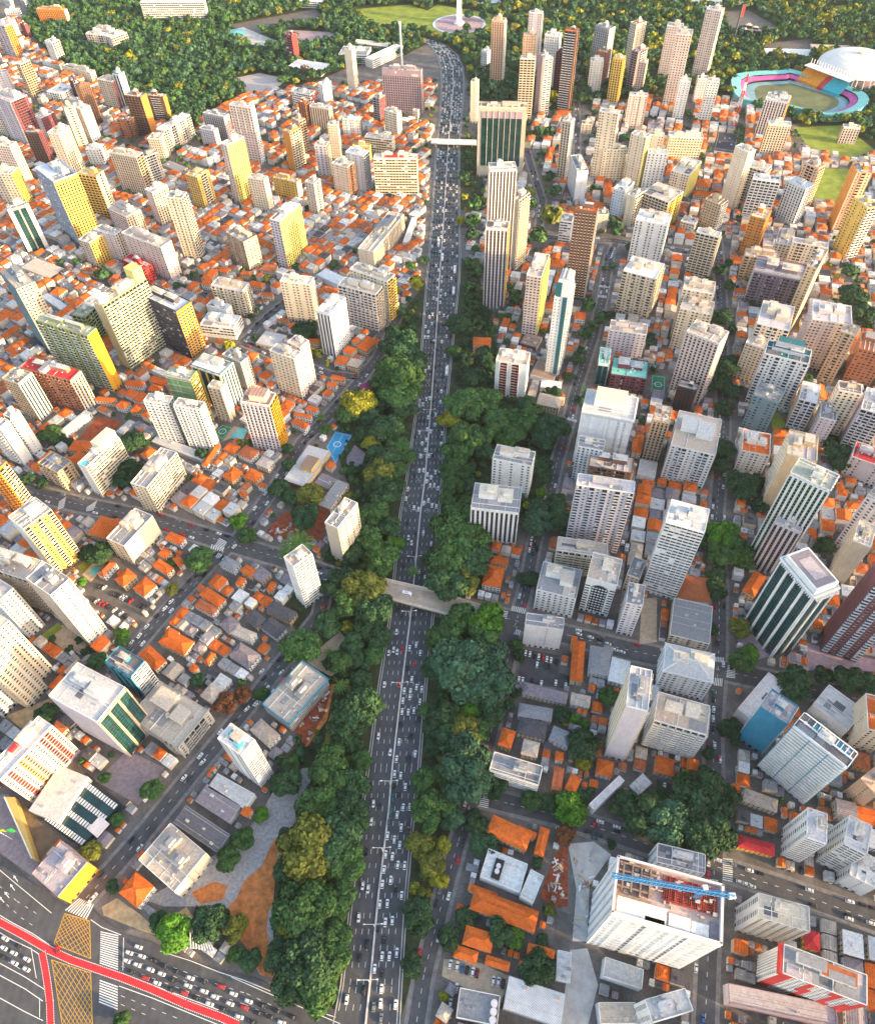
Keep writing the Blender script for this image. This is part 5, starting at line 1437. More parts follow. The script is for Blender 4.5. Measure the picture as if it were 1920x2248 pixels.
LOTM = dict(verge=mat('verge ground', (.045,.055,.025), noise=.5, scale=.15), lawn=mat('lawn', (.22,.27,.035), noise=.35, scale=.08), lake=mat('lake water', (.42,.47,.52), rough=.2, noise=.1, scale=.02),
    field=mat('field grass', (.13,.15,.075), noise=.3, scale=.05), sandbrown=mat('brown forecourt', (.20,.14,.09), noise=.3, scale=.2), lot=mat('lot asphalt', (.14,.125,.115), noise=.3, scale=.2), lotdark=mat('lot dark', (.07,.07,.075), noise=.3, scale=.2), pale=mat('pale slab', (.52,.49,.46), noise=.25, scale=.15),
    pool=mat('pool water', (.10,.52,.58), rough=.1, noise=.15, scale=.3), pinkpave=mat('pink paving', (.40,.29,.32), noise=.25, scale=.3), gravel=mat('gravel', (.40,.37,.37), noise=.35, scale=.6),
    earth=mat('orange earth', (.58,.20,.06), noise=.45, scale=.25), redearth=mat('red earth', (.30,.07,.03), noise=.5, scale=.3), sand=mat('sand ground', (.48,.34,.19), noise=.35, scale=.25), sandpave=mat('sand paving', (.50,.38,.27), noise=.25, scale=.4),
    mauvepave=mat('mauve paving', (.27,.22,.24), noise=.25, scale=.4), lawndry=mat('dry lawn', (.30,.22,.05), noise=.4, scale=.3), court_green=mat('court green', (.04,.22,.12), noise=.15, scale=.4), court_blue=mat('court blue', (.04,.30,.55), noise=.15, scale=.4))
SLABM = {}
# ------------------------------------------------------------------ mesh helpers
class MB:
    def __init__(s): s.v = []; s.f = []; s.m = []
    def quad(s, a, b, c, d, m=0):
        i = len(s.v); s.v += [a, b, c, d]; s.f.append((i, i+1, i+2, i+3)); s.m.append(m)
    def tri(s, a, b, c, m=0):
        i = len(s.v); s.v += [a, b, c]; s.f.append((i, i+1, i+2)); s.m.append(m)
    def poly(s, pts, m=0):
        i = len(s.v); s.v += [tuple(p) for p in pts]; s.f.append(tuple(range(i, i+len(pts)))); s.m.append(m)
    def prism(s, pts, z0, z1, m=0, mt=None, bottom=False):
        n = len(pts); i = len(s.v)
        s.v += [(p[0], p[1], z0) for p in pts] + [(p[0], p[1], z1) for p in pts]
        for k in range(n):
            s.f.append((i+k, i+(k+1) % n, i+n+(k+1) % n, i+n+k)); s.m.append(m)
        s.f.append(tuple(range(i+n, i+2*n))); s.m.append(m if mt is None else mt)
        if bottom: s.f.append(tuple(range(i+n-1, i-1, -1))); s.m.append(m)
    def box(s, c, u, v, z0, z1, m=0, mt=None):
        cx, cy = c; s.prism([(cx-u[0]-v[0], cy-u[1]-v[1]), (cx+u[0]-v[0], cy+u[1]-v[1]), (cx+u[0]+v[0], cy+u[1]+v[1]), (cx-u[0]+v[0], cy-u[1]+v[1])], z0, z1, m, mt)
    def cyl(s, c, r, z0, z1, n=10, m=0, mt=None, r1=None):
        r1 = r if r1 is None else r1; i = len(s.v)
        for z, rr in ((z0, r), (z1, r1)): s.v += [(c[0]+rr*math.cos(2*math.pi*k/n), c[1]+rr*math.sin(2*math.pi*k/n), z) for k in range(n)]
        for k in range(n): s.f.append((i+k, i+(k+1) % n, i+n+(k+1) % n, i+n+k)); s.m.append(m)
        s.f.append(tuple(range(i+n, i+2*n))); s.m.append(m if mt is None else mt)
    def bar(s, a, b, r, m=0):
        a = Vector(a); b = Vector(b); d = (b-a).normalized(); p = d.orthogonal().normalized()*r; q = d.cross(p)
        i = len(s.v)
        for o in (a, b): s.v += [tuple(o+p+q), tuple(o-p+q), tuple(o-p-q), tuple(o+p-q)]
        for k in range(4): s.f.append((i+k, i+(k+1) % 4, i+4+(k+1) % 4, i+4+k)); s.m.append(m)
        s.f += [(i+3, i+2, i+1, i), (i+4, i+5, i+6, i+7)]; s.m += [m, m]
    def mesh(s, name, mats):
        me = bpy.data.meshes.new(name)
        me.vertices.add(len(s.v)); me.vertices.foreach_set('co', np.array(s.v, dtype=np.float32).ravel())
        lens = np.array([len(f) for f in s.f], dtype=np.int32); idx = np.concatenate([np.array(f, dtype=np.int32) for f in s.f]) if len(set(map(len, s.f))) > 1 else np.array(s.f, dtype=np.int32).ravel()
        me.loops.add(len(idx)); me.loops.foreach_set('vertex_index', idx)
        me.polygons.add(len(lens)); st = np.zeros(len(lens), dtype=np.int32); st[1:] = np.cumsum(lens)[:-1]
        me.polygons.foreach_set('loop_start', st); me.polygons.foreach_set('material_index', np.array(s.m, dtype=np.int32))
        for m in mats: me.materials.append(m)
        me.polygons.foreach_set('use_smooth', np.zeros(len(lens), dtype=bool)); me.update(calc_edges=True); return me
    def build(s, name, mats, parent=None, loc=None, kind=None):
        if not s.f: return None
        return link(name, s.mesh(name, mats), parent, loc, kind)
def link(name, me, parent=None, loc=None, kind=None):
    o = bpy.data.objects.new(name, me); COL.objects.link(o)
    if parent is not None: o.parent = parent
    if loc is not None: o.location = loc
    if kind: o['kind'] = kind
    return o
def describe(o, label, cat, group=None):
    o['label'] = label; o['category'] = cat
    if group: o['group'] = group
    return o
def thing(name, label, cat, loc, group=None, rz=0.):
    o = bpy.data.objects.new(name, None); COL.objects.link(o); o.location = loc; o.rotation_euler = (0, 0, rz); o.empty_display_size = .5
    return describe(o, label, cat, group)
def area(p): return sum(p[i-1][0]*p[i][1]-p[i][0]*p[i-1][1] for i in range(len(p)))
def ccw(p): return p if area(p) > 0 else p[::-1]
def flat(name, polys, z, m):
    b = MB()
    for p in polys:
        p = ccw(p); v3 = [Vector((x, y, z)) for x, y in p]; i = len(b.v); b.v += [tuple(q) for q in v3]
        for t in tessellate_polygon([v3]):
            t = tuple(t); q = [p[k] for k in t]
            if area(q) < 0: t = t[::-1]
            b.f.append(tuple(i+k for k in t)); b.m.append(0)
    return b.build(name, [m], kind='structure')
def strip(name, pts, w, z, m, wide=None):
    b = MB(); n = len(pts); P = [Vector((p[0], p[1])) for p in pts]; off = []
    for i in range(n):
        d = (P[min(i+1, n-1)]-P[max(i-1, 0)]).normalized(); nrm = Vector((-d.y, d.x)); off.append(nrm*w/2)
    for i in range(n-1):
        a, c = P[i], P[i+1]
        b.quad((*(a-off[i]), z), (*(c-off[i+1]), z), (*(c+off[i+1]), z), (*(a+off[i]), z))
    return b, off, P
# ------------------------------------------------------------------ ground, roads, lots
GROUND = mat('ground', (.17,.15,.14), rough=.95, noise=.4, scale=.09, stain=.25)
flat('ground', [[(-6000,-3000),(6000,-3000),(6000,9000),(-6000,9000)]], 0, GROUND)
LZ = []
for i, (n, mn, lay, pts) in enumerate(LOTS):
    LZ.append(.03+.045*lay+.0007*i); flat(n, [pts], LZ[-1], LOTM[mn])
Z_ROAD = .20
for ri, (w, pts) in enumerate(ROADS):
    b, off, P = strip('street', pts, w, Z_ROAD+.002*ri, ASPH2); b.build('street', [ASPH2], kind='structure')
    kb = MB()
    for sgn in (1, -1):
        for i in range(len(P)-1):
            a0 = P[i]+off[i]*sgn; a1 = P[i+1]+off[i+1]*sgn; b0 = P[i]+off[i]*sgn*(1+4.4/w); b1 = P[i+1]+off[i+1]*sgn*(1+4.4/w)
            q = [tuple(a0), tuple(a1), tuple(b1), tuple(b0)]
            kb.prism(ccw(q), .0, .10+.004*sgn+.003*ri)
    kb.build('pavement', [mat('pavement', (.24,.215,.205), noise=.3, scale=.3)], kind='structure')
    mk = MB()
    if w > 7.5:
        for i in range(len(P)-1):
            L = (P[i+1]-P[i]).length; d = (P[i+1]-P[i])/max(L, .1); nn = Vector((-d.y, d.x))*.12; s = 0
            while s+2 < L:
                a = P[i]+d*s; c = P[i]+d*(s+2.2); mk.quad((*(a-nn), .24), (*(c-nn), .24), (*(c+nn), .24), (*(a+nn), .24)); s += 6
    mk.build('lane_marking', [PAINT], kind='structure')
# avenue
ab = MB(); mk = MB(); md = MB(); kb = MB()
for i in range(len(AVE)-1):
    A0, A1 = AVE[i], AVE[i+1]
    l0, m0, r0 = [Vector(p) for p in A0]; l1, m1, r1 = [Vector(p) for p in A1]
    ex0 = (l0-r0).normalized()*1.2; ex1 = (l1-r1).normalized()*1.2
    ab.quad((*(l0+ex0), .24), (*(r0-ex0), .24), (*(r1-ex1), .24), (*(l1+ex1), .24))
    for (p0, q0, p1, q1) in ((l0, m0, l1, m1), (m0, r0, m1, r1)):
        nl = 4
        L = (p1-p0).length
        for k in range(nl+1):
            f = k/nl
            if p0 is m0 and k == 0 or q0 is m0 and k == nl: continue
            a = p0+(q0-p0)*f; c = p1+(q1-p1)*f; d = (c-a).normalized(); nn = Vector((-d.y, d.x))*(.14 if k in (0, nl) else .11)
            if k in (0, nl): mk.quad((*(a-nn), .28), (*(c-nn), .28), (*(c+nn), .28), (*(a+nn), .28))
            else:
                s = 0; LL = (c-a).length
                while s+2.5 < LL:
                    x = a+d*s; y = a+d*(s+2.6); mk.quad((*(x-nn), .28), (*(y-nn), .28), (*(y+nn), .28), (*(x+nn), .28)); s += 7.5
    d = (m1-m0).normalized(); nn = Vector((-d.y, d.x))
    md.prism(ccw([tuple(m0-nn*.45), tuple(m1-nn*.45), tuple(m1+nn*.45), tuple(m0+nn*.45)]), .2, 1.0)
    for e, o in ((l0, ex0), (r0, -ex0)):
        e1 = l1 if e is l0 else r1; o1 = ex1 if e is l0 else -ex1
        kb.prism(ccw([tuple(e+o), tuple(e1+o1), tuple(e1+o1*1.4), tuple(e+o*1.4)]), .0, .45)
ab.build('avenue', [ASPH], kind='structure'); mk.build('avenue_marking', [PAINT], kind='structure')
md.build('median_barrier', [mat('barrier', (.62,.56,.54), noise=.25, scale=.5)], kind='structure'); kb.build('avenue_kerb', [mat('kerb', (.50,.48,.46), noise=.2)], kind='structure')
# junction
flat('junction_road', [JUNC], .30, ASPH)
kb = MB()
JP = [Vector(p) for p in JUNC]
cb = MB()
for q in CYC:
    b, off, P = strip('c', q, 3.4, .36, REDP); cb.v += [(x, y, z) for x, y, z in b.v] if False else []
    b.build('cycle_lane', [REDP], kind='structure')
    ln = MB()
    for sg in (1, -1):
        for i in range(len(P)-1):
            a = P[i]+off[i]*sg; c = P[i+1]+off[i+1]*sg; L = (c-a).length; d = (c-a).normalized(); nn = Vector((-d.y, d.x))*.18; s = 0
            while s+.5 < L:
                x = a+d*s; y = a+d*(s+.6); ln.quad((*(x-nn), .40), (*(y-nn), .40), (*(y+nn), .40), (*(x+nn), .40)); s += 1.1
    ln.build('cycle_lane_marking', [PAINT], kind='structure')
hb = MB()
def lerp(a, b, t): return a+(b-a)*t
def lineq(b, a, c, w, z):
    d = (c-a)
    if d.length < .05: return
    d.normalize(); nn = Vector((-d.y, d.x))*w; b.quad((*(a-nn), z), (*(c-nn), z), (*(c+nn), z), (*(a+nn), z))
for q in BOX:
    p = [Vector(x) for x in q]
    for i in range(4): lineq(hb, p[i], p[(i+1) % 4], .15, .34)
    n = 7
    def bil(s, t): return lerp(lerp(p[0], p[1], s), lerp(p[3], p[2], s), t)
    for k in range(-n+1, n):
        t0 = max(0, k/n); s0 = max(0, -k/n); e = 1-max(t0, s0)
        lineq(hb, bil(s0, t0), bil(s0+e, t0+e), .11, .343)
        lineq(hb, bil(1-s0, t0), bil(1-s0-e, t0+e), .11, .346)
hb.build('box_junction_marking', [YPAINT], kind='structure')
zb = MB()
for q, n, d in ZEB:
    p = [Vector(x) for x in q]
    for k in range(n):
        t0 = (k+.15)/n; t1 = (k+.65)/n
        if d == 'v': a, b, c, e = lerp(p[0], p[3], t0), lerp(p[1], p[2], t0), lerp(p[1], p[2], t1), lerp(p[0], p[3], t1)
        else: a, b, c, e = lerp(p[0], p[1], t0), lerp(p[0], p[1], t1), lerp(p[3], p[2], t1), lerp(p[3], p[2], t0)
        zb.quad((*a, .385), (*b, .385), (*c, .385), (*e, .385))
zb.build('zebra_crossing', [PAINT], kind='structure')
lb = MB()
for q in LIN:
    for i in range(len(q)-1): lineq(lb, Vector(q[i]), Vector(q[i+1]), .16, .35)
for q in DSH:
    for i in range(len(q)-1):
        a, c = Vector(q[i]), Vector(q[i+1]); L = (c-a).length; s = 0
        while s+2 < L: lineq(lb, lerp(a, c, s/L), lerp(a, c, (s+2.2)/L), .1, .352); s += 6
lb.build('junction_marking', [PAINT], kind='structure')

# ------------------------------------------------------------------ buildings
def cols(c):
    if c in TWO: return TWO[c]
    return (c, None)
NEAR_D = 265.0
def building(row):
    cx, cy, ux, uy, vx, vy, h, st, cl, cr, roofc, label, parts = row
    rr = random.Random(int(cx*7+cy*13+h))
    near = cy < NEAR_D; mid = cy < 620
    root = thing('house_block' if h < 14 else 'apartment_block' if h < 30 else 'tower_block', label, 'building', (cx, cy, 0))
    u = Vector((ux, uy)); v = Vector((vx, vy))
    A = -u-v; L = u-v; C = u+v; Rr = -u+v   # corners: A near, L left, Rr right, C far
    (c0, a0), (c1, a1) = cols(cl), cols(cr)
    names = []
    def slot(c):
        if c not in names: names.append(c)
        return names.index(c)
    slot(c0)
    walls = MB(); trim = MB(); win = MB(); bal = MB()
    winl = []      # separate windows of near blocks
    tn = []
    def tslot(c):
        if c not in tn: tn.append(c)
        return tn.index(c)
    bn = []
    def bslot(c):
        if c not in bn: bn.append(c)
        return bn.index(c)
    gf = (h > 12)
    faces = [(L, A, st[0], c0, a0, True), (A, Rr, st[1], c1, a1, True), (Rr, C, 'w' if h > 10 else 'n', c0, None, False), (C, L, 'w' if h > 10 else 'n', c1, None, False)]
    fh = 3.0 if h > 9 else h/max(1, round(h/3.2))
    nf = max(1, int(round(h/fh))); fh = h/nf
    for (P, Q, s, c, acc, vis) in faces:
        d = Q-P; ln = d.length; d = d/ln; nrm = Vector((d.y, -d.x))
        def pt(t, z, o): return (P.x+d.x*t+nrm.x*o, P.y+d.y*t+nrm.y*o, z)
        def fq(b, t0, t1, z0, z1, o, m=0): b.quad(pt(t0, z0, o), pt(t1, z0, o), pt(t1, z1, o), pt(t0, z1, o), m)
        def fb(b, t0, t1, z0, z1, o0, o1, m=0):
            a = [pt(t0, z0, o0), pt(t1, z0, o0), pt(t1, z1, o0), pt(t0, z1, o0)]; e = [pt(t0, z0, o1), pt(t1, z0, o1), pt(t1, z1, o1), pt(t0, z1, o1)]
            i = len(b.v); b.v += a+e
            b.f += [(i+4, i+5, i+6, i+7), (i+3, i+7, i+6, i+2), (i, i+1, i+5, i+4), (i, i+4, i+7, i+3), (i+1, i+2, i+6, i+5)]; b.m += [m]*5
        wmat = slot(c)
        fq(walls, 0, ln, 0, h, 0, wmat)
        def pane(t0, t1, z0, z1, o=.03, g=None):
            g = rr.choices((0, 1, 2), (7, 2, 2))[0] if g is None else g
            if near and vis and (t1-t0) > 1.0 and len(winl) < 170:
                b = MB(); fq(b, t0, t1, z0, z1, o, g)
                fb(b, t0-.08, t1+.08, z0-.14, z0, 0, .14, 3)
                winl.append(b)
            else: fq(win, t0, t1, z0, z1, o, g)
        acs = tslot(acc or c)
        if not vis and s != 'n':
            nb = max(1, int(ln/4.2)); bw = ln/nb
            for k in range(nb):
                for j in range(nf): fq(win, k*bw+bw*.3, k*bw+bw*.7, j*fh+1, j*fh+2.3, .03, rr.choice((0, 0, 1)))
        elif s == 'w':
            tgt = rr.choice((2.9, 3.3, 3.8)); nb = max(1, int(ln/tgt)); bw = ln/nb; ww = rr.choice((1.3, 1.6, 1.9)); wh = rr.choice((1.2, 1.35, 1.5))
            pat = rr.choice(((1,), (1, 1, 0), (1, 1), (1, 1, 1, 2), (1, 2), (1, 1, 2, 1))); belts = rr.random() < .3
            grooves = rr.random() < .45
            for k in range(nb):
                p_ = pat[min(k, nb-1-k) % len(pat)]
                if p_ == 0 and nb > 2: continue
                w2 = ww if p_ == 1 else .8
                for j in range(nf):
                    if j == 0 and h > 15: continue
                    t = k*bw+bw/2; pane(t-w2/2, t+w2/2, j*fh+.95, j*fh+.95+(wh if p_ == 1 else .8))
            if belts:
                for j in range(1, nf+1): fb(trim, 0, ln, j*fh-.22, j*fh, 0, .14, acs)
            elif grooves and nb > 2:
                for k in range(0, nb+1, 2): fb(trim, max(0, k*bw-.25), min(ln, k*bw+.25), 0, h-.4, 0, .30, acs)
        elif s == 'n':
            if ln > 7 and h > 14:
                for t in ([ln/2] if ln < 18 else [ln*.42, ln*.58]):
                    if rr.random() < .6:
                        for j in range(1, nf): fq(win, t-.4, t+.4, j*fh+1.2, j*fh+2.0, .03, 0)
                for j in range(4, nf, 4): fb(trim, 0, ln, j*fh-.06, j*fh+.06, 0, .03, acs)
        elif s == 'b':
            nb = max(1, int(ln/4.0)); bw = ln/nb
            pat = rr.choice(((1,), (1, 0), (1, 1, 0), (0, 1, 1, 0), (1,)))
            if nb < 3: pat = (1,)
            pc = bslot(acc or c); glassy = rr.random() < .3; arch = rr.random() < .2
            for k in range(nb):
                if pat[min(k, nb-1-k) % len(pat)]:
                    t0, t1 = k*bw+bw*.08, k*bw+bw*.92
                    fq(win, t0+.1, t1-.1, 2.6 if h > 15 else .2, h-.35, .025, 0)  # flat dark sheet stands in for the shaded recess behind the balconies
                    for j in range(1 if h > 15 else 0, nf):
                        z = j*fh
                        fb(bal, t0, t1, z-.12, z+.14, 0, 1.25, pc)
                        if glassy: fb(bal, t0+.05, t1-.05, z+.14, z+1.0, 1.12, 1.2, bslot('bluewhite'))
                        else: fb(bal, t0, t1, z+.14, z+1.05, 1.08, 1.25, pc)
                        if mid: fb(bal, t0, t0+.14, z+.14, z+1.05, 0, 1.08, pc); fb(bal, t1-.14, t1, z+.14, z+1.05, 0, 1.08, pc)
                        if mid and rr.random() < .5: fq(win, t0+.4, t0+bw*.4, z+.2, z+2.3, .06, rr.choice((1, 3, 2)))
                    fb(trim, t0-.12, t0+.1, 0, h, 0, .3, tslot(c)); fb(trim, t1-.1, t1+.12, 0, h, 0, .3, tslot(c))
                else:
                    for j in range(1, nf):
                        t = k*bw+bw/2; pane(t-.75, t+.75, j*fh+.95, j*fh+2.25)
        elif s == 'h' or s == 's':
            strong = (s == 's')
            fq(win, .4, ln-.4, 2.5 if h > 12 else .6, h-.5, .03, 0)
            for j in range(0 if h <= 12 else 1, nf+1):
                z0 = j*fh-(.35 if not strong else .2); z1 = min(j*fh+.95 if not strong else j*fh+1.5, h)
                fb(trim, 0, ln, z0, z1, 0, .35 if not strong else .9, tslot(c))
            nb = max(2, int(ln/3.4)); bw = ln/nb
            if strong:
                for k in range(0, nb+1, 3): fb(trim, max(0, k*bw-.2), min(ln, k*bw+.2), 0, h, .85, 1.1, tslot('bluepaint'))
            else:
                for k in range(nb+1): fb(trim, max(0, k*bw-.16), min(ln, k*bw+.16), .5, h, 0, .22, tslot(c))
                for k in range(nb):
                    for j in range(1, nf):
                        if rr.random() < .22: fq(win, k*bw+.3, k*bw+bw-.3, j*fh+.95, j*fh+2.6, .06, rr.choice((1, 2, 3)))
        elif s == 'v':
            nb = max(2, int(round(ln/3.3))); bw = ln/nb
            for k in range(nb):
                fq(win, k*bw+bw*.28, k*bw+bw*.78, 2, h-1.2, .03, 0)
                for j in range(1, nf): fb(trim, k*bw+bw*.26, k*bw+bw*.80, j*fh-.5, j*fh+.45, 0, .07, acs if acc else tslot(c))
            for k in range(nb+1):
                t = k*bw; fb(trim, max(0, t-bw*.2), min(ln, t+bw*.24), 0, h, 0, .45, tslot(c))
            fb(trim, 0, ln, h-1.3, h, 0, .5, tslot(c))
        elif s == 'g':
            fq(win, .3, ln-.3, 1, h-1, .03, 4)
            nb = max(2, int(round(ln/8.0))); bw = ln/nb
            for k in range(nb+1): fb(trim, max(0, k*bw-.8), min(ln, k*bw+.8), 0, h, 0, .7, tslot(acc or ('white' if c in ('glass', 'teal') else c)))
            for j in range(1, nf): fb(trim, 0, ln, j*fh-.07, j*fh+.07, .03, .12, tslot('teal'))
            m_ = int(ln/2)
            for k in range(1, m_): fb(trim, k*ln/m_-.05, k*ln/m_+.05, 1, h-1, .03, .10, tslot('teal'))
            fb(trim, 0, ln, h-1.6, h, 0, .75, tslot('white' if c in ('glass', 'teal') else c))
        elif s == 'R':
            for f0, f1 in ((.14, .38), (.52, .76)):
                fq(win, ln*f0, ln*f1, 2, h-.8, .03, 0)
                for j in range(1, nf):
                    fb(bal, ln*f0, ln*f1, j*fh-.1, j*fh+.14, 0, 1.0, bslot('white')); fb(bal, ln*f0, ln*(f0+f1)/2-.2, j*fh+.14, j*fh+1.0, .85, 1.0, bslot('rust'))
                    fb(bal, ln*(f0+f1)/2+.2, ln*f1, j*fh+.14, j*fh+1.0, .85, 1.0, bslot('red'))
                fb(trim, ln*f0-.3, ln*f0, 0, h, 0, 1.1, acs); fb(trim, ln*f1, ln*f1+.3, 0, h, 0, 1.1, acs)
        elif s == 't':
            fb(trim, ln*.62, ln*.94, 0, h+2, 0, .25, tslot('teal'))
            for j in range(1, nf):
                for f in (.15, .42): pane(ln*f-.45, ln*f+.45, j*fh+1, j*fh+1.9)
                fq(win, ln*.72, ln*.84, j*fh+1, j*fh+2, .28, 2)
        elif s == 'a':
            r_ = ln*.27; cz = h-r_-4.5; cxm = ln/2
            fq(win, cxm-r_, cxm+r_, 3, cz, .03, 0)
            pts = [pt(cxm+r_*math.cos(a*math.pi/12), cz+r_*math.sin(a*math.pi/12), .03) for a in range(13)]
            i = len(win.v); win.v += pts; win.f.append(tuple(range(i, i+13))); win.m.append(0)
            for j in range(1, nf-2):
                for k in range(5):
                    t = cxm-r_+r_*2*(k+.5)/5
                    fb(trim, t-r_*.13, t+r_*.13, j*fh+.2, j*fh+1.25, 0, .2, tslot('white'))
                for f in (.09, .91):
                    fq(win, ln*f-1.6, ln*f+1.6, j*fh+1.0, j*fh+2.3, .03, 0)
            for k in range(13):
                a = k*math.pi/12; b_ = (k+1)*math.pi/12
                if k < 12: walls.quad(pt(cxm+r_*math.cos(a), cz+r_*math.sin(a), .3), pt(cxm+r_*1.14*math.cos(a), cz+r_*1.14*math.sin(a), .3), pt(cxm+r_*1.14*math.cos(b_), cz+r_*1.14*math.sin(b_), .3), pt(cxm+r_*math.cos(b_), cz+r_*math.sin(b_), .3), slot('tealgrey'))
        elif s == 'N':
            n_ = max(3, int(ln/1.6)); top = h*.96
            offs = [.5+rr.uniform(-.16, .16) for _ in range(n_+1)]
            nz = max(3, int(top/6)); zs = [top*k/nz for k in range(nz+1)]
            gap = rr.randint(3, n_-3) if n_ > 8 else -1; gap2 = int(n_*.72) if ln > 25 else -1
            mt_ = tslot(c)
            for k in range(n_):
                if k in (gap, gap2) and c == 'netwhite' and ln > 25:
                    for j in range(nf): fb(trim, k*ln/n_, (k+1)*ln/n_, j*fh, j*fh+.3, 0, .3, tslot('concrete'))
                    continue
                for z0, z1 in zip(zs[:-1], zs[1:]):
                    dz = rr.uniform(-.06, .06)
                    trim.quad(pt(k*ln/n_, z0, offs[k]), pt((k+1)*ln/n_, z0, offs[k+1]), pt((k+1)*ln/n_, z1-.05, offs[k+1]+dz), pt(k*ln/n_, z1-.05, offs[k]+dz), mt_)
            for z in zs[1:]: fb(trim, 0, ln, z-.1, z+.02, .3, .72, tslot('palegrey'))
            fb(trim, 0, ln, h-.9, h+.6, .1, .85, tslot('white' if c == 'netwhite' else 'concrete'))
        elif s == 'p':
            nb = 10; bw = ln/nb
            cc = ['cream', 'red', 'maroon', 'cream', 'white', 'rust', 'orange', 'cream', 'red', 'cream'][::-1]
            for k in range(nb):
                for j in range(1, nf):
                    fb(trim, k*bw+.15, k*bw+bw-.15, j*fh, j*fh+2.4, 0, .25, tslot(cc[k]))
                    fq(win, k*bw+bw*.3, k*bw+bw*.7, j*fh+.5, j*fh+1.9, .27, 0)
                fb(trim, k*bw-.12, k*bw+.12, 0, h, 0, .5, tslot('white'))
        elif s == 'S':
            nb = int(ln/2.4); bw = ln/nb
            def red(t, z):
                f = t/ln
                return (z < h and f < .10+.0*z) or abs((f-.36)-(h-z)/h*.10) < .045 or abs((f-.66)-(h-z)/h*.10) < .045 or f > .86+(z/h)*.06
            for k in range(nb):
                for j in range(nf):
                    t = k*bw+bw/2; z = j*fh+fh/2
                    if red(t, z): fb(trim, k*bw, (k+1)*bw, j*fh, (j+1)*fh, 0, .22, tslot('red'))
                    elif j: fq(win, t-.7, t+.7, j*fh+.9, j*fh+2.2, .03, rr.choice((0, 2, 0)))
        # ground floor
        if h > 15 and s not in 'NpS':
            k = 0.8
            while k+2 < ln: fq(win, k, k+rr.uniform(1.2, 2.4), .3, 2.5, .04, rr.choice((0, 0, 1))); k += 3.6
    # roof, parapet, roof house
    roof = MB(); eu = u.normalized(); ev = v.normalized(); lu = u.length; lv = v.length
    ph = .0 if h < 8 else rr.choice((.7, 1.0, 1.2)); pw = .3
    walls.quad((*A, h), (*Rr, h), (*C, h), (*L, h), slot(c0))
    if roofc == 'orange' or (roofc == 'red' and h < 30):
        pass
    roof.quad((*(A+(eu+ev)*pw), h+.12), (*(Rr+(eu-ev)*pw), h+.12), (*(C-(eu+ev)*pw), h+.12), (*(L-(eu-ev)*pw), h+.12), 0)
    if ph:
        pc = slot('white' if c0 in ('white', 'cream', 'palegrey', 'lilac', 'pink', 'bluewhite', 'beige') else c0)
        for s1, a, b in ((ev, A, L), (-eu*-1, A, Rr), (-ev, Rr, C), (-eu, L, C)):
            walls.prism(ccw([tuple(a), tuple(b), tuple(b+s1*pw), tuple(a+s1*pw)]), h, h+ph, pc)
    rn = ['roof '+roofc]
    top = rr.choice(('tan', 'beige', 'palegrey', 'grey', 'cream', roofc)) if roofc not in ('orange', 'red', 'tealroof', 'tealnavy') else 'palegrey'
    rmats = [tile(roofc) if roofc in ('orange', 'red') else rm(roofc), wm(c0 if c0 not in ('netwhite', 'netgreen', 'glass', 'teal') else 'white'), rm(top), rm('grey'), wm('white'), rm('darkgrey'), rm('pinkgrey')]
    heads = MB()
    if h > 9 and lu*lv > 45 and roofc not in ('orange', 'red', 'deck'):
        # patches of other roofing and thin upstands that divide the deck
        for k in range(rr.randint(2, 4)):
            a_, b_ = rr.uniform(-.6, .6), rr.uniform(-.6, .6)
            heads.box(eu*a_*lu+ev*b_*lv, eu*lu*rr.uniform(.12, .34), ev*lv*rr.uniform(.15, .36), h+.12, h+.17+.012*k, 5, rr.choice((5, 3, 3, 6, 2, 0)))
        for k in range(rr.randint(1, 3)):
            if rr.random() < .5: heads.box(eu*rr.uniform(-.7, .7)*lu, eu*.14, ev*(lv-.35), h+.12, h+.6, 4)
            else: heads.box(ev*rr.uniform(-.7, .7)*lv, eu*(lu-.35), ev*.14, h+.12, h+.58, 4)
    if h > 11 and 'sitecrown' not in parts and 'netcrown' not in parts:
        nh = 1 if lu*lv < 110 else 2
        for k in range(nh):
            hu = lu*rr.uniform(.22, .4); hv = lv*rr.uniform(.25, .45); hz = rr.uniform(2.6, 5.0)
            cc = eu*((rr.uniform(-.3, .3) if nh == 1 else (-.45+.9*k))*lu*.8)+ev*rr.uniform(.05, .4)*lv
            heads.box(cc, eu*hu, ev*hv, h+.12, h+hz, 1, 2)
            heads.box(cc, eu*(hu+.18), ev*(hv+.18), h+hz, h+hz+.2, 1, 2)
            if rr.random() < .75: heads.box(cc+eu*rr.uniform(-.3, .3)*hu, eu*hu*.45, ev*hv*.5, h+hz+.2, h+hz+rr.uniform(1.2, 2.6), 4, 2)
        for k in range(rr.randint(3, 9)):
            c_ = eu*rr.uniform(-.8, .8)*lu+ev*rr.uniform(-.85, .85)*lv; s_ = rr.uniform(.4, 1.1)
            heads.box(c_, eu*s_, ev*s_*.8, h+.12, h+.12+rr.uniform(.5, 1.6), rr.choice((1, 4, 3)), rr.choice((2, 2, 3)))
        if lu*lv > 60:
            for k in range(rr.randint(1, 3)):
                a_ = eu*rr.uniform(-.9, .9)*lu; heads.box(a_, eu*.12, ev*(lv-.4), h+.12, h+.3, 4, 2)
            # low roof screens and terraces
            for k in range(rr.randint(0, 2)):
                c_ = eu*rr.choice((-.6, .6))*lu+ev*rr.choice((-.55, .5))*lv; heads.box(c_, eu*lu*.3, ev*lv*.35, h+.12, h+rr.uniform(.25, .5), 4, rr.choice((2, 3, 5, 6)))
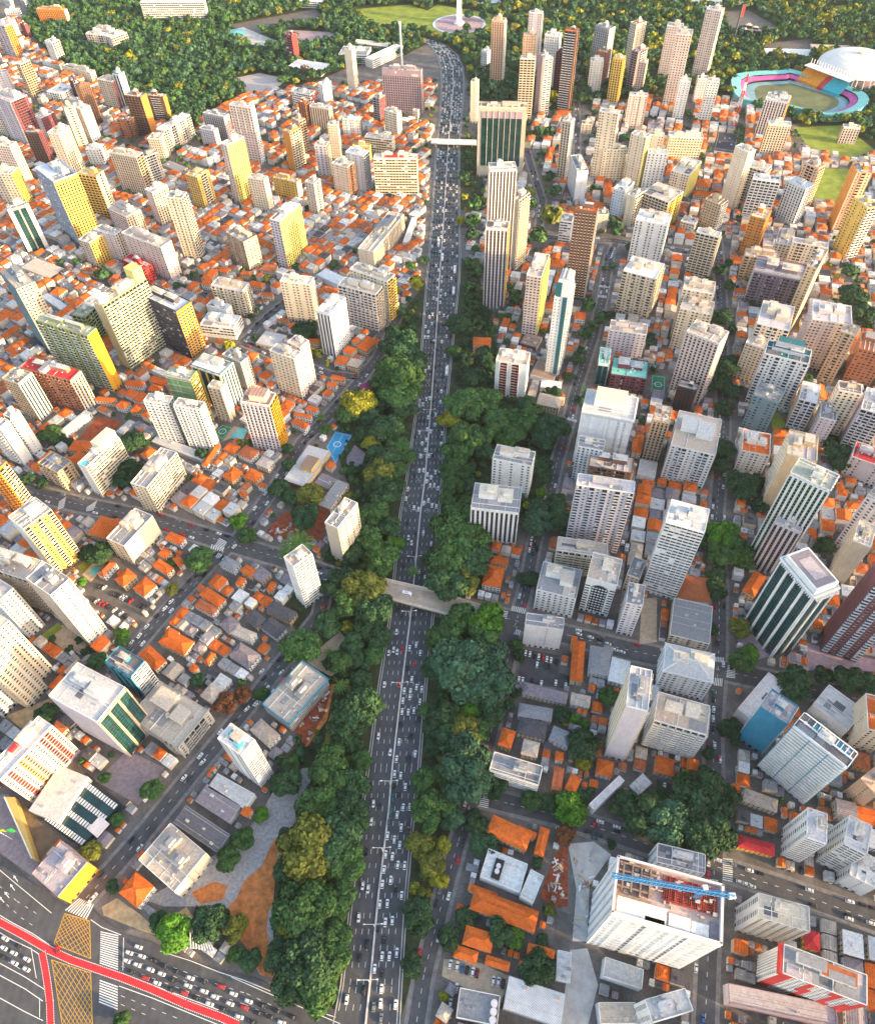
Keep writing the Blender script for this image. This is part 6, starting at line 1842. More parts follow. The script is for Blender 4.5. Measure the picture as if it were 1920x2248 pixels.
        if rr.random() < .45:
            c_ = eu*rr.uniform(-.6, .6)*lu+ev*rr.uniform(-.6, .6)*lv; heads.cyl(c_, rr.uniform(.8, 1.5), h+.12, h+rr.uniform(1.6, 2.6), 12, 4, 2)
        if rr.random() < .4 and h > 25:
            c_ = eu*rr.uniform(-.4, .4)*lu; heads.bar((c_.x, c_.y, h+.1), (c_.x, c_.y, h+rr.uniform(6, 11)), .08, 3)
    elif h <= 11:
        for k in range(rr.randint(1, 4)):
            c_ = eu*rr.uniform(-.75, .75)*lu+ev*rr.uniform(-.7, .7)*lv; s_ = rr.uniform(.5, 1.2)
            heads.box(c_, eu*s_, ev*s_*.7, h+.12, h+.12+rr.uniform(.4, 1.2), 4, 2)
        for k in range(rr.randint(1, 4)):
            a_ = ev*rr.uniform(-.9, .9)*lv; heads.box(a_, eu*(lu-.3), ev*.1, h+.12, h+.24, 4, 2)
    walls.build('wall', [wm(n) for n in names], root)
    if trim.f: trim.build('facade_relief', [wm(n) for n in tn], root, kind='stuff')
    wms = [GL[0], GL[1], GL[2], GL[3], GREENGL]
    if win.f: win.build('window_grid', wms, root, kind='stuff')
    for b in winl: b.build('window', wms, root)
    if bal.f: bal.build('balcony_stack', [wm(n) for n in bn], root, kind='stuff')
    roof.build('roof', rmats, root)
    if heads.f: heads.build('roof_housing', rmats, root, kind='stuff')
    return root, u, v, eu, ev, lu, lv, h
BR = {}
for row in B:
    r_ = building(row)
    for p_ in row[12].split():
        BR[p_] = r_
# ------------------------------------------------------------------ named extras on particular blocks
def loc(r, a, b): return r[3]*(a*r[5])+r[4]*(b*r[6])      # a along u, b along v, -1..1
def part(name, b, mats, r): return b.build(name, mats, r[0])
WH = wm('white')
r = BR['helipad']; h = r[7]; b = MB()
b.box((0, 0), r[3]*(r[5]*1.08), r[4]*(r[6]*1.10), h-.4, h+1.0); part('roof_rim', b, [WH], r)
b = MB(); b.box(loc(r, .0, .0), r[3]*(r[5]*.92), r[4]*(r[6]*.92), h+1.02, h+5.2); part('crown', b, [WH], r)
b = MB(); b.box(loc(r, .0, .0), r[3]*(r[5]*.84), r[4]*(r[6]*.80), h+5.2, h+5.35); part('roof_deck', b, [rm('mauve')], r)
b = MB(); b.box(loc(r, .0, .0), r[3]*(r[5]*.52), r[4]*(r[6]*.50), h+5.35, h+5.5); part('landing_pad', b, [rm('pinkgrey')], r)
b = MB()
for k in range(14): b.box(loc(r, -1.16+.02, -.9+k*.135), r[3]*.9, r[4]*.25, h-1.6, h-.5)
for k in range(18): b.box(loc(r, -.9+k*.105, -1.14), r[3]*.25, r[4]*.9, h-1.6, h-.5)
part('roof_louvre', b, [WH], r)
r = BR['pyramid']; h = r[7]; b = MB(); z = h+.8
k_ = [(*loc(r, -1.03, -1.03), z), (*loc(r, -1.03, 1.03), z), (*loc(r, 1.03, 1.03), z), (*loc(r, 1.03, -1.03), z)]
a1, a2 = (*loc(r, -.3, 0), z+4.2), (*loc(r, .3, 0), z+4.2)
b.tri(k_[0], k_[1], a1); b.quad(k_[1], k_[2], a2, a1); b.tri(k_[2], k_[3], a2); b.quad(k_[3], k_[0], a1, a2); part('pyramid_roof', b, [rm('palegrey')], r)
b = MB()
for p, q in ((k_[0], a1), (k_[1], a1), (k_[2], a2), (k_[3], a2), (a1, a2)): b.bar(p, q, .22)
part('roof_ridge', b, [WH], r)
r = BR['louvres']; h = r[7]; b = MB()
for k in range(9): b.box(loc(r, -.85+k*.17, .45), r[3]*.2, r[4]*(r[6]*.42), h+.2, h+1.6)
for k in range(2): b.box(loc(r, 0, -.1+k*.95), r[3]*(r[5]*.95), r[4]*.3, h+1.6, h+2.0)
part('roof_beam', b, [WH], r)
b = MB()
for k in range(26): b.box(loc(r, -.9+k*.062, .02+.03*(k % 2)), r[3]*.32, r[4]*.5, h+.2, h+1.0)
part('roof_fan', b, [WH], r)
b = MB()
for k in range(8): b.box(loc(r, -.76+k*.17, .45), r[3]*.9, r[4]*(r[6]*.30), h+.2, h+.9)
part('roof_panel', b, [wm('bluepaint')], r)
r = BR['tanks']; h = r[7]
for k, (a, c) in enumerate(((.35, .2), (-.45, -.2))):
    b = MB(); b.cyl(loc(r, a, c), 2.3, h+.2, h+2.2, 18); part('water_tank', b, [mat('tank blue', (.10,.42,.50), noise=.2)], r)
r = BR['blueedge']; h = r[7]; b = MB()
for s in (-1, 1):
    b.box(loc(r, s*1.03, 0), r[3]*.25, r[4]*(r[6]*1.05), h-.2, h+1.1); b.box(loc(r, 0, s*1.03), r[3]*(r[5]*1.05), r[4]*.25, h-.2, h+1.1)
part('safety_screen', b, [wm('bluepaint')], r)
b = MB()
for k in range(26): p = loc(r, R.uniform(-.85, .85), R.uniform(-.85, .85)); b.box(p, r[3]*R.uniform(.2, .9), r[4]*R.uniform(.1, .5), h+.15, h+R.uniform(.3, 1.0))
part('building_material', b, [rm('tan')], r)
r = BR['pool']; h = r[7]; b = MB(); b.box(loc(r, .1, -.86), r[3]*2.4, r[4]*2.6, h+.2, h+.55, 0); part('roof_pool', b, [LOTM['pool']], r)
b = MB()
b.box(loc(r, -.1, .45), r[3]*(r[5]*.9), r[4]*(r[6]*.5), h+.1, h+9); part('upper_storey', b, [wm('cream')], r)
r = BR['drum']; h = r[7]; b = MB(); b.cyl(loc(r, .2, -.72), 5.2, h+.1, h+4.5, 20); part('tank_drum', b, [wm('pinkwhite')], r)
b = MB(); b.box(loc(r, 0, .78), r[3]*(r[5]*.98), r[4]*(r[6]*.2), h+.1, h+13); part('stair_tower', b, [wm('lemon')], r)  # lemon puts the sunlight on this upper end into paint
r = BR['whitecore']; h = r[7]; b = MB(); b.box(loc(r, .1, .0), r[3]*2.4, r[4]*(r[6]*1.0), h+.1, h+4.0, 0, 1); part('lift_house', b, [WH, rm('grey')], r)
r = BR['redboxes']; h = r[7]
for a, w in ((.25, .22), (-.3, .10), (-.05, .08)):
    b = MB(); b.box(loc(r, a, .1), r[3]*(r[5]*w), r[4]*2.5, h+.1, h+2.6); part('red_roof_box', b, [rm('red')], r)
r = BR['roofbox']; h = r[7]; b = MB(); b.box(loc(r, -.25, .05), r[3]*5.2, r[4]*7.0, h+.1, h+3.4, 0, 1); part('roof_box', b, [wm('ochre'), rm('brown')], r)
r = BR['hatch']; h = r[7]; b = MB(); b.box(loc(r, 0, .35), r[3]*3.5, r[4]*3.5, h+.1, h+3.5, 0, 1); part('roof_hatch', b, [wm('palegrey'), rm('grey')], r)
r = BR['navy']; h = r[7]
for k, (c, s, z) in enumerate(((.2, .75, 3.5), (.5, .6, 8.))):
    b = MB(); b.box(loc(r, 0, c), r[3]*(r[5]*s), r[4]*(r[6]*.42), h+.1, h+z, 0, 1); part('upper_storey', b, [wm('lilac'), rm('tealnavy')], r)
r = BR['crownteal']; h = r[7]; b = MB(); b.box(loc(r, -.1, -.1), r[3]*(r[5]*.9), r[4]*(r[6]*.7), h+.1, h+13, 0); part('upper_storey', b, [WH], r)
b = MB(); b.box(loc(r, .55, -.82), r[3]*(r[5]*.42), r[4]*.4, h+.1, h+13.2, 0); part('teal_panel', b, [wm('teal')], r)
b = MB()
for k in range(5): b.box(loc(r, -.6+k*.28, .0), r[3]*.7, r[4]*(r[6]*.5), h+13, h+14.4+(k % 2))
part('roof_plant', b, [rm('palegrey')], r)
r = BR['greenglass']; h = r[7]; b = MB()
vv = r[4]*(-r[6]-.25)
b.box(r[3]*0+vv, r[3]*(r[5]*.84), r[4]*.3, 14, h-9.5); part('green_glazing', b, [GREENGL], r)
b = MB()
for k in range(1, 7): b.box(r[3]*(r[5]*(-.84+.24*k))+vv+r[4]*-.45, r[3]*.16, r[4]*.4, 12, h-2)
part('facade_fin', b, [WH], r)
b = MB(); b.box(r[3]*0+vv, r[3]*(r[5]*.84), r[4]*.3, h-9.4, h-2); part('mauve_band', b, [wm('mauve')], r)
b = MB()
for k in range(8): b.box(r[3]*(r[5]*(-.9+.257*k)), r[3]*.3, r[4]*(r[6]), h+.8, h+2.4)
for k in (-.9, .9): b.box(loc(r, 0, k), r[3]*(r[5]), r[4]*.3, h+.8, h+2.6)
part('roof_beam', b, [wm('cream')], r)
r = BR['ribbed']; h = r[7]; b = MB(); vv = r[4]*(-r[6]-.7)
b.box(vv, r[3]*r[5], r[4]*.25, h-7, h+.5); part('sign_band', b, [wm('mauve')], r)
for k in range(5):
    b = MB(); x0 = -.58-k*.068; z0 = h-5.6; cc = r[3]*(r[5]*x0)+vv-r[4]*.32
    b.box(cc, r[3]*.85, r[4]*.1, z0, z0+.5); b.box(cc+r[3]*.6, r[3]*.22, r[4]*.1, z0+.5, z0+2.4); b.box(cc-r[3]*(.5 if k % 2 else .1), r[3]*.22, r[4]*.1, z0+.5, z0+2.4); part('sign_letter', b, [WH], r)
b = MB(); b.box(r[3]*(r[5]*.28)+vv-r[4]*.32, r[3]*.9, r[4]*.1, h-3.4, h-1.2); part('sign_emblem', b, [WH], r)
r = BR['rooftanks']; h = r[7]; b = MB(); b.box(loc(r, .3, -.1), r[3]*2.4, r[4]*5.2, h+.1, h+1.2, 0); part('roof_hatch', b, [wm('black')], r)
for k in (-1.4, 1.4): b = MB(); b.cyl(loc(r, .3, -.1)+r[4]*k, 1.3, h+1.2, h+2.6, 14); part('water_tank', b, [wm('pinkwhite')], r)
r = BR['tanks3']; h = r[7]
for k in range(3): b = MB(); b.cyl(loc(r, -.75, -.7+k*.55), 1.7, h+.1, h+2.4, 16); part('water_tank', b, [wm('pinkwhite')], r)
r = BR['crown']; h = r[7]; b = MB(); b.box(loc(r, -.1, .1), r[3]*(r[5]*.55), r[4]*(r[6]*.7), h+.1, h+6, 0); part('upper_storey', b, [wm('cream')], r)
b = MB()
for k in range(6): b.box(loc(r, -.6+k*.24, .1), r[3]*.2, r[4]*(r[6]*.72), h+6, h+6.8)
part('pergola_beam', b, [rm('rust')], r)
r = BR['darkoffice']; h = r[7]; b = MB()
for s in (-1, 1): b.box(loc(r, -1.04, s*.88), r[3]*1.0, r[4]*2.2, 0, h+1.5)
part('corner_pier', b, [wm('palegrey')], r)
r = BR['redstripe']; h = r[7]; b = MB(); b.box(loc(r, -.3, .25), r[3]*(r[5]*.42), r[4]*(r[6]*.45), h+.1, h+3.0, 0, 1); part('roof_court', b, [WH, rm('rust')], r)
b = MB()
for k in range(7): b.box(loc(r, 1.02, -.65+k*.2), r[3]*1.0, r[4]*.35, 4, h-4)
part('facade_fin', b, [WH], r)
b = MB(); b.box(loc(r, 1.04, 0), r[3]*.5, r[4]*r[6]*1.02, h-4, h+.6); part('red_cornice', b, [wm('red')], r)
r = BR['patternroof']; h = r[7]; b = MB(); b.box(loc(r, .45, .0), r[3]*1.2, r[4]*4.6, h+.1, h+2.2); part('red_roof_box', b, [rm('red')], r)
b = MB(); b.box(loc(r, .75, .2), r[3]*.8, r[4]*7, h+.1, h+.5); part('roof_court', b, [rm('greygreen')], r)
r = BR['parts'] if 'parts' in BR else None
# construction deck
for key in ('sitecrown', 'netcrown'):
    r = BR[key]; h = r[7]; n = 0
    b = MB()
    if key == 'sitecrown':
        for s in (-1, 1):
            b.box(loc(r, s*.985, 0), r[3]*.5, r[4]*r[6], h, h+3.0); b.box(loc(r, 0, s*.98), r[3]*r[5], r[4]*.45, h, h+3.0)
        part('net_parapet', b, [wm('pinkwhite')], r)
        for a, c, w, d, m in ((.45, -.62, .46, .28, 'white'), (-.25, -.66, .2, .22, 'white'), (-.62, -.68, .16, .2, 'white'), (-.88, -.62, .08, .28, 'mauve'), (.2, -.86, .18, .1, 'mauve')):
            b = MB(); b.box(loc(r, a, c), r[3]*(r[5]*w), r[4]*(r[6]*d), h+.15, h+.9); part('floor_slab', b, [rm(m)], r)
        rb = MB(); cb_ = MB()
        for k in range(26): rb.box(loc(r, .1-k*.038, .38), r[3]*.13, r[4]*(r[6]*.42), h+.2, h+R.uniform(1.0, 2.2))
        for k in range(12): rb.box(loc(r, -.42, -.1+k*.08), r[3]*(r[5]*.5), r[4]*.13, h+.2, h+1.2)
        part('formwork', rb, [mat('formwork red', (.50,.09,.06), noise=.4, scale=.8)], r)
        for k in range(60): p = loc(r, R.uniform(-.9, .9), R.uniform(-.35, .9)); cb_.box(p, r[3]*R.uniform(.15, 1.2), r[4]*R.uniform(.15, .8), h+.2, h+R.uniform(.6, 2.6))
        part('building_material', cb_, [rm('tan')], r)
        b = MB()
        for k in range(5): b.box(loc(r, .62-k*.0, -.3+k*.28), r[3]*(r[5]*.33), r[4]*.35, h+.2, h+2.4)
        for k in range(4): b.box(loc(r, .35+k*.17, .35), r[3]*.35, r[4]*(r[6]*.5), h+.2, h+2.5)
        part('shaft_wall', b, [rm('brown')], r)
    else:
        b.box(loc(r, 0, .25), r[3]*(r[5]*.6), r[4]*(r[6]*.6), h+.1, h+7, 0, 1); part('upper_storey', b, [WH, rm('cream')], r)
        b = MB()
        for k in range(3):
            for s in (-1, 1): b.box(loc(r, s*.62, -.75), r[3]*(r[5]*.3), r[4]*.5, h-2.5*k-1.2, h-2.5*k-.2); 
        part('red_parapet', b, [wm('rust')], r)
# tower crane on the site
r = BR['sitecrown']; h = r[7]
CX = PT['crane']
ct = thing('tower_crane', 'blue lattice tower crane standing on the netted construction', 'crane', (CX[0]+22, CX[1]-3, h))
CB = mat('crane blue', (.06,.26,.52), rough=.5, noise=.15)
def lattice(b, a, c, w, n, m=0):
    a = Vector(a); c = Vector(c); d = (c-a).normalized(); p = d.orthogonal().normalized(); q = d.cross(p)
    cs = [p+q, p-q, -p-q, -p+q]
    for k in range(4): b.bar(a+cs[k]*w, c+cs[k]*w, .16, m)
    for i in range(n):
        x0 = a+(c-a)*(i/n); x1 = a+(c-a)*((i+1)/n)
        for k in range(4): b.bar(x0+cs[k]*w, x1+cs[(k+1) % 4]*w, .10, m)
b = MB(); lattice(b, (0, 0, -2), (0, 0, 14), .9, 7); b.build('mast', [CB], ct)
b = MB(); lattice(b, (0, 0, 14), (-38, 7, 15.5), .75, 22); b.build('jib', [CB], ct)
b = MB(); lattice(b, (0, 0, 14), (13, -2.4, 14), .75, 7); b.build('counter_jib', [CB], ct)
b = MB(); b.box((12, -2.2), Vector((1.4, 0)), Vector((0, 1.1)), 12.4, 14.6); b.build('counterweight', [wm('white')], ct)
b = MB(); b.box((1.2, 1.2), Vector((1, 0)), Vector((0, 1)), 13, 15.4); b.build('cab', [WH], ct)
# ------------------------------------------------------------------ houses
def house_parts(root, u, v, h, col, wallc, kind='hip', detail=True):
    eu = u.normalized(); ev = v.normalized(); lu = u.length; lv = v.length
    w = MB(); iu, iv = max(lu-.45, .5), max(lv-.45, .5)
    w.box((0, 0), eu*iu, ev*iv, 0, h)
    w.build('wall', [wm(wallc)], root)
    if detail:
        g = MB()
        for (d, n, ln, of) in ((eu, -ev, iu, iv), (ev, -eu, iv, iu), (eu, ev, iu, iv), (ev, eu, iv, iu)):
            k = -ln+1.2
            while k < ln-1:
                for z in ([1.0] if h < 5.5 else [.9, 3.7]):
                    c = d*k+n*(of+.03); g.quad((*(c-d*.55), z), (*(c+d*.55), z), (*(c+d*.55), z+1.2), (*(c-d*.55), z+1.2), 0)
                    if tuple(n) == tuple(-ev): pass
                k += 2.6
        g.build('window_grid', [GL[0]], root, kind='stuff')
    b = MB(); pal = col in ('white', 'palegrey', 'grey', 'dark', 'corrugated')
    c = [(-lu, -lv), (lu, -lv), (lu, lv), (-lu, lv)]
    P = lambda a, z: (*(eu*a[0]+ev*a[1]), z)
    if kind == 'flat':
        b.box((0, 0), eu*lu, ev*lv, h, h+.35)
        b.box(eu*lu*R.uniform(-.4, .4), eu*.9, ev*.9, h+.35, h+1.5)
    else:
        s = min(lu, lv); rise = s*(.48 if kind == 'hip' else .36)
        if lu >= lv: r1, r2 = (-lu+s*(.95 if kind == 'hip' else 0), 0), (lu-s*(.95 if kind == 'hip' else 0), 0)
        else: r1, r2 = (0, -lv+s*(.95 if kind == 'hip' else 0)), (0, lv-s*(.95 if kind == 'hip' else 0))
        E = [P(p, h) for p in c]; X, Y = P(r1, h+rise), P(r2, h+rise)
        if lu >= lv: b.quad(E[0], E[1], Y, X); b.tri(E[1], E[2], Y); b.quad(E[2], E[3], X, Y); b.tri(E[3], E[0], X)
        else: b.tri(E[0], E[1], X); b.quad(E[1], E[2], Y, X); b.tri(E[2], E[3], Y); b.quad(E[3], E[0], X, Y)
        for k in range(4): b.quad(E[k], E[(k+1) % 4], (*E[(k+1) % 4][:2], h-.25), (*E[k][:2], h-.25))
    m_ = tile(col) if col in ('orange', 'rust', 'red', 'mauve', 'dark', 'tan', 'pink') else rm(col)
    o = b.build('roof', [m_], root)
    if kind == 'hip' and detail:
        rg = MB(); rg.bar(X, Y, .16)
        pr = ((E[0], X), (E[1], Y), (E[2], Y), (E[3], X)) if lu >= lv else ((E[0], X), (E[1], X), (E[2], Y), (E[3], Y))
        for p, q in pr: rg.bar(p, q, .13)
        rg.build('ridge_tile', [m_], o)
HGRP = None
for cx, cy, ux, uy, vx, vy, h, col, label in H:
    root = thing('house', label, 'house', (cx, cy, 0))
    house_parts(root, Vector((ux, uy)), Vector((vx, vy)), h, col, R.choice(('white', 'cream', 'white', 'beige', 'sand') if col not in ('red',) else ('yellow',)))
    u = Vector((ux, uy)); v = Vector((vx, vy))
    if u.length*v.length > 55 and R.random() < .8:   # a lower wing so the outline is broken
        b = MB(); s = R.choice((-1, 1)); c = u*(s*.75)+v*.9; uu = u*.45; vv = v*.35
        z = h*.8; b.box(c, uu*.9, vv*.9, 0, z); b.build('wing_wall', [wm('cream')], root)
        b = MB(); e = [(*(c-uu-vv), z), (*(c+uu-vv), z), (*(c+uu+vv), z), (*(c-uu+vv), z)]; t = (*c, z+min(uu.length, vv.length)*.6)
        for k in range(4): b.tri(e[k], e[(k+1) % 4], t)
        b.build('wing_roof', [tile(col) if col in ('orange', 'rust', 'red', 'mauve', 'dark', 'tan', 'pink') else rm(col)], root)
# ---- occupancy raster used to fill the blocks with houses and street trees
X0, Y0, NX, NY = -900, -60, 1800, 1700
occ = np.zeros((NY, NX), bool); soft = np.zeros((NY, NX), bool)
def rast(poly, arr, grow=0.):
    p = np.array(poly, float); c = p.mean(0)
    x0, y0 = np.floor(p.min(0)-grow).astype(int); x1, y1 = np.ceil(p.max(0)+grow).astype(int)
    xs = np.arange(max(x0, X0), min(x1, X0+NX-1)+1); ys = np.arange(max(y0, Y0), min(y1, Y0+NY-1)+1)
    if not len(xs) or not len(ys): return
    gx, gy = np.meshgrid(xs+.0, ys+.0); inside = np.zeros(gx.shape, bool); n = len(p)
    for i in range(n):
        xa, ya = p[i-1]; xb, yb = p[i]
        if ya == yb: continue
        cond = ((ya > gy) != (yb > gy)) & (gx < (xb-xa)*(gy-ya)/(yb-ya)+xa); inside ^= cond
    arr[ys[0]-Y0:ys[-1]-Y0+1, xs[0]-X0:xs[-1]-X0+1] |= inside
def rect(cx, cy, u, v, g=0.):
    u = Vector(u); v = Vector(v); u = u*(1+g/max(u.length, .1)); v = v*(1+g/max(v.length, .1)); c = Vector((cx, cy))
    return [tuple(c-u-v), tuple(c+u-v), tuple(c+u+v), tuple(c-u+v)]
for row in B: rast(rect(row[0], row[1], row[2:4], row[4:6], 1.2), occ)
for row in H: rast(rect(row[0], row[1], row[2:4], row[4:6], .8), occ)
for w, pts in ROADS:
    for a, c in zip(pts[:-1], pts[1:]):
        a = Vector(a); c = Vector(c); d = (c-a)
        if d.length > .5: rast(rect(*((a+c)/2), d/2, Vector((-d.y, d.x)).normalized()*(w/2+2.4), 1.), occ)
for i in range(len(AVE)-1):
    l0, r0, l1, r1 = Vector(AVE[i][0]), Vector(AVE[i][2]), Vector(AVE[i+1][0]), Vector(AVE[i+1][2])
    e = (l0-r0).normalized()*6; rast([tuple(l0+e), tuple(r0-e), tuple(r1-e), tuple(l1+e)], occ)
rast(JUNC, occ)
rast(PT['stad'], occ); 
for c_, r_ in ((PT['dome'], PT['domeR']+14), (PT['obelisk'], 46)): rast([(c_[0]+r_*math.cos(k*.314), c_[1]+r_*math.sin(k*.314)) for k in range(20)], occ)
green = np.zeros((NY, NX), bool); wood = np.zeros((NY, NX), bool); road = occ.copy()
for n, mn, lay, pts in LOTS:
    if n in ('forest_floor',): rast(pts, wood)
    elif n == 'verge': rast(pts, green)
    else: rast(pts, occ)
treeocc = np.zeros((NY, NX), bool)
def disc(arr, x, y, r):
    x0 = int(x-r)-X0; x1 = int(x+r)+2-X0; y0 = int(y-r)-Y0; y1 = int(y+r)+2-Y0
    x0, y0 = max(x0, 0), max(y0, 0)
    sub = arr[y0:y1, x0:x1]
    if sub.size == 0: return
    gy, gx = np.mgrid[y0:y0+sub.shape[0], x0:x0+sub.shape[1]]; sub |= ((gx+X0-x)**2+(gy+Y0-y)**2) < r*r
for x, y, r_, k in T: disc(treeocc, x, y, r_*.8)
blk = occ | green | wood | treeocc
def free(arr, poly):
    p = np.array(poly); c = p.mean(0)
    for q in list(p)+list((p+np.roll(p, 1, 0))/2)+[c]+list((p+c)/2):
        ix, iy = int(q[0])-X0, int(q[1])-Y0
        if not (0 <= ix < NX and 0 <= iy < NY) or arr[iy, ix]: return False
    return True
# ---- relative labels
ORD = ['', 'second', 'third', 'fourth', 'fifth', 'sixth', 'seventh', 'eighth', 'ninth', 'tenth', 'eleventh', 'twelfth', 'thirteenth', 'fourteenth', 'fifteenth', 'sixteenth', 'seventeenth', 'eighteenth', 'nineteenth', 'twentieth']
def ordw(n):
    if n < 20: return ORD[n]
    return str(n+1)+('th' if 10 < (n+1) % 100 < 14 else {1: 'st', 2: 'nd', 3: 'rd'}.get((n+1) % 10, 'th'))
def relabel(items):
    g = {}; out = [None]*len(items)
    for i, (ph, x, y) in enumerate(items):
        d, s, dx, dy = min(((x-lx)**2+(y-ly)**2, s, x-lx, y-ly) for s, lx, ly in LM)
        dr = 'right of' if dx > abs(dy) else 'left of' if -dx > abs(dy) else 'behind' if dy > 0 else 'in front of'
        g.setdefault((ph, dr, s), []).append((d, i))
    for (ph, dr, s), v in g.items():
        v.sort()
        for n, (d, i) in enumerate(v):
            out[i] = f'{ph} {dr} the {s}' if len(v) == 1 else f'{ordw(n)} nearest {ph} {dr} the {s}'.strip()
    return out
# ---- infill houses
HR = random.Random(5); inf = []
for side, ang in ((-1, math.radians(57.4)), (1, math.radians(72.7))):
    e = Vector((math.cos(ang), math.sin(ang))); f = Vector((-e.y, e.x))
    for i in range(-150, 151):
        for j in range(-150, 151):
            if j % 6 == 5 or i % 11 == 10: continue
            p = e*(i*11.2)+f*(j*11.2)+Vector((HR.uniform(-1, 1), 600+HR.uniform(-1, 1)))
            if not (-20 < p.y < 1460 and abs(p.x) < 275+.37*max(p.y, 0)) or (p.x < 0) != (side < 0): continue
            if p.y > 1150 and p.x > -300: continue
            w, d = HR.uniform(4.7, 5.7), HR.uniform(4.5, 5.6); h = HR.choice((4, 5, 6, 6.5, 7, 8)); fl = HR.random() < .5
            q = rect(p.x, p.y, e*w, f*d, .3)
            if HR.random() < .07 or not free(blk, q): continue
            warm = .66 if side < 0 and p.y > 330 else .42
            x = HR.random(); col = 'orange' if x < warm*.78 else 'rust' if x < warm else HR.choice(('grey', 'white', 'palegrey', 'tan', 'mauve', 'palegrey', 'dark'))
            inf.append((p.x, p.y, e*w, f*d, h, col, HR.random()))
for q in inf: rast(rect(q[0], q[1], q[2], q[3], .3), occ)
inf.sort(key=lambda q: q[0]**2+q[1]**2)
NI = 298-len(H); near_inf = inf[:NI]
CW = {'orange': 'orange tiled', 'rust': 'rust tiled', 'grey': 'grey roofed', 'white': 'white roofed', 'palegrey': 'pale roofed', 'tan': 'tan roofed', 'mauve': 'mauve roofed', 'dark': 'dark roofed'}
labs = relabel([(f"{CW[q[5]]} {'two storey' if q[4] >= 6.5 else 'low'} house", q[0], q[1]) for q in near_inf])
for q, lb_ in zip(near_inf, labs):
    root = thing('house', lb_, 'house', (q[0], q[1], 0), 'houses filling the city blocks')
    warmc = q[5] in ('orange', 'rust', 'mauve', 'tan')
    house_parts(root, q[2], q[3], q[4], q[5], HR.choice(('white', 'cream', 'beige', 'white', 'sand', 'pinkwhite')), ('hip' if q[6] < .65 else 'gable') if warmc else ('flat' if q[6] < .7 else 'gable'))
inf2 = []
for step, lo, hi, drop in ((7.4, 3.2, 3.72, .12), (5.0, 2.1, 2.55, .2), (3.4, 1.3, 1.72, .35)):
    for side, ang in ((-1, math.radians(57.4)), (1, math.radians(72.7))):
        e = Vector((math.cos(ang), math.sin(ang))); f = Vector((-e.y, e.x))
        blk2 = occ | green | wood | treeocc
        nn_ = int(900/step)
        for i in range(-nn_, nn_+1):
            for j in range(-nn_, nn_+1):
                p = e*(i*step)+f*(j*step)+Vector((0, 450))
                if not (-20 < p.y < (900 if step > 4 else 420) and abs(p.x) < 275+.37*max(p.y, 0)) or (p.x < 0) != (side < 0): continue
                w, d = HR.uniform(lo, hi), HR.uniform(lo, hi)
                if HR.random() < drop+(.12 if p.y > 330 else 0) or not free(blk2, rect(p.x, p.y, e*w, f*d, .05)): continue
                x = HR.random(); col = 'orange' if x < .25 else 'rust' if x < .34 else HR.choice(('grey', 'white', 'palegrey', 'grey', 'tan', 'mauve', 'dark', 'grey'))
                inf2.append((p.x, p.y, e*w, f*d, HR.choice((2.6, 3.0, 3.6, 4.2)) if step < 7 else HR.choice((3.4, 4, 5, 6)), col, HR.random()))
    for q in inf2: rast(rect(q[0], q[1], q[2], q[3], -.2), occ)
fw_ = MB(); fr = MB(); CI = list(CW); WI = ['white', 'cream', 'beige', 'pinkwhite']
for x, y, u, v, h, col, k in inf[NI:]+inf2:
    c = Vector((x, y)); fw_.box(c, u*.92, v*.92, 0, h, HR.randint(0, 3)); m = CI.index(col)
    if col in ('orange', 'rust', 'mauve', 'tan'):
        E = [(*(c-u-v), h), (*(c+u-v), h), (*(c+u+v), h), (*(c-u+v), h)]
        if k < .6:
            rs_ = u.length*.42; X = (*(c-u*.25), h+rs_); Y = (*(c+u*.25), h+rs_); fr.quad(E[0], E[1], Y, X, m); fr.quad(E[2], E[3], X, Y, m); fr.tri(E[1], E[2], Y, m); fr.tri(E[3], E[0], X, m)
        else:
            rs_ = u.length*.34; X = (*(c-u), h+rs_); Y = (*(c+u), h+rs_); fr.quad(E[0], E[1], Y, X, m); fr.quad(E[2], E[3], X, Y, m); fr.tri(E[1], E[2], Y, m); fr.tri(E[3], E[0], X, m)
    else:
        fr.box(c, u*.97, v*.97, h, h+.4, m); fr.box(c+u*HR.uniform(-.5, .5), u*.2, v*.25, h+.4, h+1.6, m)
fo = fw_.build('distant_houses', [wm(c) for c in WI], kind='stuff'); describe(fo, 'mass of small low houses between the far towers', 'houses')
ro = fr.build('distant_roofs', [tile(c) if c in ('orange', 'rust', 'mauve', 'tan') else rm(c) for c in CI], fo, kind='stuff')
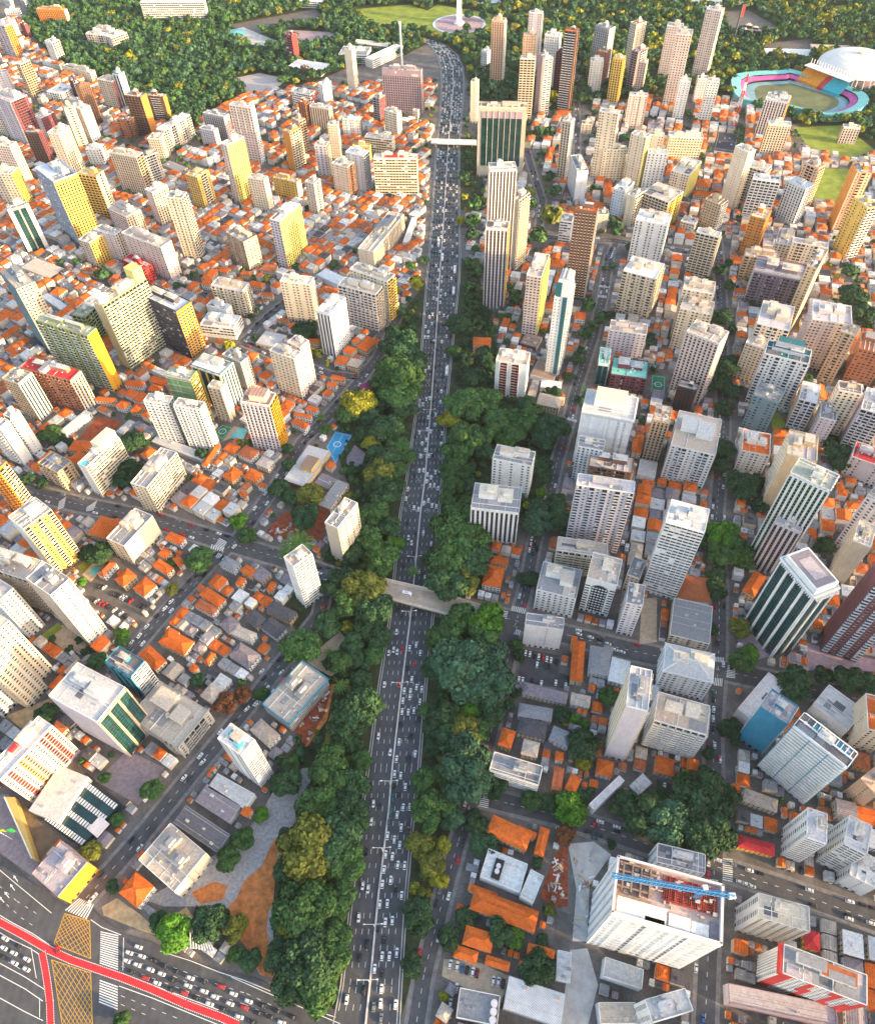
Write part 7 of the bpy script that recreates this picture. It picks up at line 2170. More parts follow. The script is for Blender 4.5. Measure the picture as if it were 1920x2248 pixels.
# ------------------------------------------------------------------ trees
def crown_mesh(name, seed, nl, leaf, flat_=.62, lob=16, ncore=99):
    g = np.random.default_rng(seed)
    lc = []; 
    for k in range(lob):
        a = g.uniform(0, 2*np.pi); rr = np.sqrt(g.uniform(0, 1))*.66; z = (1-rr*rr)*.55*g.uniform(.3, 1.1); s = g.uniform(.26, .42)
        lc.append((rr*np.cos(a), rr*np.sin(a), z*flat_/.62, s))
    lc.append((0, 0, .05, .62)); lc = np.array(lc)
    # leaf cards on lobe surfaces
    li = g.choice(len(lc), nl, p=lc[:, 3]**2/np.sum(lc[:, 3]**2))
    d = g.normal(size=(nl, 3)); d /= np.linalg.norm(d, axis=1)[:, None]; d[:, 2] = np.abs(d[:, 2])*.9-.25; d /= np.linalg.norm(d, axis=1)[:, None]
    p = lc[li, :3]+d*lc[li, 3:4]*g.uniform(.82, 1.08, (nl, 1))*np.array([1, 1, .8])
    # drop leaves deep inside other lobes
    dist = np.linalg.norm((p[:, None, :]-lc[None, :, :3])/np.array([1, 1, .8]), axis=2)/lc[None, :, 3]
    keep = dist.min(1) > .74; p = p[keep]; d = d[keep]; n = len(p)
    nr = d+g.normal(size=(n, 3))*.38; nr /= np.linalg.norm(nr, axis=1)[:, None]
    t = np.cross(nr, g.normal(size=(n, 3))); t /= np.linalg.norm(t, axis=1)[:, None]; b = np.cross(nr, t)
    s = leaf*g.uniform(.6, 1.35, (n, 1))
    V = np.stack([p-t*s-b*s*.7, p+t*s*.8-b*s*.6, p+t*s+b*s*.7, p-t*s*.7+b*s*.8], 1).reshape(-1, 3)
    F = np.arange(4*n).reshape(-1, 4)
    # inner cores, coarse spheres filling the crown
    ico = [(0, 0, 1), (.89, 0, .45), (.28, .85, .45), (-.72, .53, .45), (-.72, -.53, .45), (.28, -.85, .45), (.72, .53, -.45), (-.28, .85, -.45), (-.89, 0, -.45), (-.28, -.85, -.45), (.72, -.53, -.45), (0, 0, -1)]
    fi = [(0, 1, 2), (0, 2, 3), (0, 3, 4), (0, 4, 5), (0, 5, 1), (1, 6, 2), (2, 7, 3), (3, 8, 4), (4, 9, 5), (5, 10, 1), (2, 6, 7), (3, 7, 8), (4, 8, 9), (5, 9, 10), (1, 10, 6), (11, 7, 6), (11, 8, 7), (11, 9, 8), (11, 10, 9), (11, 6, 10)]
    ib = np.array(ico); VV = [V]; tri = []; off = len(V)
    for c in lc[::-1][:ncore]: VV.append(ib*c[3]*np.array([.84, .84, .68])+c[:3]); tri += [(a+off, b_+off, c_+off) for a, b_, c_ in fi]; off += 12
    V = np.concatenate(VV)
    return V, F, tri
def crown_data(name, m, **kw):
    V, F, tri = crown_mesh(name, **kw)
    b = MB(); b.v = [tuple(x) for x in V]; b.f = [tuple(int(i) for i in f) for f in F]+tri; b.m = [0]*len(b.f)
    return b.mesh(name, [m])
LEAF = {'g': (0.056,0.127,0.035), 'd': (0.036,0.086,0.036), 'o': (0.150,0.163,0.029), 'y': (0.247,0.247,0.023), 'b': (0.085,0.215,0.021), 't': (0.052,0.120,0.065), 'r': (0.208,0.081,0.036), 'p': (0.390,0.078,0.260), 'l': (0.078,0.150,0.029), 'e': (0.260,0.221,0.195)}
LM_ = {k: mat('leaf '+k, c, rough=.75, noise=.35, scale=1.6, island=.38, hue=.16, spec=.2) for k, c in LEAF.items()}
BARK = mat('bark', (.10,.075,.055), noise=.3, scale=1.)
CR = [crown_data('crown', LM_['g'], seed=s, nl=5200, leaf=.052, lob=n, flat_=fl) for s, n, fl in ((1, 15, .6), (2, 20, .7), (3, 12, .75), (4, 26, .62), (5, 18, .9), (6, 22, .7))]
CRM = {}
def crown_for(i, k):
    return CR[i]
tb = MB(); tb.cyl((0, 0), .06, 0, .55, 8, r1=.04)
for a in range(5):
    an = a*1.256; tb.bar((0, 0, .45), (.42*math.cos(an), .42*math.sin(an), .95), .02)
TRUNK = tb.mesh('trunk', [BARK])
pb = MB()
for k in range(16):
    an = k*math.pi/8; prev = Vector((0, 0, .0)); 
    for s in range(4):
        t = (s+1)/4; nx = Vector((math.cos(an)*t, math.sin(an)*t, .35*math.sin(t*2.6)-.25*t*(k % 2)))
        wv = Vector((-math.sin(an), math.cos(an), 0))*.11*(1-.6*t); wp = Vector((-math.sin(an), math.cos(an), 0))*.11*(1-.6*(t-.25))
        pb.quad(tuple(prev-wp), tuple(nx-wv), tuple(nx+wv), tuple(prev+wp)); prev = nx
PALM = pb.mesh('frond', [LM_['l']])
bb = MB()
for k in range(26):
    an = k*2.4; z = .2+.03*k; bb.bar((0, 0, z), ((1-.02*k)*.8*math.cos(an), (1-.02*k)*.8*math.sin(an), z+.5), .012)
BARE = bb.mesh('branch', [BARK])
NM = {'g': 'green', 'd': 'dark green', 'o': 'olive green', 'y': 'yellow green', 'b': 'bright green', 't': 'bluish green', 'r': 'reddish brown', 'p': 'pink flowering', 'l': 'feathery palm', 'e': 'leafless'}
T.sort(key=lambda q: q[1]-12*q[2])
tl = relabel([(('broad ' if r_ > 7.5 else 'small ' if r_ < 3.6 else 'rounded ')+NM[k]+' tree', x, y) for x, y, r_, k in T])
FT = []
for i, ((x, y, r_, k), lb_) in enumerate(zip(T, tl)):
    if i >= 296: FT.append((x, y, r_, k)); continue
    hc = min(16., max(2.5, r_*1.15))
    root = thing('palm_tree' if k == 'l' else 'tree', lb_, 'tree', (x, y, 0), 'trees of the avenue, streets and yards', R.uniform(0, 6.28))
    t = link('trunk', TRUNK, root); t.scale = (r_*.9, r_*.9, hc*1.1)
    c = link('crown', PALM if k == 'l' else BARE if k == 'e' else crown_for(R.randint(0, 5), k), root)
    
    if k not in 'le': c.material_slots[0].link = 'OBJECT'; c.material_slots[0].material = LM_[k]
    sz = r_*1.24; c.location = (0, 0, hc*.62 if k != 'l' else hc*1.1); c.scale = (sz*R.uniform(.92, 1.1), sz*R.uniform(.92, 1.1), sz*R.uniform(.8, 1.05)*(1.0 if k != 'l' else .7))
# woods and far trees, joined
def wood_mesh(name, items, mats, label, cat, nl=90, leaf=.2, seed=50):
    base = [crown_mesh('w', seed=seed+s, nl=int(nl*1.9), leaf=leaf, lob=7, ncore=3) for s in range(5)]
    VV, FF, MM, off = [], [], [], 0; rn = np.random.default_rng(seed)
    TT = []; TM = []
    for x, y, r_, mi in items:
        V, F, tri = base[rn.integers(5)]; a = rn.uniform(0, 6.28); ca, sa = math.cos(a), math.sin(a)
        s = np.array([r_, r_, r_*rn.uniform(.75, 1.15)]); W = V*s; W = np.stack([W[:, 0]*ca-W[:, 1]*sa+x, W[:, 0]*sa+W[:, 1]*ca+y, W[:, 2]+r_*.75], 1)
        VV.append(W); FF.append(F+off); MM += [mi]*len(F); TT.append(np.array(tri)+off); TM += [mi]*len(tri); off += len(W)
    V = np.concatenate(VV).astype(np.float32); F = np.concatenate(FF).astype(np.int32); Tt = np.concatenate(TT).astype(np.int32)
    me = bpy.data.meshes.new(name); me.vertices.add(len(V)); me.vertices.foreach_set('co', V.ravel())
    idx = np.concatenate([F.ravel(), Tt.ravel()]); me.loops.add(len(idx)); me.loops.foreach_set('vertex_index', idx)
    ls = np.concatenate([np.arange(len(F))*4, len(F)*4+np.arange(len(Tt))*3]).astype(np.int32); me.polygons.add(len(ls)); me.polygons.foreach_set('loop_start', ls)
    me.polygons.foreach_set('material_index', np.array(MM+TM, dtype=np.int32))
    for m in mats: me.materials.append(m)
    me.polygons.foreach_set('use_smooth', np.zeros(len(ls), dtype=bool)); me.update(calc_edges=True); return describe(link(name, me, kind='stuff'), label, cat)
WG = random.Random(3); items = []
wooded = wood & ~occ
for gx in range(-880, 880, 11):
    for gy in range(880, 1620, 10):
        x = gx+WG.uniform(-3, 3); y = gy+WG.uniform(-3, 3); ix, iy = int(x)-X0, int(y)-Y0
        if not (0 <= ix < NX and 0 <= iy < NY) or not wooded[iy, ix]: continue
        if x > 0 and WG.random() < .22: continue
        items.append((x, y, WG.uniform(4.6, 9.0), WG.choices((0, 1, 2, 3, 4), (7, 3, .7, .15, 3) if x < 0 else (5, 3, 1.8, .9, 2))[0]))
wood_mesh('forest', items, [LM_['d'], LM_['g'], LM_['o'], LM_['y'], LM_['t']], 'dense dark wood and park trees across the top of the view', 'forest', nl=62, leaf=.22)
# verge undergrowth below the avenue trees, street trees
items = []
under_growth = green & ~occ
for gx in range(-230, 330, 6):
    for gy in range(-20, 720, 6):
        x = gx+WG.uniform(-2, 2); y = gy+WG.uniform(-2, 2); ix, iy = int(x)-X0, int(y)-Y0
        if under_growth[iy, ix] and WG.random() < .62: items.append((x, y, WG.uniform(1.6, 3.6), WG.choices((0, 1, 2), (5, 3, 1))[0]))
wood_mesh('undergrowth', items, [LM_['d'], LM_['g'], LM_['o'], LM_['y']], 'low bushes covering the banks of the avenue', 'bushes', nl=70, leaf=.22, seed=70)
items = [(x, y, r_, 'dgoy'.index(k) if k in 'dgoy' else 1) for x, y, r_, k in FT]
cnt = 0
for _ in range(60000):
    y = WG.uniform(40, 1150); x = WG.uniform(-1, 1)*(275+.37*y); ix, iy = int(x)-X0, int(y)-Y0
    if not (2 <= ix < NX-2 and 2 <= iy < NY-2) or occ[iy-2:iy+3, ix-2:ix+3].any() or treeocc[iy, ix] or wood[iy, ix]: continue
    r_ = WG.uniform(1.7, 4.4); items.append((x, y, r_, WG.choices((0, 1, 2, 3), (6, 4, 1, .4))[0])); cnt += 1; disc(treeocc, x, y, r_+1)
    if cnt >= 1200: break
wood_mesh('street_trees', items, [LM_['d'], LM_['g'], LM_['o'], LM_['y']], 'many small street and garden trees between the buildings', 'trees', nl=90, leaf=.2, seed=90)
# ------------------------------------------------------------------ vehicles
PC = {'w': (.78,.78,.79), 'k': (.022,.023,.028), 'r': (.55,.02,.025), 't': (.02,.13,.15), 'g': (.20,.21,.22), 'b': (.04,.12,.32), 'm': (.20,.02,.05)}
PM = {k: mat('car paint '+k, c, rough=.3, noise=0, spec=.5) for k, c in PC.items()}
TYRE = mat('tyre', (.02,.02,.022), noise=0); CGL = mat('car glass', (.02,.025,.03), rough=.08, noise=0, spec=.7); LAMP = mat('lamp glass', (.7,.7,.68), rough=.2, noise=0)
def loft(b, secs, m=0):
    i = len(b.v); n = len(secs[0]); 
    for s in secs: b.v += s
    for a in range(len(secs)-1):
        for k in range(n): b.f.append((i+a*n+k, i+a*n+(k+1) % n, i+(a+1)*n+(k+1) % n, i+(a+1)*n+k)); b.m.append(m)
    b.f.append(tuple(range(i+n-1, i-1, -1))); b.f.append(tuple(range(i+(len(secs)-1)*n, i+len(secs)*n))); b.m += [m, m]
def sec(x, w, z0, z1, r=.18): return [(x, -w, z0), (x, w, z0), (x, w, z1-r), (x, w-r, z1), (x, -w+r, z1), (x, -w, z1-r)]
def car_meshes(k, L=4.3, suv=False):
    hh = .12 if suv else 0
    b = MB(); loft(b, [sec(-L/2, .72, .38, .78+hh), sec(-L/2+.25, .86, .24, .92+hh), sec(-.9, .90, .22, .96+hh), sec(.9, .90, .22, .94+hh), sec(L/2-.45, .86, .24, .84+hh), sec(L/2, .70, .34, .66+hh)])
    loft(b, [sec(-1.45, .60, 1.30+hh, 1.42+hh, .08), sec(-.2, .64, 1.36+hh, 1.50+hh, .08), sec(.45, .60, 1.33+hh, 1.44+hh, .08)])
    body = b.mesh('car_body', [PM[k]])
    g = MB(); i = 0
    lo = [(-1.95 if suv else -1.75, -.78), (1.15, -.78), (1.15, .78), (-1.95 if suv else -1.75, .78)]; hi = [(-1.42, -.62), (.48, -.62), (.48, .62), (-1.42, .62)]
    g.v = [(x, y, .93+hh) for x, y in lo]+[(x, y, 1.38+hh) for x, y in hi]; g.f = [(k_, (k_+1) % 4, 4+(k_+1) % 4, 4+k_) for k_ in range(4)]+[(4, 5, 6, 7)]; g.m = [0]*5
    return body, g.mesh('glasshouse', [CGL])
CM = {k: [car_meshes(k), car_meshes(k, 4.5, True)] for k in PC}
wb = MB(); n = 12; i0 = 0
for y in (-.1, .1): wb.v += [(.32*math.cos(2*math.pi*q/n), y, .32*math.sin(2*math.pi*q/n)) for q in range(n)]
wb.f = [(q, (q+1) % n, n+(q+1) % n, n+q) for q in range(n)]+[tuple(range(n)), tuple(range(2*n-1, n-1, -1))]; wb.m = [0]*len(wb.f)
WHEEL = wb.mesh('wheel', [TYRE])
hl = MB(); hl.box((0, 0), Vector((.06, 0)), Vector((0, .2)), 0, .14); HEADL = hl.mesh('headlight', [LAMP])
CNAME = {'w': 'white', 'k': 'black', 'r': 'red', 't': 'dark teal', 'g': 'grey', 'b': 'blue', 'm': 'maroon'}
grp = {}
for c in C: grp.setdefault((c[3], c[4]), []).append(c)
for (k, gg), v in grp.items():
    av = 'avenue' in gg
    v.sort(key=(lambda c: c[1]) if av else (lambda c: c[0]/(300+.8*c[1])))
    pre = 'on the' if any(s in gg for s in ('street', 'ramp', 'road', 'strip', 'carriageway')) and 'car park' not in gg else 'in the'
    for n_, c in enumerate(v):
        lb_ = f"{CNAME[k]} car {pre} {gg}" if len(v) == 1 else f"{ordw(n_) or 'first'} {CNAME[k]} car from {'the bottom' if av else 'left'} {pre} {gg}"
        rz = c[2]+(math.pi if (av and 'left' in gg) else 0)
        root = thing('parked_car' if 'park' in gg and 'car park' in gg else 'car', lb_, 'car', (c[0], c[1], .30), 'cars '+pre+' '+gg, rz+R.uniform(-.02, .02))
        bd, gl = CM[k][R.random() < .35]
        link('body', bd, root); link('glasshouse', gl, root)
        for x in (-1.35, 1.35):
            for y in (-.8, .8): w_ = link('wheel', WHEEL, root); w_.location = (x, y, .32)
        for y in (-.55, .55): w_ = link('headlight', HEADL, root); w_.location = (2.05, y, .55)
# far cars: one mass
fc = MB(); FK = 'wkgrt'; VR = random.Random(8)
def far_car(x, y, a, k, z=.28):
    e = Vector((math.cos(a), math.sin(a))); f = Vector((-e.y, e.x)); c = Vector((x, y))
    fc.box(c, e*2.1, f*.88, z+.15, z+.92, FK.index(k)); fc.box(c-e*.25, e*1.15, f*.72, z+.92, z+1.38, 5); fc.box(c-e*.25, e*.85, f*.62, z+1.38, z+1.46, FK.index(k))
for i in range(len(AVE)-1):
    if AVE[i][1][1] < 335: continue
    l0, m0, r0 = [Vector(q) for q in AVE[i]]; l1, m1, r1 = [Vector(q) for q in AVE[i+1]]; L = (m1-m0).length
    for a0, b0, a1, b1, nl in ((l0, m0, l1, m1, 4), (m0, r0, m1, r1, 4)):
        for k in range(nl):
            s = VR.uniform(0, 9)
            while s < L:
                f = (k+.5)/nl; t = s/L; p = (a0+(b0-a0)*f)*(1-t)+(a1+(b1-a1)*f)*t
                if not 950 < p.y < 985: far_car(p.x, p.y, math.atan2(m1.y-m0.y, m1.x-m0.x), VR.choice('wwwwkkgt'))
                s += VR.uniform(8, 30) if p.y < 900 else VR.uniform(5.6, 12)
for w, pts in ROADS:
    for a, c in zip(pts[:-1], pts[1:]):
        a = Vector(a); c = Vector(c); d = c-a; L = d.length
        if L < 2: continue
        nn = Vector((-d.y, d.x))/L
        for sg in (1, -1):
            s = VR.uniform(0, 10)
            while s < L:
                p = a+d*(s/L)+nn*sg*(w/2-1.3)
                if p.y > 60 and VR.random() < (.55 if p.y > 330 else .3): far_car(p.x, p.y, math.atan2(d.y, d.x), VR.choice('wwwkkgr'), .22)
                s += VR.uniform(6, 15)
describe(fc.build('distant_cars', [PM[k] for k in FK]+[CGL], kind='stuff'), 'mass of small cars on the upper avenue and side streets', 'cars')
def bus(name, x, y, a, z, L, lab, cat):
    t = thing(name, lab, cat, (x, y, z), None, a); b = MB(); loft(b, [sec(-L/2, 1.15, .4, 2.9), sec(-L/2+.3, 1.25, .35, 3.1), sec(L/2-.4, 1.25, .35, 3.1), sec(L/2, 1.1, .4, 2.8)]); b.build('body', [PM['w']], t)
    b = MB()
    for s in (-1, 1): b.quad((-L/2+.6, s*1.27, 1.5), (L/2-.6, s*1.27, 1.5), (L/2-.6, s*1.27, 2.5), (-L/2+.6, s*1.27, 2.5))
    b.quad((L/2+.01, -.95, 1.4), (L/2+.01, .95, 1.4), (L/2-.1, .95, 2.5), (L/2-.1, -.95, 2.5)); b.build('window_band', [CGL], t)
    b = MB(); b.box((0, 0), Vector((1.2, 0)), Vector((0, .8)), 3.1, 3.35); b.build('roof_unit', [wm('palegrey')], t)
    for x_ in (-L*.3, L*.3):
        for y_ in (-1.1, 1.1): w_ = link('wheel', WHEEL, t); w_.location = (x_, y_, .45); w_.scale = (1.4, 1.4, 1.4)
a_ = math.atan2(AVE[10][1][1]-AVE[9][1][1], AVE[10][1][0]-AVE[9][1][0])
for k, (p, lb_) in enumerate(zip(PT['buses'], ('white bus in the outer lane of the upper avenue, farther of the pair', 'white bus in the outer lane of the upper avenue, nearer of the pair', 'white bus close to the median of the upper avenue', 'white bus beside the round avenue trees', 'white bus on the left carriageway far up the avenue'))):
    bus('bus', p[0], p[1], a_, .3, 11, lb_, 'bus')
D_ = [Vector(p) for p in PT['deck']]
bus('van', *PT['van'], math.atan2(D_[1].y-D_[0].y, D_[1].x-D_[0].x), 7.2, 6.5, 'white delivery van crossing the bridge over the avenue', 'van')
# ------------------------------------------------------------------ bridge, footbridge
bt = thing('bridge', 'concrete road bridge carrying a street across the avenue', 'bridge', (0, 0, 0))
b = MB(); b.prism(ccw([tuple(p) for p in D_]), 5.7, 7.0, 0, 0, True); b.build('deck', [mat('deck concrete', (.40,.33,.27), noise=.25, scale=.2)], bt)
b = MB(); b.prism(ccw([tuple(lerp(p, (D_[0]+D_[5])/2*.5+(D_[1]+D_[4])/2*.5, .0)) for p in D_]), 7.0, 7.03); 
bs = MB(); inner = [D_[0], D_[1], D_[2], D_[3], D_[4], D_[5], D_[6]]
for p, q in ((0, 1), (1, 2), (3, 4), (4, 5)):
    a, c = D_[p], D_[q]; d = (c-a).normalized(); nn = Vector((-d.y, d.x)); cen = (D_[1]+D_[4])/2; nn = nn if (cen-a).dot(nn) > 0 else -nn
    e = MB(); e.prism(ccw([tuple(a), tuple(c), tuple(c+nn*.35), tuple(a+nn*.35)]), 7.0, 8.0); e.build('parapet', [wm('cream')], bt)
    e = MB(); e.prism(ccw([tuple(a+nn*.36), tuple(c+nn*.36), tuple(c+nn*2.2), tuple(a+nn*2.2)]), 7.0, 7.2); e.build('footway', [mat('footway', (.52,.44,.36), noise=.25, scale=.4)], bt)
for f in (.22, .5, .72):
    a = lerp(D_[0], D_[2], f); c = lerp(D_[6], D_[3], f); e = MB()
    for t in (.2, .5, .8): e.box(lerp(a, c, t), Vector((.6, 0)), Vector((0, .6)), 0, 5.7)
    e.build('pier', [wm('concrete')], bt)
lk = MB(); mid0 = (D_[0]+D_[6])/2; mid1 = (D_[2]+D_[3])/2
for k in range(16):
    lineq(lk, lerp(mid0, mid1, k/16), lerp(mid0, mid1, (k+.5)/16), .12, 7.06)
lk.build('deck_marking', [YPAINT], bt)
for a, c, tgt in ((D_[0], D_[6], -26), (D_[2], D_[3], 26)):
    d = Vector((c-a)); n2 = Vector((-d.y, d.x)).normalized(); n2 = n2 if n2.x*tgt > 0 else -n2
    e = MB(); p, q = a+n2*26, c+n2*26
    e.quad((*a, 6.98), (*c, 6.98), (*q, .25), (*p, .25)); e.quad((*a, 6.98), (*p, .25), (*a, 0), (*a, 0)); e.quad((*c, 6.98), (*c, 0), (*q, .25), (*q, .25)); e.build('ramp', [ASPH2], bt)
ft = thing('footbridge', 'narrow pale bridge over the avenue beside the green glass tower', 'bridge', (0, 0, 0))
F_ = [Vector(p) for p in PT['foot']]
b = MB(); b.prism(ccw([tuple(p) for p in F_]), 5.4, 6.2); b.build('deck', [wm('pinkwhite')], ft)
for p, q in ((0, 1), (2, 3)): b = MB(); b.bar((*F_[p], 6.8), (*F_[q], 6.8), .3); b.build('railing', [wm('white')], ft)
for t in (.1, .5, .9): b = MB(); b.box(lerp(lerp(F_[0], F_[1], t), lerp(F_[3], F_[2], t), .5), Vector((.5, 0)), Vector((0, 2))*1, 0, 5.4); b.build('pier', [wm('concrete')], ft)
# ------------------------------------------------------------------ landmarks in the distance
ob = thing('obelisk', 'tall white tapering obelisk in a round lawn at the top of the view', 'obelisk', (*PT['obelisk'], 0))
b = MB(); i = 0; b.v = [(s*4.4, t*4.4, 3) for s, t in ((-1, -1), (1, -1), (1, 1), (-1, 1))]+[(s*2.6, t*2.6, 72) for s, t in ((-1, -1), (1, -1), (1, 1), (-1, 1))]+[(0, 0, 76)]
b.f = [(k, (k+1) % 4, 4+(k+1) % 4, 4+k) for k in range(4)]+[(4+k, 4+(k+1) % 4, 8) for k in range(4)]; b.m = [0]*8; b.build('shaft', [WH], ob)
b = MB(); b.cyl((0, 0), 9, 0, 3, 20); b.build('plinth', [wm('pinkwhite')], ob)
b = MB(); b.cyl((0, 0), 42, 0, .5, 40); b.build('round_plaza', [LOTM['pinkpave']], ob)
b = MB()
for k in range(40):
    a0, a1 = k*math.pi/20, (k+1)*math.pi/20; b.quad((40*math.cos(a0), 40*math.sin(a0), .55), (44*math.cos(a0), 44*math.sin(a0), .55), (44*math.cos(a1), 44*math.sin(a1), .55), (40*math.cos(a1), 40*math.sin(a1), .55))
b.build('ring_path', [rm('bluewhite')], ob)
dm = thing('domed_arena', 'great white domed arena beside the stadium', 'arena', (*PT['dome'], 0)); DR = PT['domeR']
b = MB(); n = 48; rings = []
for j in range(9):
    t = j/8; rr_ = DR*math.cos(t*math.pi/2*.98); z = 11+DR*.30*math.sin(t*math.pi/2); rings.append([(rr_*math.cos(2*math.pi*k/n), rr_*math.sin(2*math.pi*k/n), z) for k in range(n)])
for j in range(8):
    for k in range(n): b.quad(rings[j][k], rings[j][(k+1) % n], rings[j+1][(k+1) % n], rings[j+1][k])
b.build('dome', [mat('dome skin', (.72,.69,.66), rough=.5, noise=.08, scale=.05)], dm)
b = MB(); b.cyl((0, 0), 5, 10+DR*.30, 13.5+DR*.30, 20); b.build('lantern', [wm('beige')], dm)
b = MB(); b.cyl((0, 0), DR*.93, 0, 10.5, n); b.build('ring_wall', [wm('mauve')], dm)
for k in range(36):
    a = k*2*math.pi/36; b = MB(); b.bar((DR*1.02*math.cos(a), DR*1.02*math.sin(a), 0), (DR*.97*math.cos(a), DR*.97*math.sin(a), 11.5), .7); b.build('buttress', [wm('pinkwhite')], dm)
# stadium: ring of tiers following the traced outline
st_ = [Vector(p) for p in PT['stad']]; sc = sum(st_, Vector((0, 0)))/len(st_)
st = thing('stadium', 'oval athletics stadium with coloured seats below the domed arena', 'stadium', (sc.x, sc.y, 0))
pts = []
for i in range(len(st_)):
    p0, p1, p2, p3 = st_[i-1], st_[i], st_[(i+1) % len(st_)], st_[(i+2) % len(st_)]
    for t in (0, .25, .5, .75): pts.append(.5*((2*p1)+(p2-p0)*t+(2*p0-5*p1+4*p2-p3)*t*t+(3*p1-p0-3*p2+p3)*t**3)-sc)
SCOL = {'seat aqua': (.16,.46,.48), 'seat pink': (.55,.10,.32), 'seat orange': (.72,.28,.03), 'seat teal': (.03,.38,.46), 'seat red': (.5,.06,.06)}
SM = {k: mat(k, c, noise=.2, scale=.3) for k, c in SCOL.items()}
tiers = ((1.0, 9, .86, 7.5, 'seat aqua'), (.86, 6, .76, 3.2, 'seat pink'), (.76, .6, .62, .5, 'seat aqua'))
n = len(pts)
for o_, z0, i_, z1, sm in tiers:
    b = MB()
    for k in range(n):
        a, c = pts[k], pts[(k+1) % n]
        b.quad((*(a*o_), z0), (*(a*i_), z1), (*(c*i_), z1), (*(c*o_), z0)); b.quad((*(a*o_), 0), (*(a*o_), z0), (*(c*o_), z0), (*(c*o_), 0))
    b.build('running_track' if z0 < 1 else 'seating_tier', [SM[sm] if z0 > 1 else mat('track', (.20,.36,.42), noise=.2, scale=.1)], st)
b = MB(); b.poly([(*(p*.62), .55) for p in pts]); b.build('pitch', [LOTM['field']], st)
# covered grandstand on the dome side
d = (Vector(PT['dome'])-sc); d1 = Vector((-d.y, d.x)).normalized(); dd = d.normalized(); base = dd*(d.length*.30)
GS0 = Vector(PT['dome'])-sc-dd*(DR+16)
for k in range(8):
    c = GS0+d1*((k-3.5)*9); b = MB(); q = [c-d1*4.4-dd*16, c+d1*4.4-dd*16, c+d1*4.4+dd*6, c-d1*4.4+dd*6]
    b.quad((*q[0], 4), (*q[1], 4), (*q[2], 15), (*q[3], 15)); b.quad((*q[0], 0), (*q[1], 0), (*q[1], 4), (*q[0], 4)); b.build('seat_block', [SM[('seat teal', 'seat teal', 'seat teal', 'seat red', 'seat orange', 'seat orange', 'seat orange', 'seat orange')[k]]], st)
b = MB(); b.box(GS0+dd*2, d1*36, dd*7, 17.5, 18.3); b.build('grandstand_roof', [WH], st)
for k in range(17):
    c = GS0+d1*((k-8)*4.4)+dd*9; b = MB(); b.bar((*c, 0), (*c, 24), .35); b.build('roof_mast', [WH], st)
# lattice mast
MR = mat('mast red', (.55,.08,.05), noise=.1)
t = thing('lattice_mast', 'red and white lattice radio mast beside the stadium', 'mast', (*PT['mast'], 0))
for k in range(7):
    b = MB(); w0 = 4.2-.5*k; z = k*9.5
    for q in range(4):
        a = q*math.pi/2+.785; a2 = a+math.pi/2; w1 = w0-.5
        p0 = (w0*math.cos(a), w0*math.sin(a), z); p1 = (w1*math.cos(a), w1*math.sin(a), z+9.5); p2 = (w1*math.cos(a2), w1*math.sin(a2), z+9.5)
        b.bar(p0, p1, .28); b.bar(p0, p2, .2); b.bar(p1, p2, .2)
    b.build('mast_section', [MR if k % 2 == 0 else WH], t)
t = thing('antenna_pole', 'thin white antenna pole behind the ribbed office', 'antenna', (*PT['antenna'], 0)); b = MB(); b.bar((0, 0, 0), (0, 0, 62), 1.1); b.build('pole', [WH], t); b = MB(); b.box((0, 0), Vector((2, 0)), Vector((0, 2)), 60, 62); b.build('platform', [WH], t)
t = thing('banner_mast', 'dark mast with a red banner beside the far car park', 'mast', (*PT['banner'], 0)); b = MB(); b.bar((0, 0, 0), (0, 0, 50), .9); b.build('pole', [wm('darkgrey')], t); b = MB(); b.box((2.5, 0), Vector((2.6, 0)), Vector((0, .3)), 34, 50); b.build('banner', [wm('red')], t)
# ------------------------------------------------------------------ foreground details
gp = PT['flagpole']; t = thing('flagpole', 'white pole flying a green and yellow flag by the road corner', 'flagpole', (*gp, 0))
b = MB(); b.bar((0, 0, 0), (0, 0, 22), .15); b.build('pole', [WH], t)
fl = MB(); N1 = 10; FW, FH = 9.0, 6.3
def fz(s, tt): return (s*FW, .6*math.sin(s*7)*s, 22-FH*(1-tt)-1.2*s)
for i in range(N1):
    for j in range(6): fl.quad(fz(i/N1, j/6), fz((i+1)/N1, j/6), fz((i+1)/N1, (j+1)/6), fz(i/N1, (j+1)/6))
fo_ = fl.build('flag', [mat('flag green', (.02,.26,.06), noise=.1)], t)
for o_ in (.06, -.06):
    def fz2(s, tt): x, y, z = fz(s, tt); return (x, y+o_*1.0-.0, z)
    fl = MB(); 
    dpt = [(.5, .12), (.9, .5), (.5, .88), (.1, .5)]
    fl.quad(*[fz2(*q) for q in dpt]); fl.build('flag_diamond', [mat('flag yellow', (.80,.60,.02), noise=.1)], fo_)
    fl = MB(); fl.poly([(lambda x, y, z: (x, y+o_*1.5, z))(*fz(.5+.15*math.cos(a*math.pi/8), .5+.21*math.sin(a*math.pi/8))) for a in range(16)]); fl.build('flag_disc', [mat('flag blue', (.03,.06,.35), noise=.1)], fo_)
W_ = [Vector(p) for p in PT['wedge']]; wc = sum(W_, Vector((0, 0)))/4
t = thing('fin_wall', 'long brown fin wall crossing the forecourt of the station', 'wall', (wc.x, wc.y, 0)); b = MB(); b.prism(ccw([tuple(p-wc) for p in W_]), 0, 6.5); b.build('wall', [wm('ochre')], t)
b = MB(); b.bar((*(W_[0]-wc), 6.7), (*(W_[3]-wc), 6.7), .25); b.build('coping', [WH], t)
G_ = [Vector(p) for p in PT['glassroof']]; gc = sum(G_, Vector((0, 0)))/4
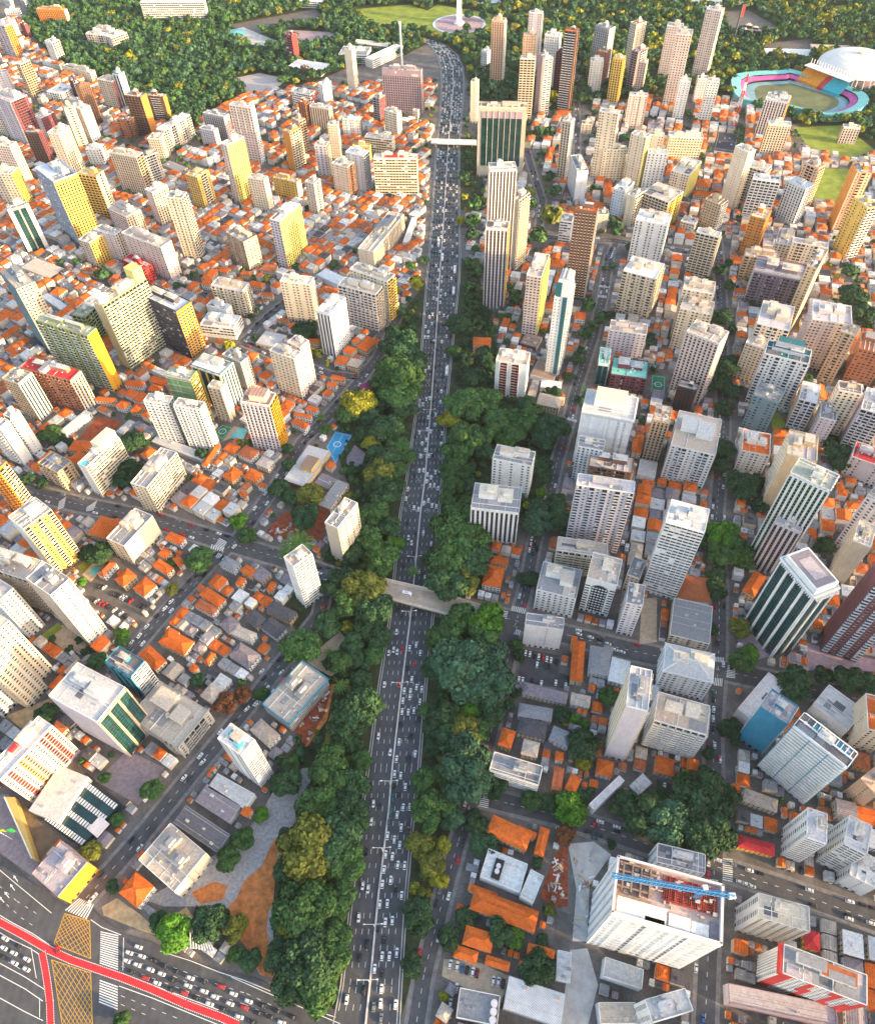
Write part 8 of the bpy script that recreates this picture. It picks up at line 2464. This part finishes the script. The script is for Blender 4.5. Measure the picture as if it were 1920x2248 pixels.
t = thing('glass_roof_station', 'sunken station with dark glass roof and rows of white slats', 'station', (gc.x, gc.y, 0)); q = [p-gc for p in G_]
b = MB(); b.prism(ccw([tuple(p) for p in q]), 0, 4.0, 0); b.build('glass_roof', [GREENGL], t)
for k in range(4):
    e0 = lerp(q[0], q[1], .06+.29*k); e1 = lerp(q[3], q[2], .06+.29*k)
    for j in range(16):
        a = lerp(e0, e1, (j+.1)/16); c = lerp(e0, e1, (j+.62)/16); nn = (q[1]-q[0]).normalized()*1.5
        b = MB(); b.prism(ccw([tuple(a-nn), tuple(c-nn), tuple(c+nn), tuple(a+nn)]), 4.0, 4.5); b.build('slat', [WH], t)
b = MB(); cc_ = lerp(q[3], q[2], .45); b.box(cc_, (q[2]-q[3]).normalized()*4.5, Vector((-(q[2]-q[3]).y, (q[2]-q[3]).x)).normalized()*4, 4.4, 5.4); b.build('entrance_slab', [wm('pinkwhite')], t)
kk = thing('kiosk_canopy', 'slatted white canopy and round tank beside the bushes at the road', 'canopy', (*PT['kiosk'][0], 0)); kq = [Vector(p)-Vector(PT['kiosk'][0]) for p in PT['kiosk']]
for j in range(9):
    b = MB(); a = lerp(kq[3], kq[2], j/9); c = lerp(kq[0], kq[1], j/9); b.bar((*a, 4.2), (*c, 4.2), .28); b.build('slat', [WH], kk)
b = MB(); b.box(sum(kq, Vector((0, 0)))/4, Vector((6, 0)), Vector((0, 4)), 0, 3.8); b.build('kiosk', [wm('grey')], kk)
b = MB(); b.cyl(kq[0], 1.6, 0, 5, 14); b.build('tank', [wm('cream')], kk)
for k, p in enumerate(PT['lamps']):
    best = min(AVE, key=lambda a: abs(a[1][1]-p[1])); x, y = best[1][0]+(p[0]-best[1][0])*.0, p[1]
    i = max(0, min(len(AVE)-2, sum(1 for a in AVE if a[1][1] < p[1])-1)); a, c = Vector(AVE[i][1]), Vector(AVE[i+1][1]); tt = (p[1]-a.y)/max(c.y-a.y, .1); m_ = lerp(a, c, tt)
    t = thing('street_lamp', ordw(k).capitalize().lower()+(' ' if k else 'nearest ')+'double armed street lamp counted up the avenue median' if k == 0 else f'{ordw(k)} double armed street lamp counted up the avenue median', 'street lamp', (m_.x, m_.y, .3), 'street lamps along the avenue median')
    b = MB(); b.bar((0, 0, 0), (0, 0, 12), .13); b.build('pole', [wm('palegrey')], t)
    for s in (-1, 1):
        b = MB(); b.bar((0, 0, 12), (s*4.2, 0, 12.8), .09); o_ = b.build('arm', [wm('palegrey')], t)
        b = MB(); b.box((s*4.6, 0), Vector((.6, 0)), Vector((0, .25)), 12.7, 12.95); b.build('lamp_head', [WH], o_)
ar = MB()
for p, d in zip(PT['arrows'], PT['arrowd']):
    p = Vector(p); d = (Vector(d)-p).normalized(); n_ = Vector((-d.y, d.x)); lineq(ar, p, p+d*3.2, .2, .353)
    ar.poly([(*(p+d*3.2+n_*.7), .353), (*(p+d*3.2-n_*.7), .353), (*(p+d*5), .353)][::-1])
ar.build('arrow_marking', [PAINT], kind='structure')
# court lines
for n_, mn, lay, pts in LOTS:
    if n_ in ('ball_court', 'tennis_court'):
        P4 = [Vector(p) for p in pts]; z = .03+.045*lay+.09; b = MB(); c4 = sum(P4, Vector((0, 0)))/4
        q = [lerp(p, c4, .12) for p in P4]
        for k in range(4): lineq(b, q[k], q[(k+1) % 4], .12, z)
        lineq(b, (q[0]+q[3])/2, (q[1]+q[2])/2, .1, z)
        for k in range(16): lineq(b, c4+Vector((3*math.cos(k*.393), 3*math.sin(k*.393))), c4+Vector((3*math.cos((k+1)*.393), 3*math.sin((k+1)*.393))), .3, z+.004)
        b.build('court_marking', [PAINT], kind='structure')
# site yard clutter and fences
SY = MB(); 
for n_, mn, lay, pts in LOTS:
    if n_ in ('building_site', 'earth_pit'):
        c = np.array(pts).mean(0)
        for k in range(34):
            p = lerp(Vector(pts[R.randrange(len(pts))]), Vector(c), R.uniform(.15, .95)); a = R.uniform(0, 3.1); e = Vector((math.cos(a), math.sin(a)))
            SY.box(p, e*R.uniform(.3, 2.2), Vector((-e.y, e.x))*R.uniform(.15, .6), .1, R.uniform(.3, 1.3), R.randint(0, 3))
describe(SY.build('site_clutter', [wm('sand'), wm('white'), wm('rust'), wm('grey')], kind='stuff'), 'loose boards and building material lying in the building yards', 'building material')
# yard walls between the lots
YW = 0
for q in near_inf[:120]:
    c = Vector((q[0], q[1])); a = c+q[2]*1.2+q[3]*1.2
    pass
# ------------------------------------------------------------------ towers of the ridge outside the right edge, whose shade covers the lower streets
OR_ = random.Random(2)
for k, (x, y, hh) in enumerate(((300, -60, 120), (318, 0, 135), (335, 50, 120), (345, 105, 140), (372, 150, 125), (392, 205, 135), (415, 255, 120), (432, 305, 110), (350, -110, 130), (395, 20, 140), (420, 110, 130))):
    building((x, y, -10., 3., 4., 13., hh, 'wb', OR_.choice(('cream', 'white', 'beige')), 'white', 'tan', f'tall ridge tower outside the right edge, {ordw(k) or "first"} from the near end', ''))

# ------------------------------------------------------------------ thin evening air
hz = MB(); hz.box((0, 900), Vector((2600, 0)), Vector((0, 2600)), -1.0, 460.0, 0, None); i_ = len(hz.v)-8
hz.f.append((i_+3, i_+2, i_+1, i_)); hz.m.append(0)
hm = bpy.data.materials.new('thin air'); hm.use_nodes = True; hn = hm.node_tree; hn.nodes.clear()
ho = hn.nodes.new('ShaderNodeOutputMaterial'); hp = hn.nodes.new('ShaderNodeVolumePrincipled'); hn.links.new(hp.outputs[0], ho.inputs['Volume'])
hp.inputs['Color'].default_value = (.80, .88, 1.0, 1); hp.inputs['Density'].default_value = HAZE; hp.inputs['Anisotropy'].default_value = .2
hz.build('haze', [hm], kind='stuff')
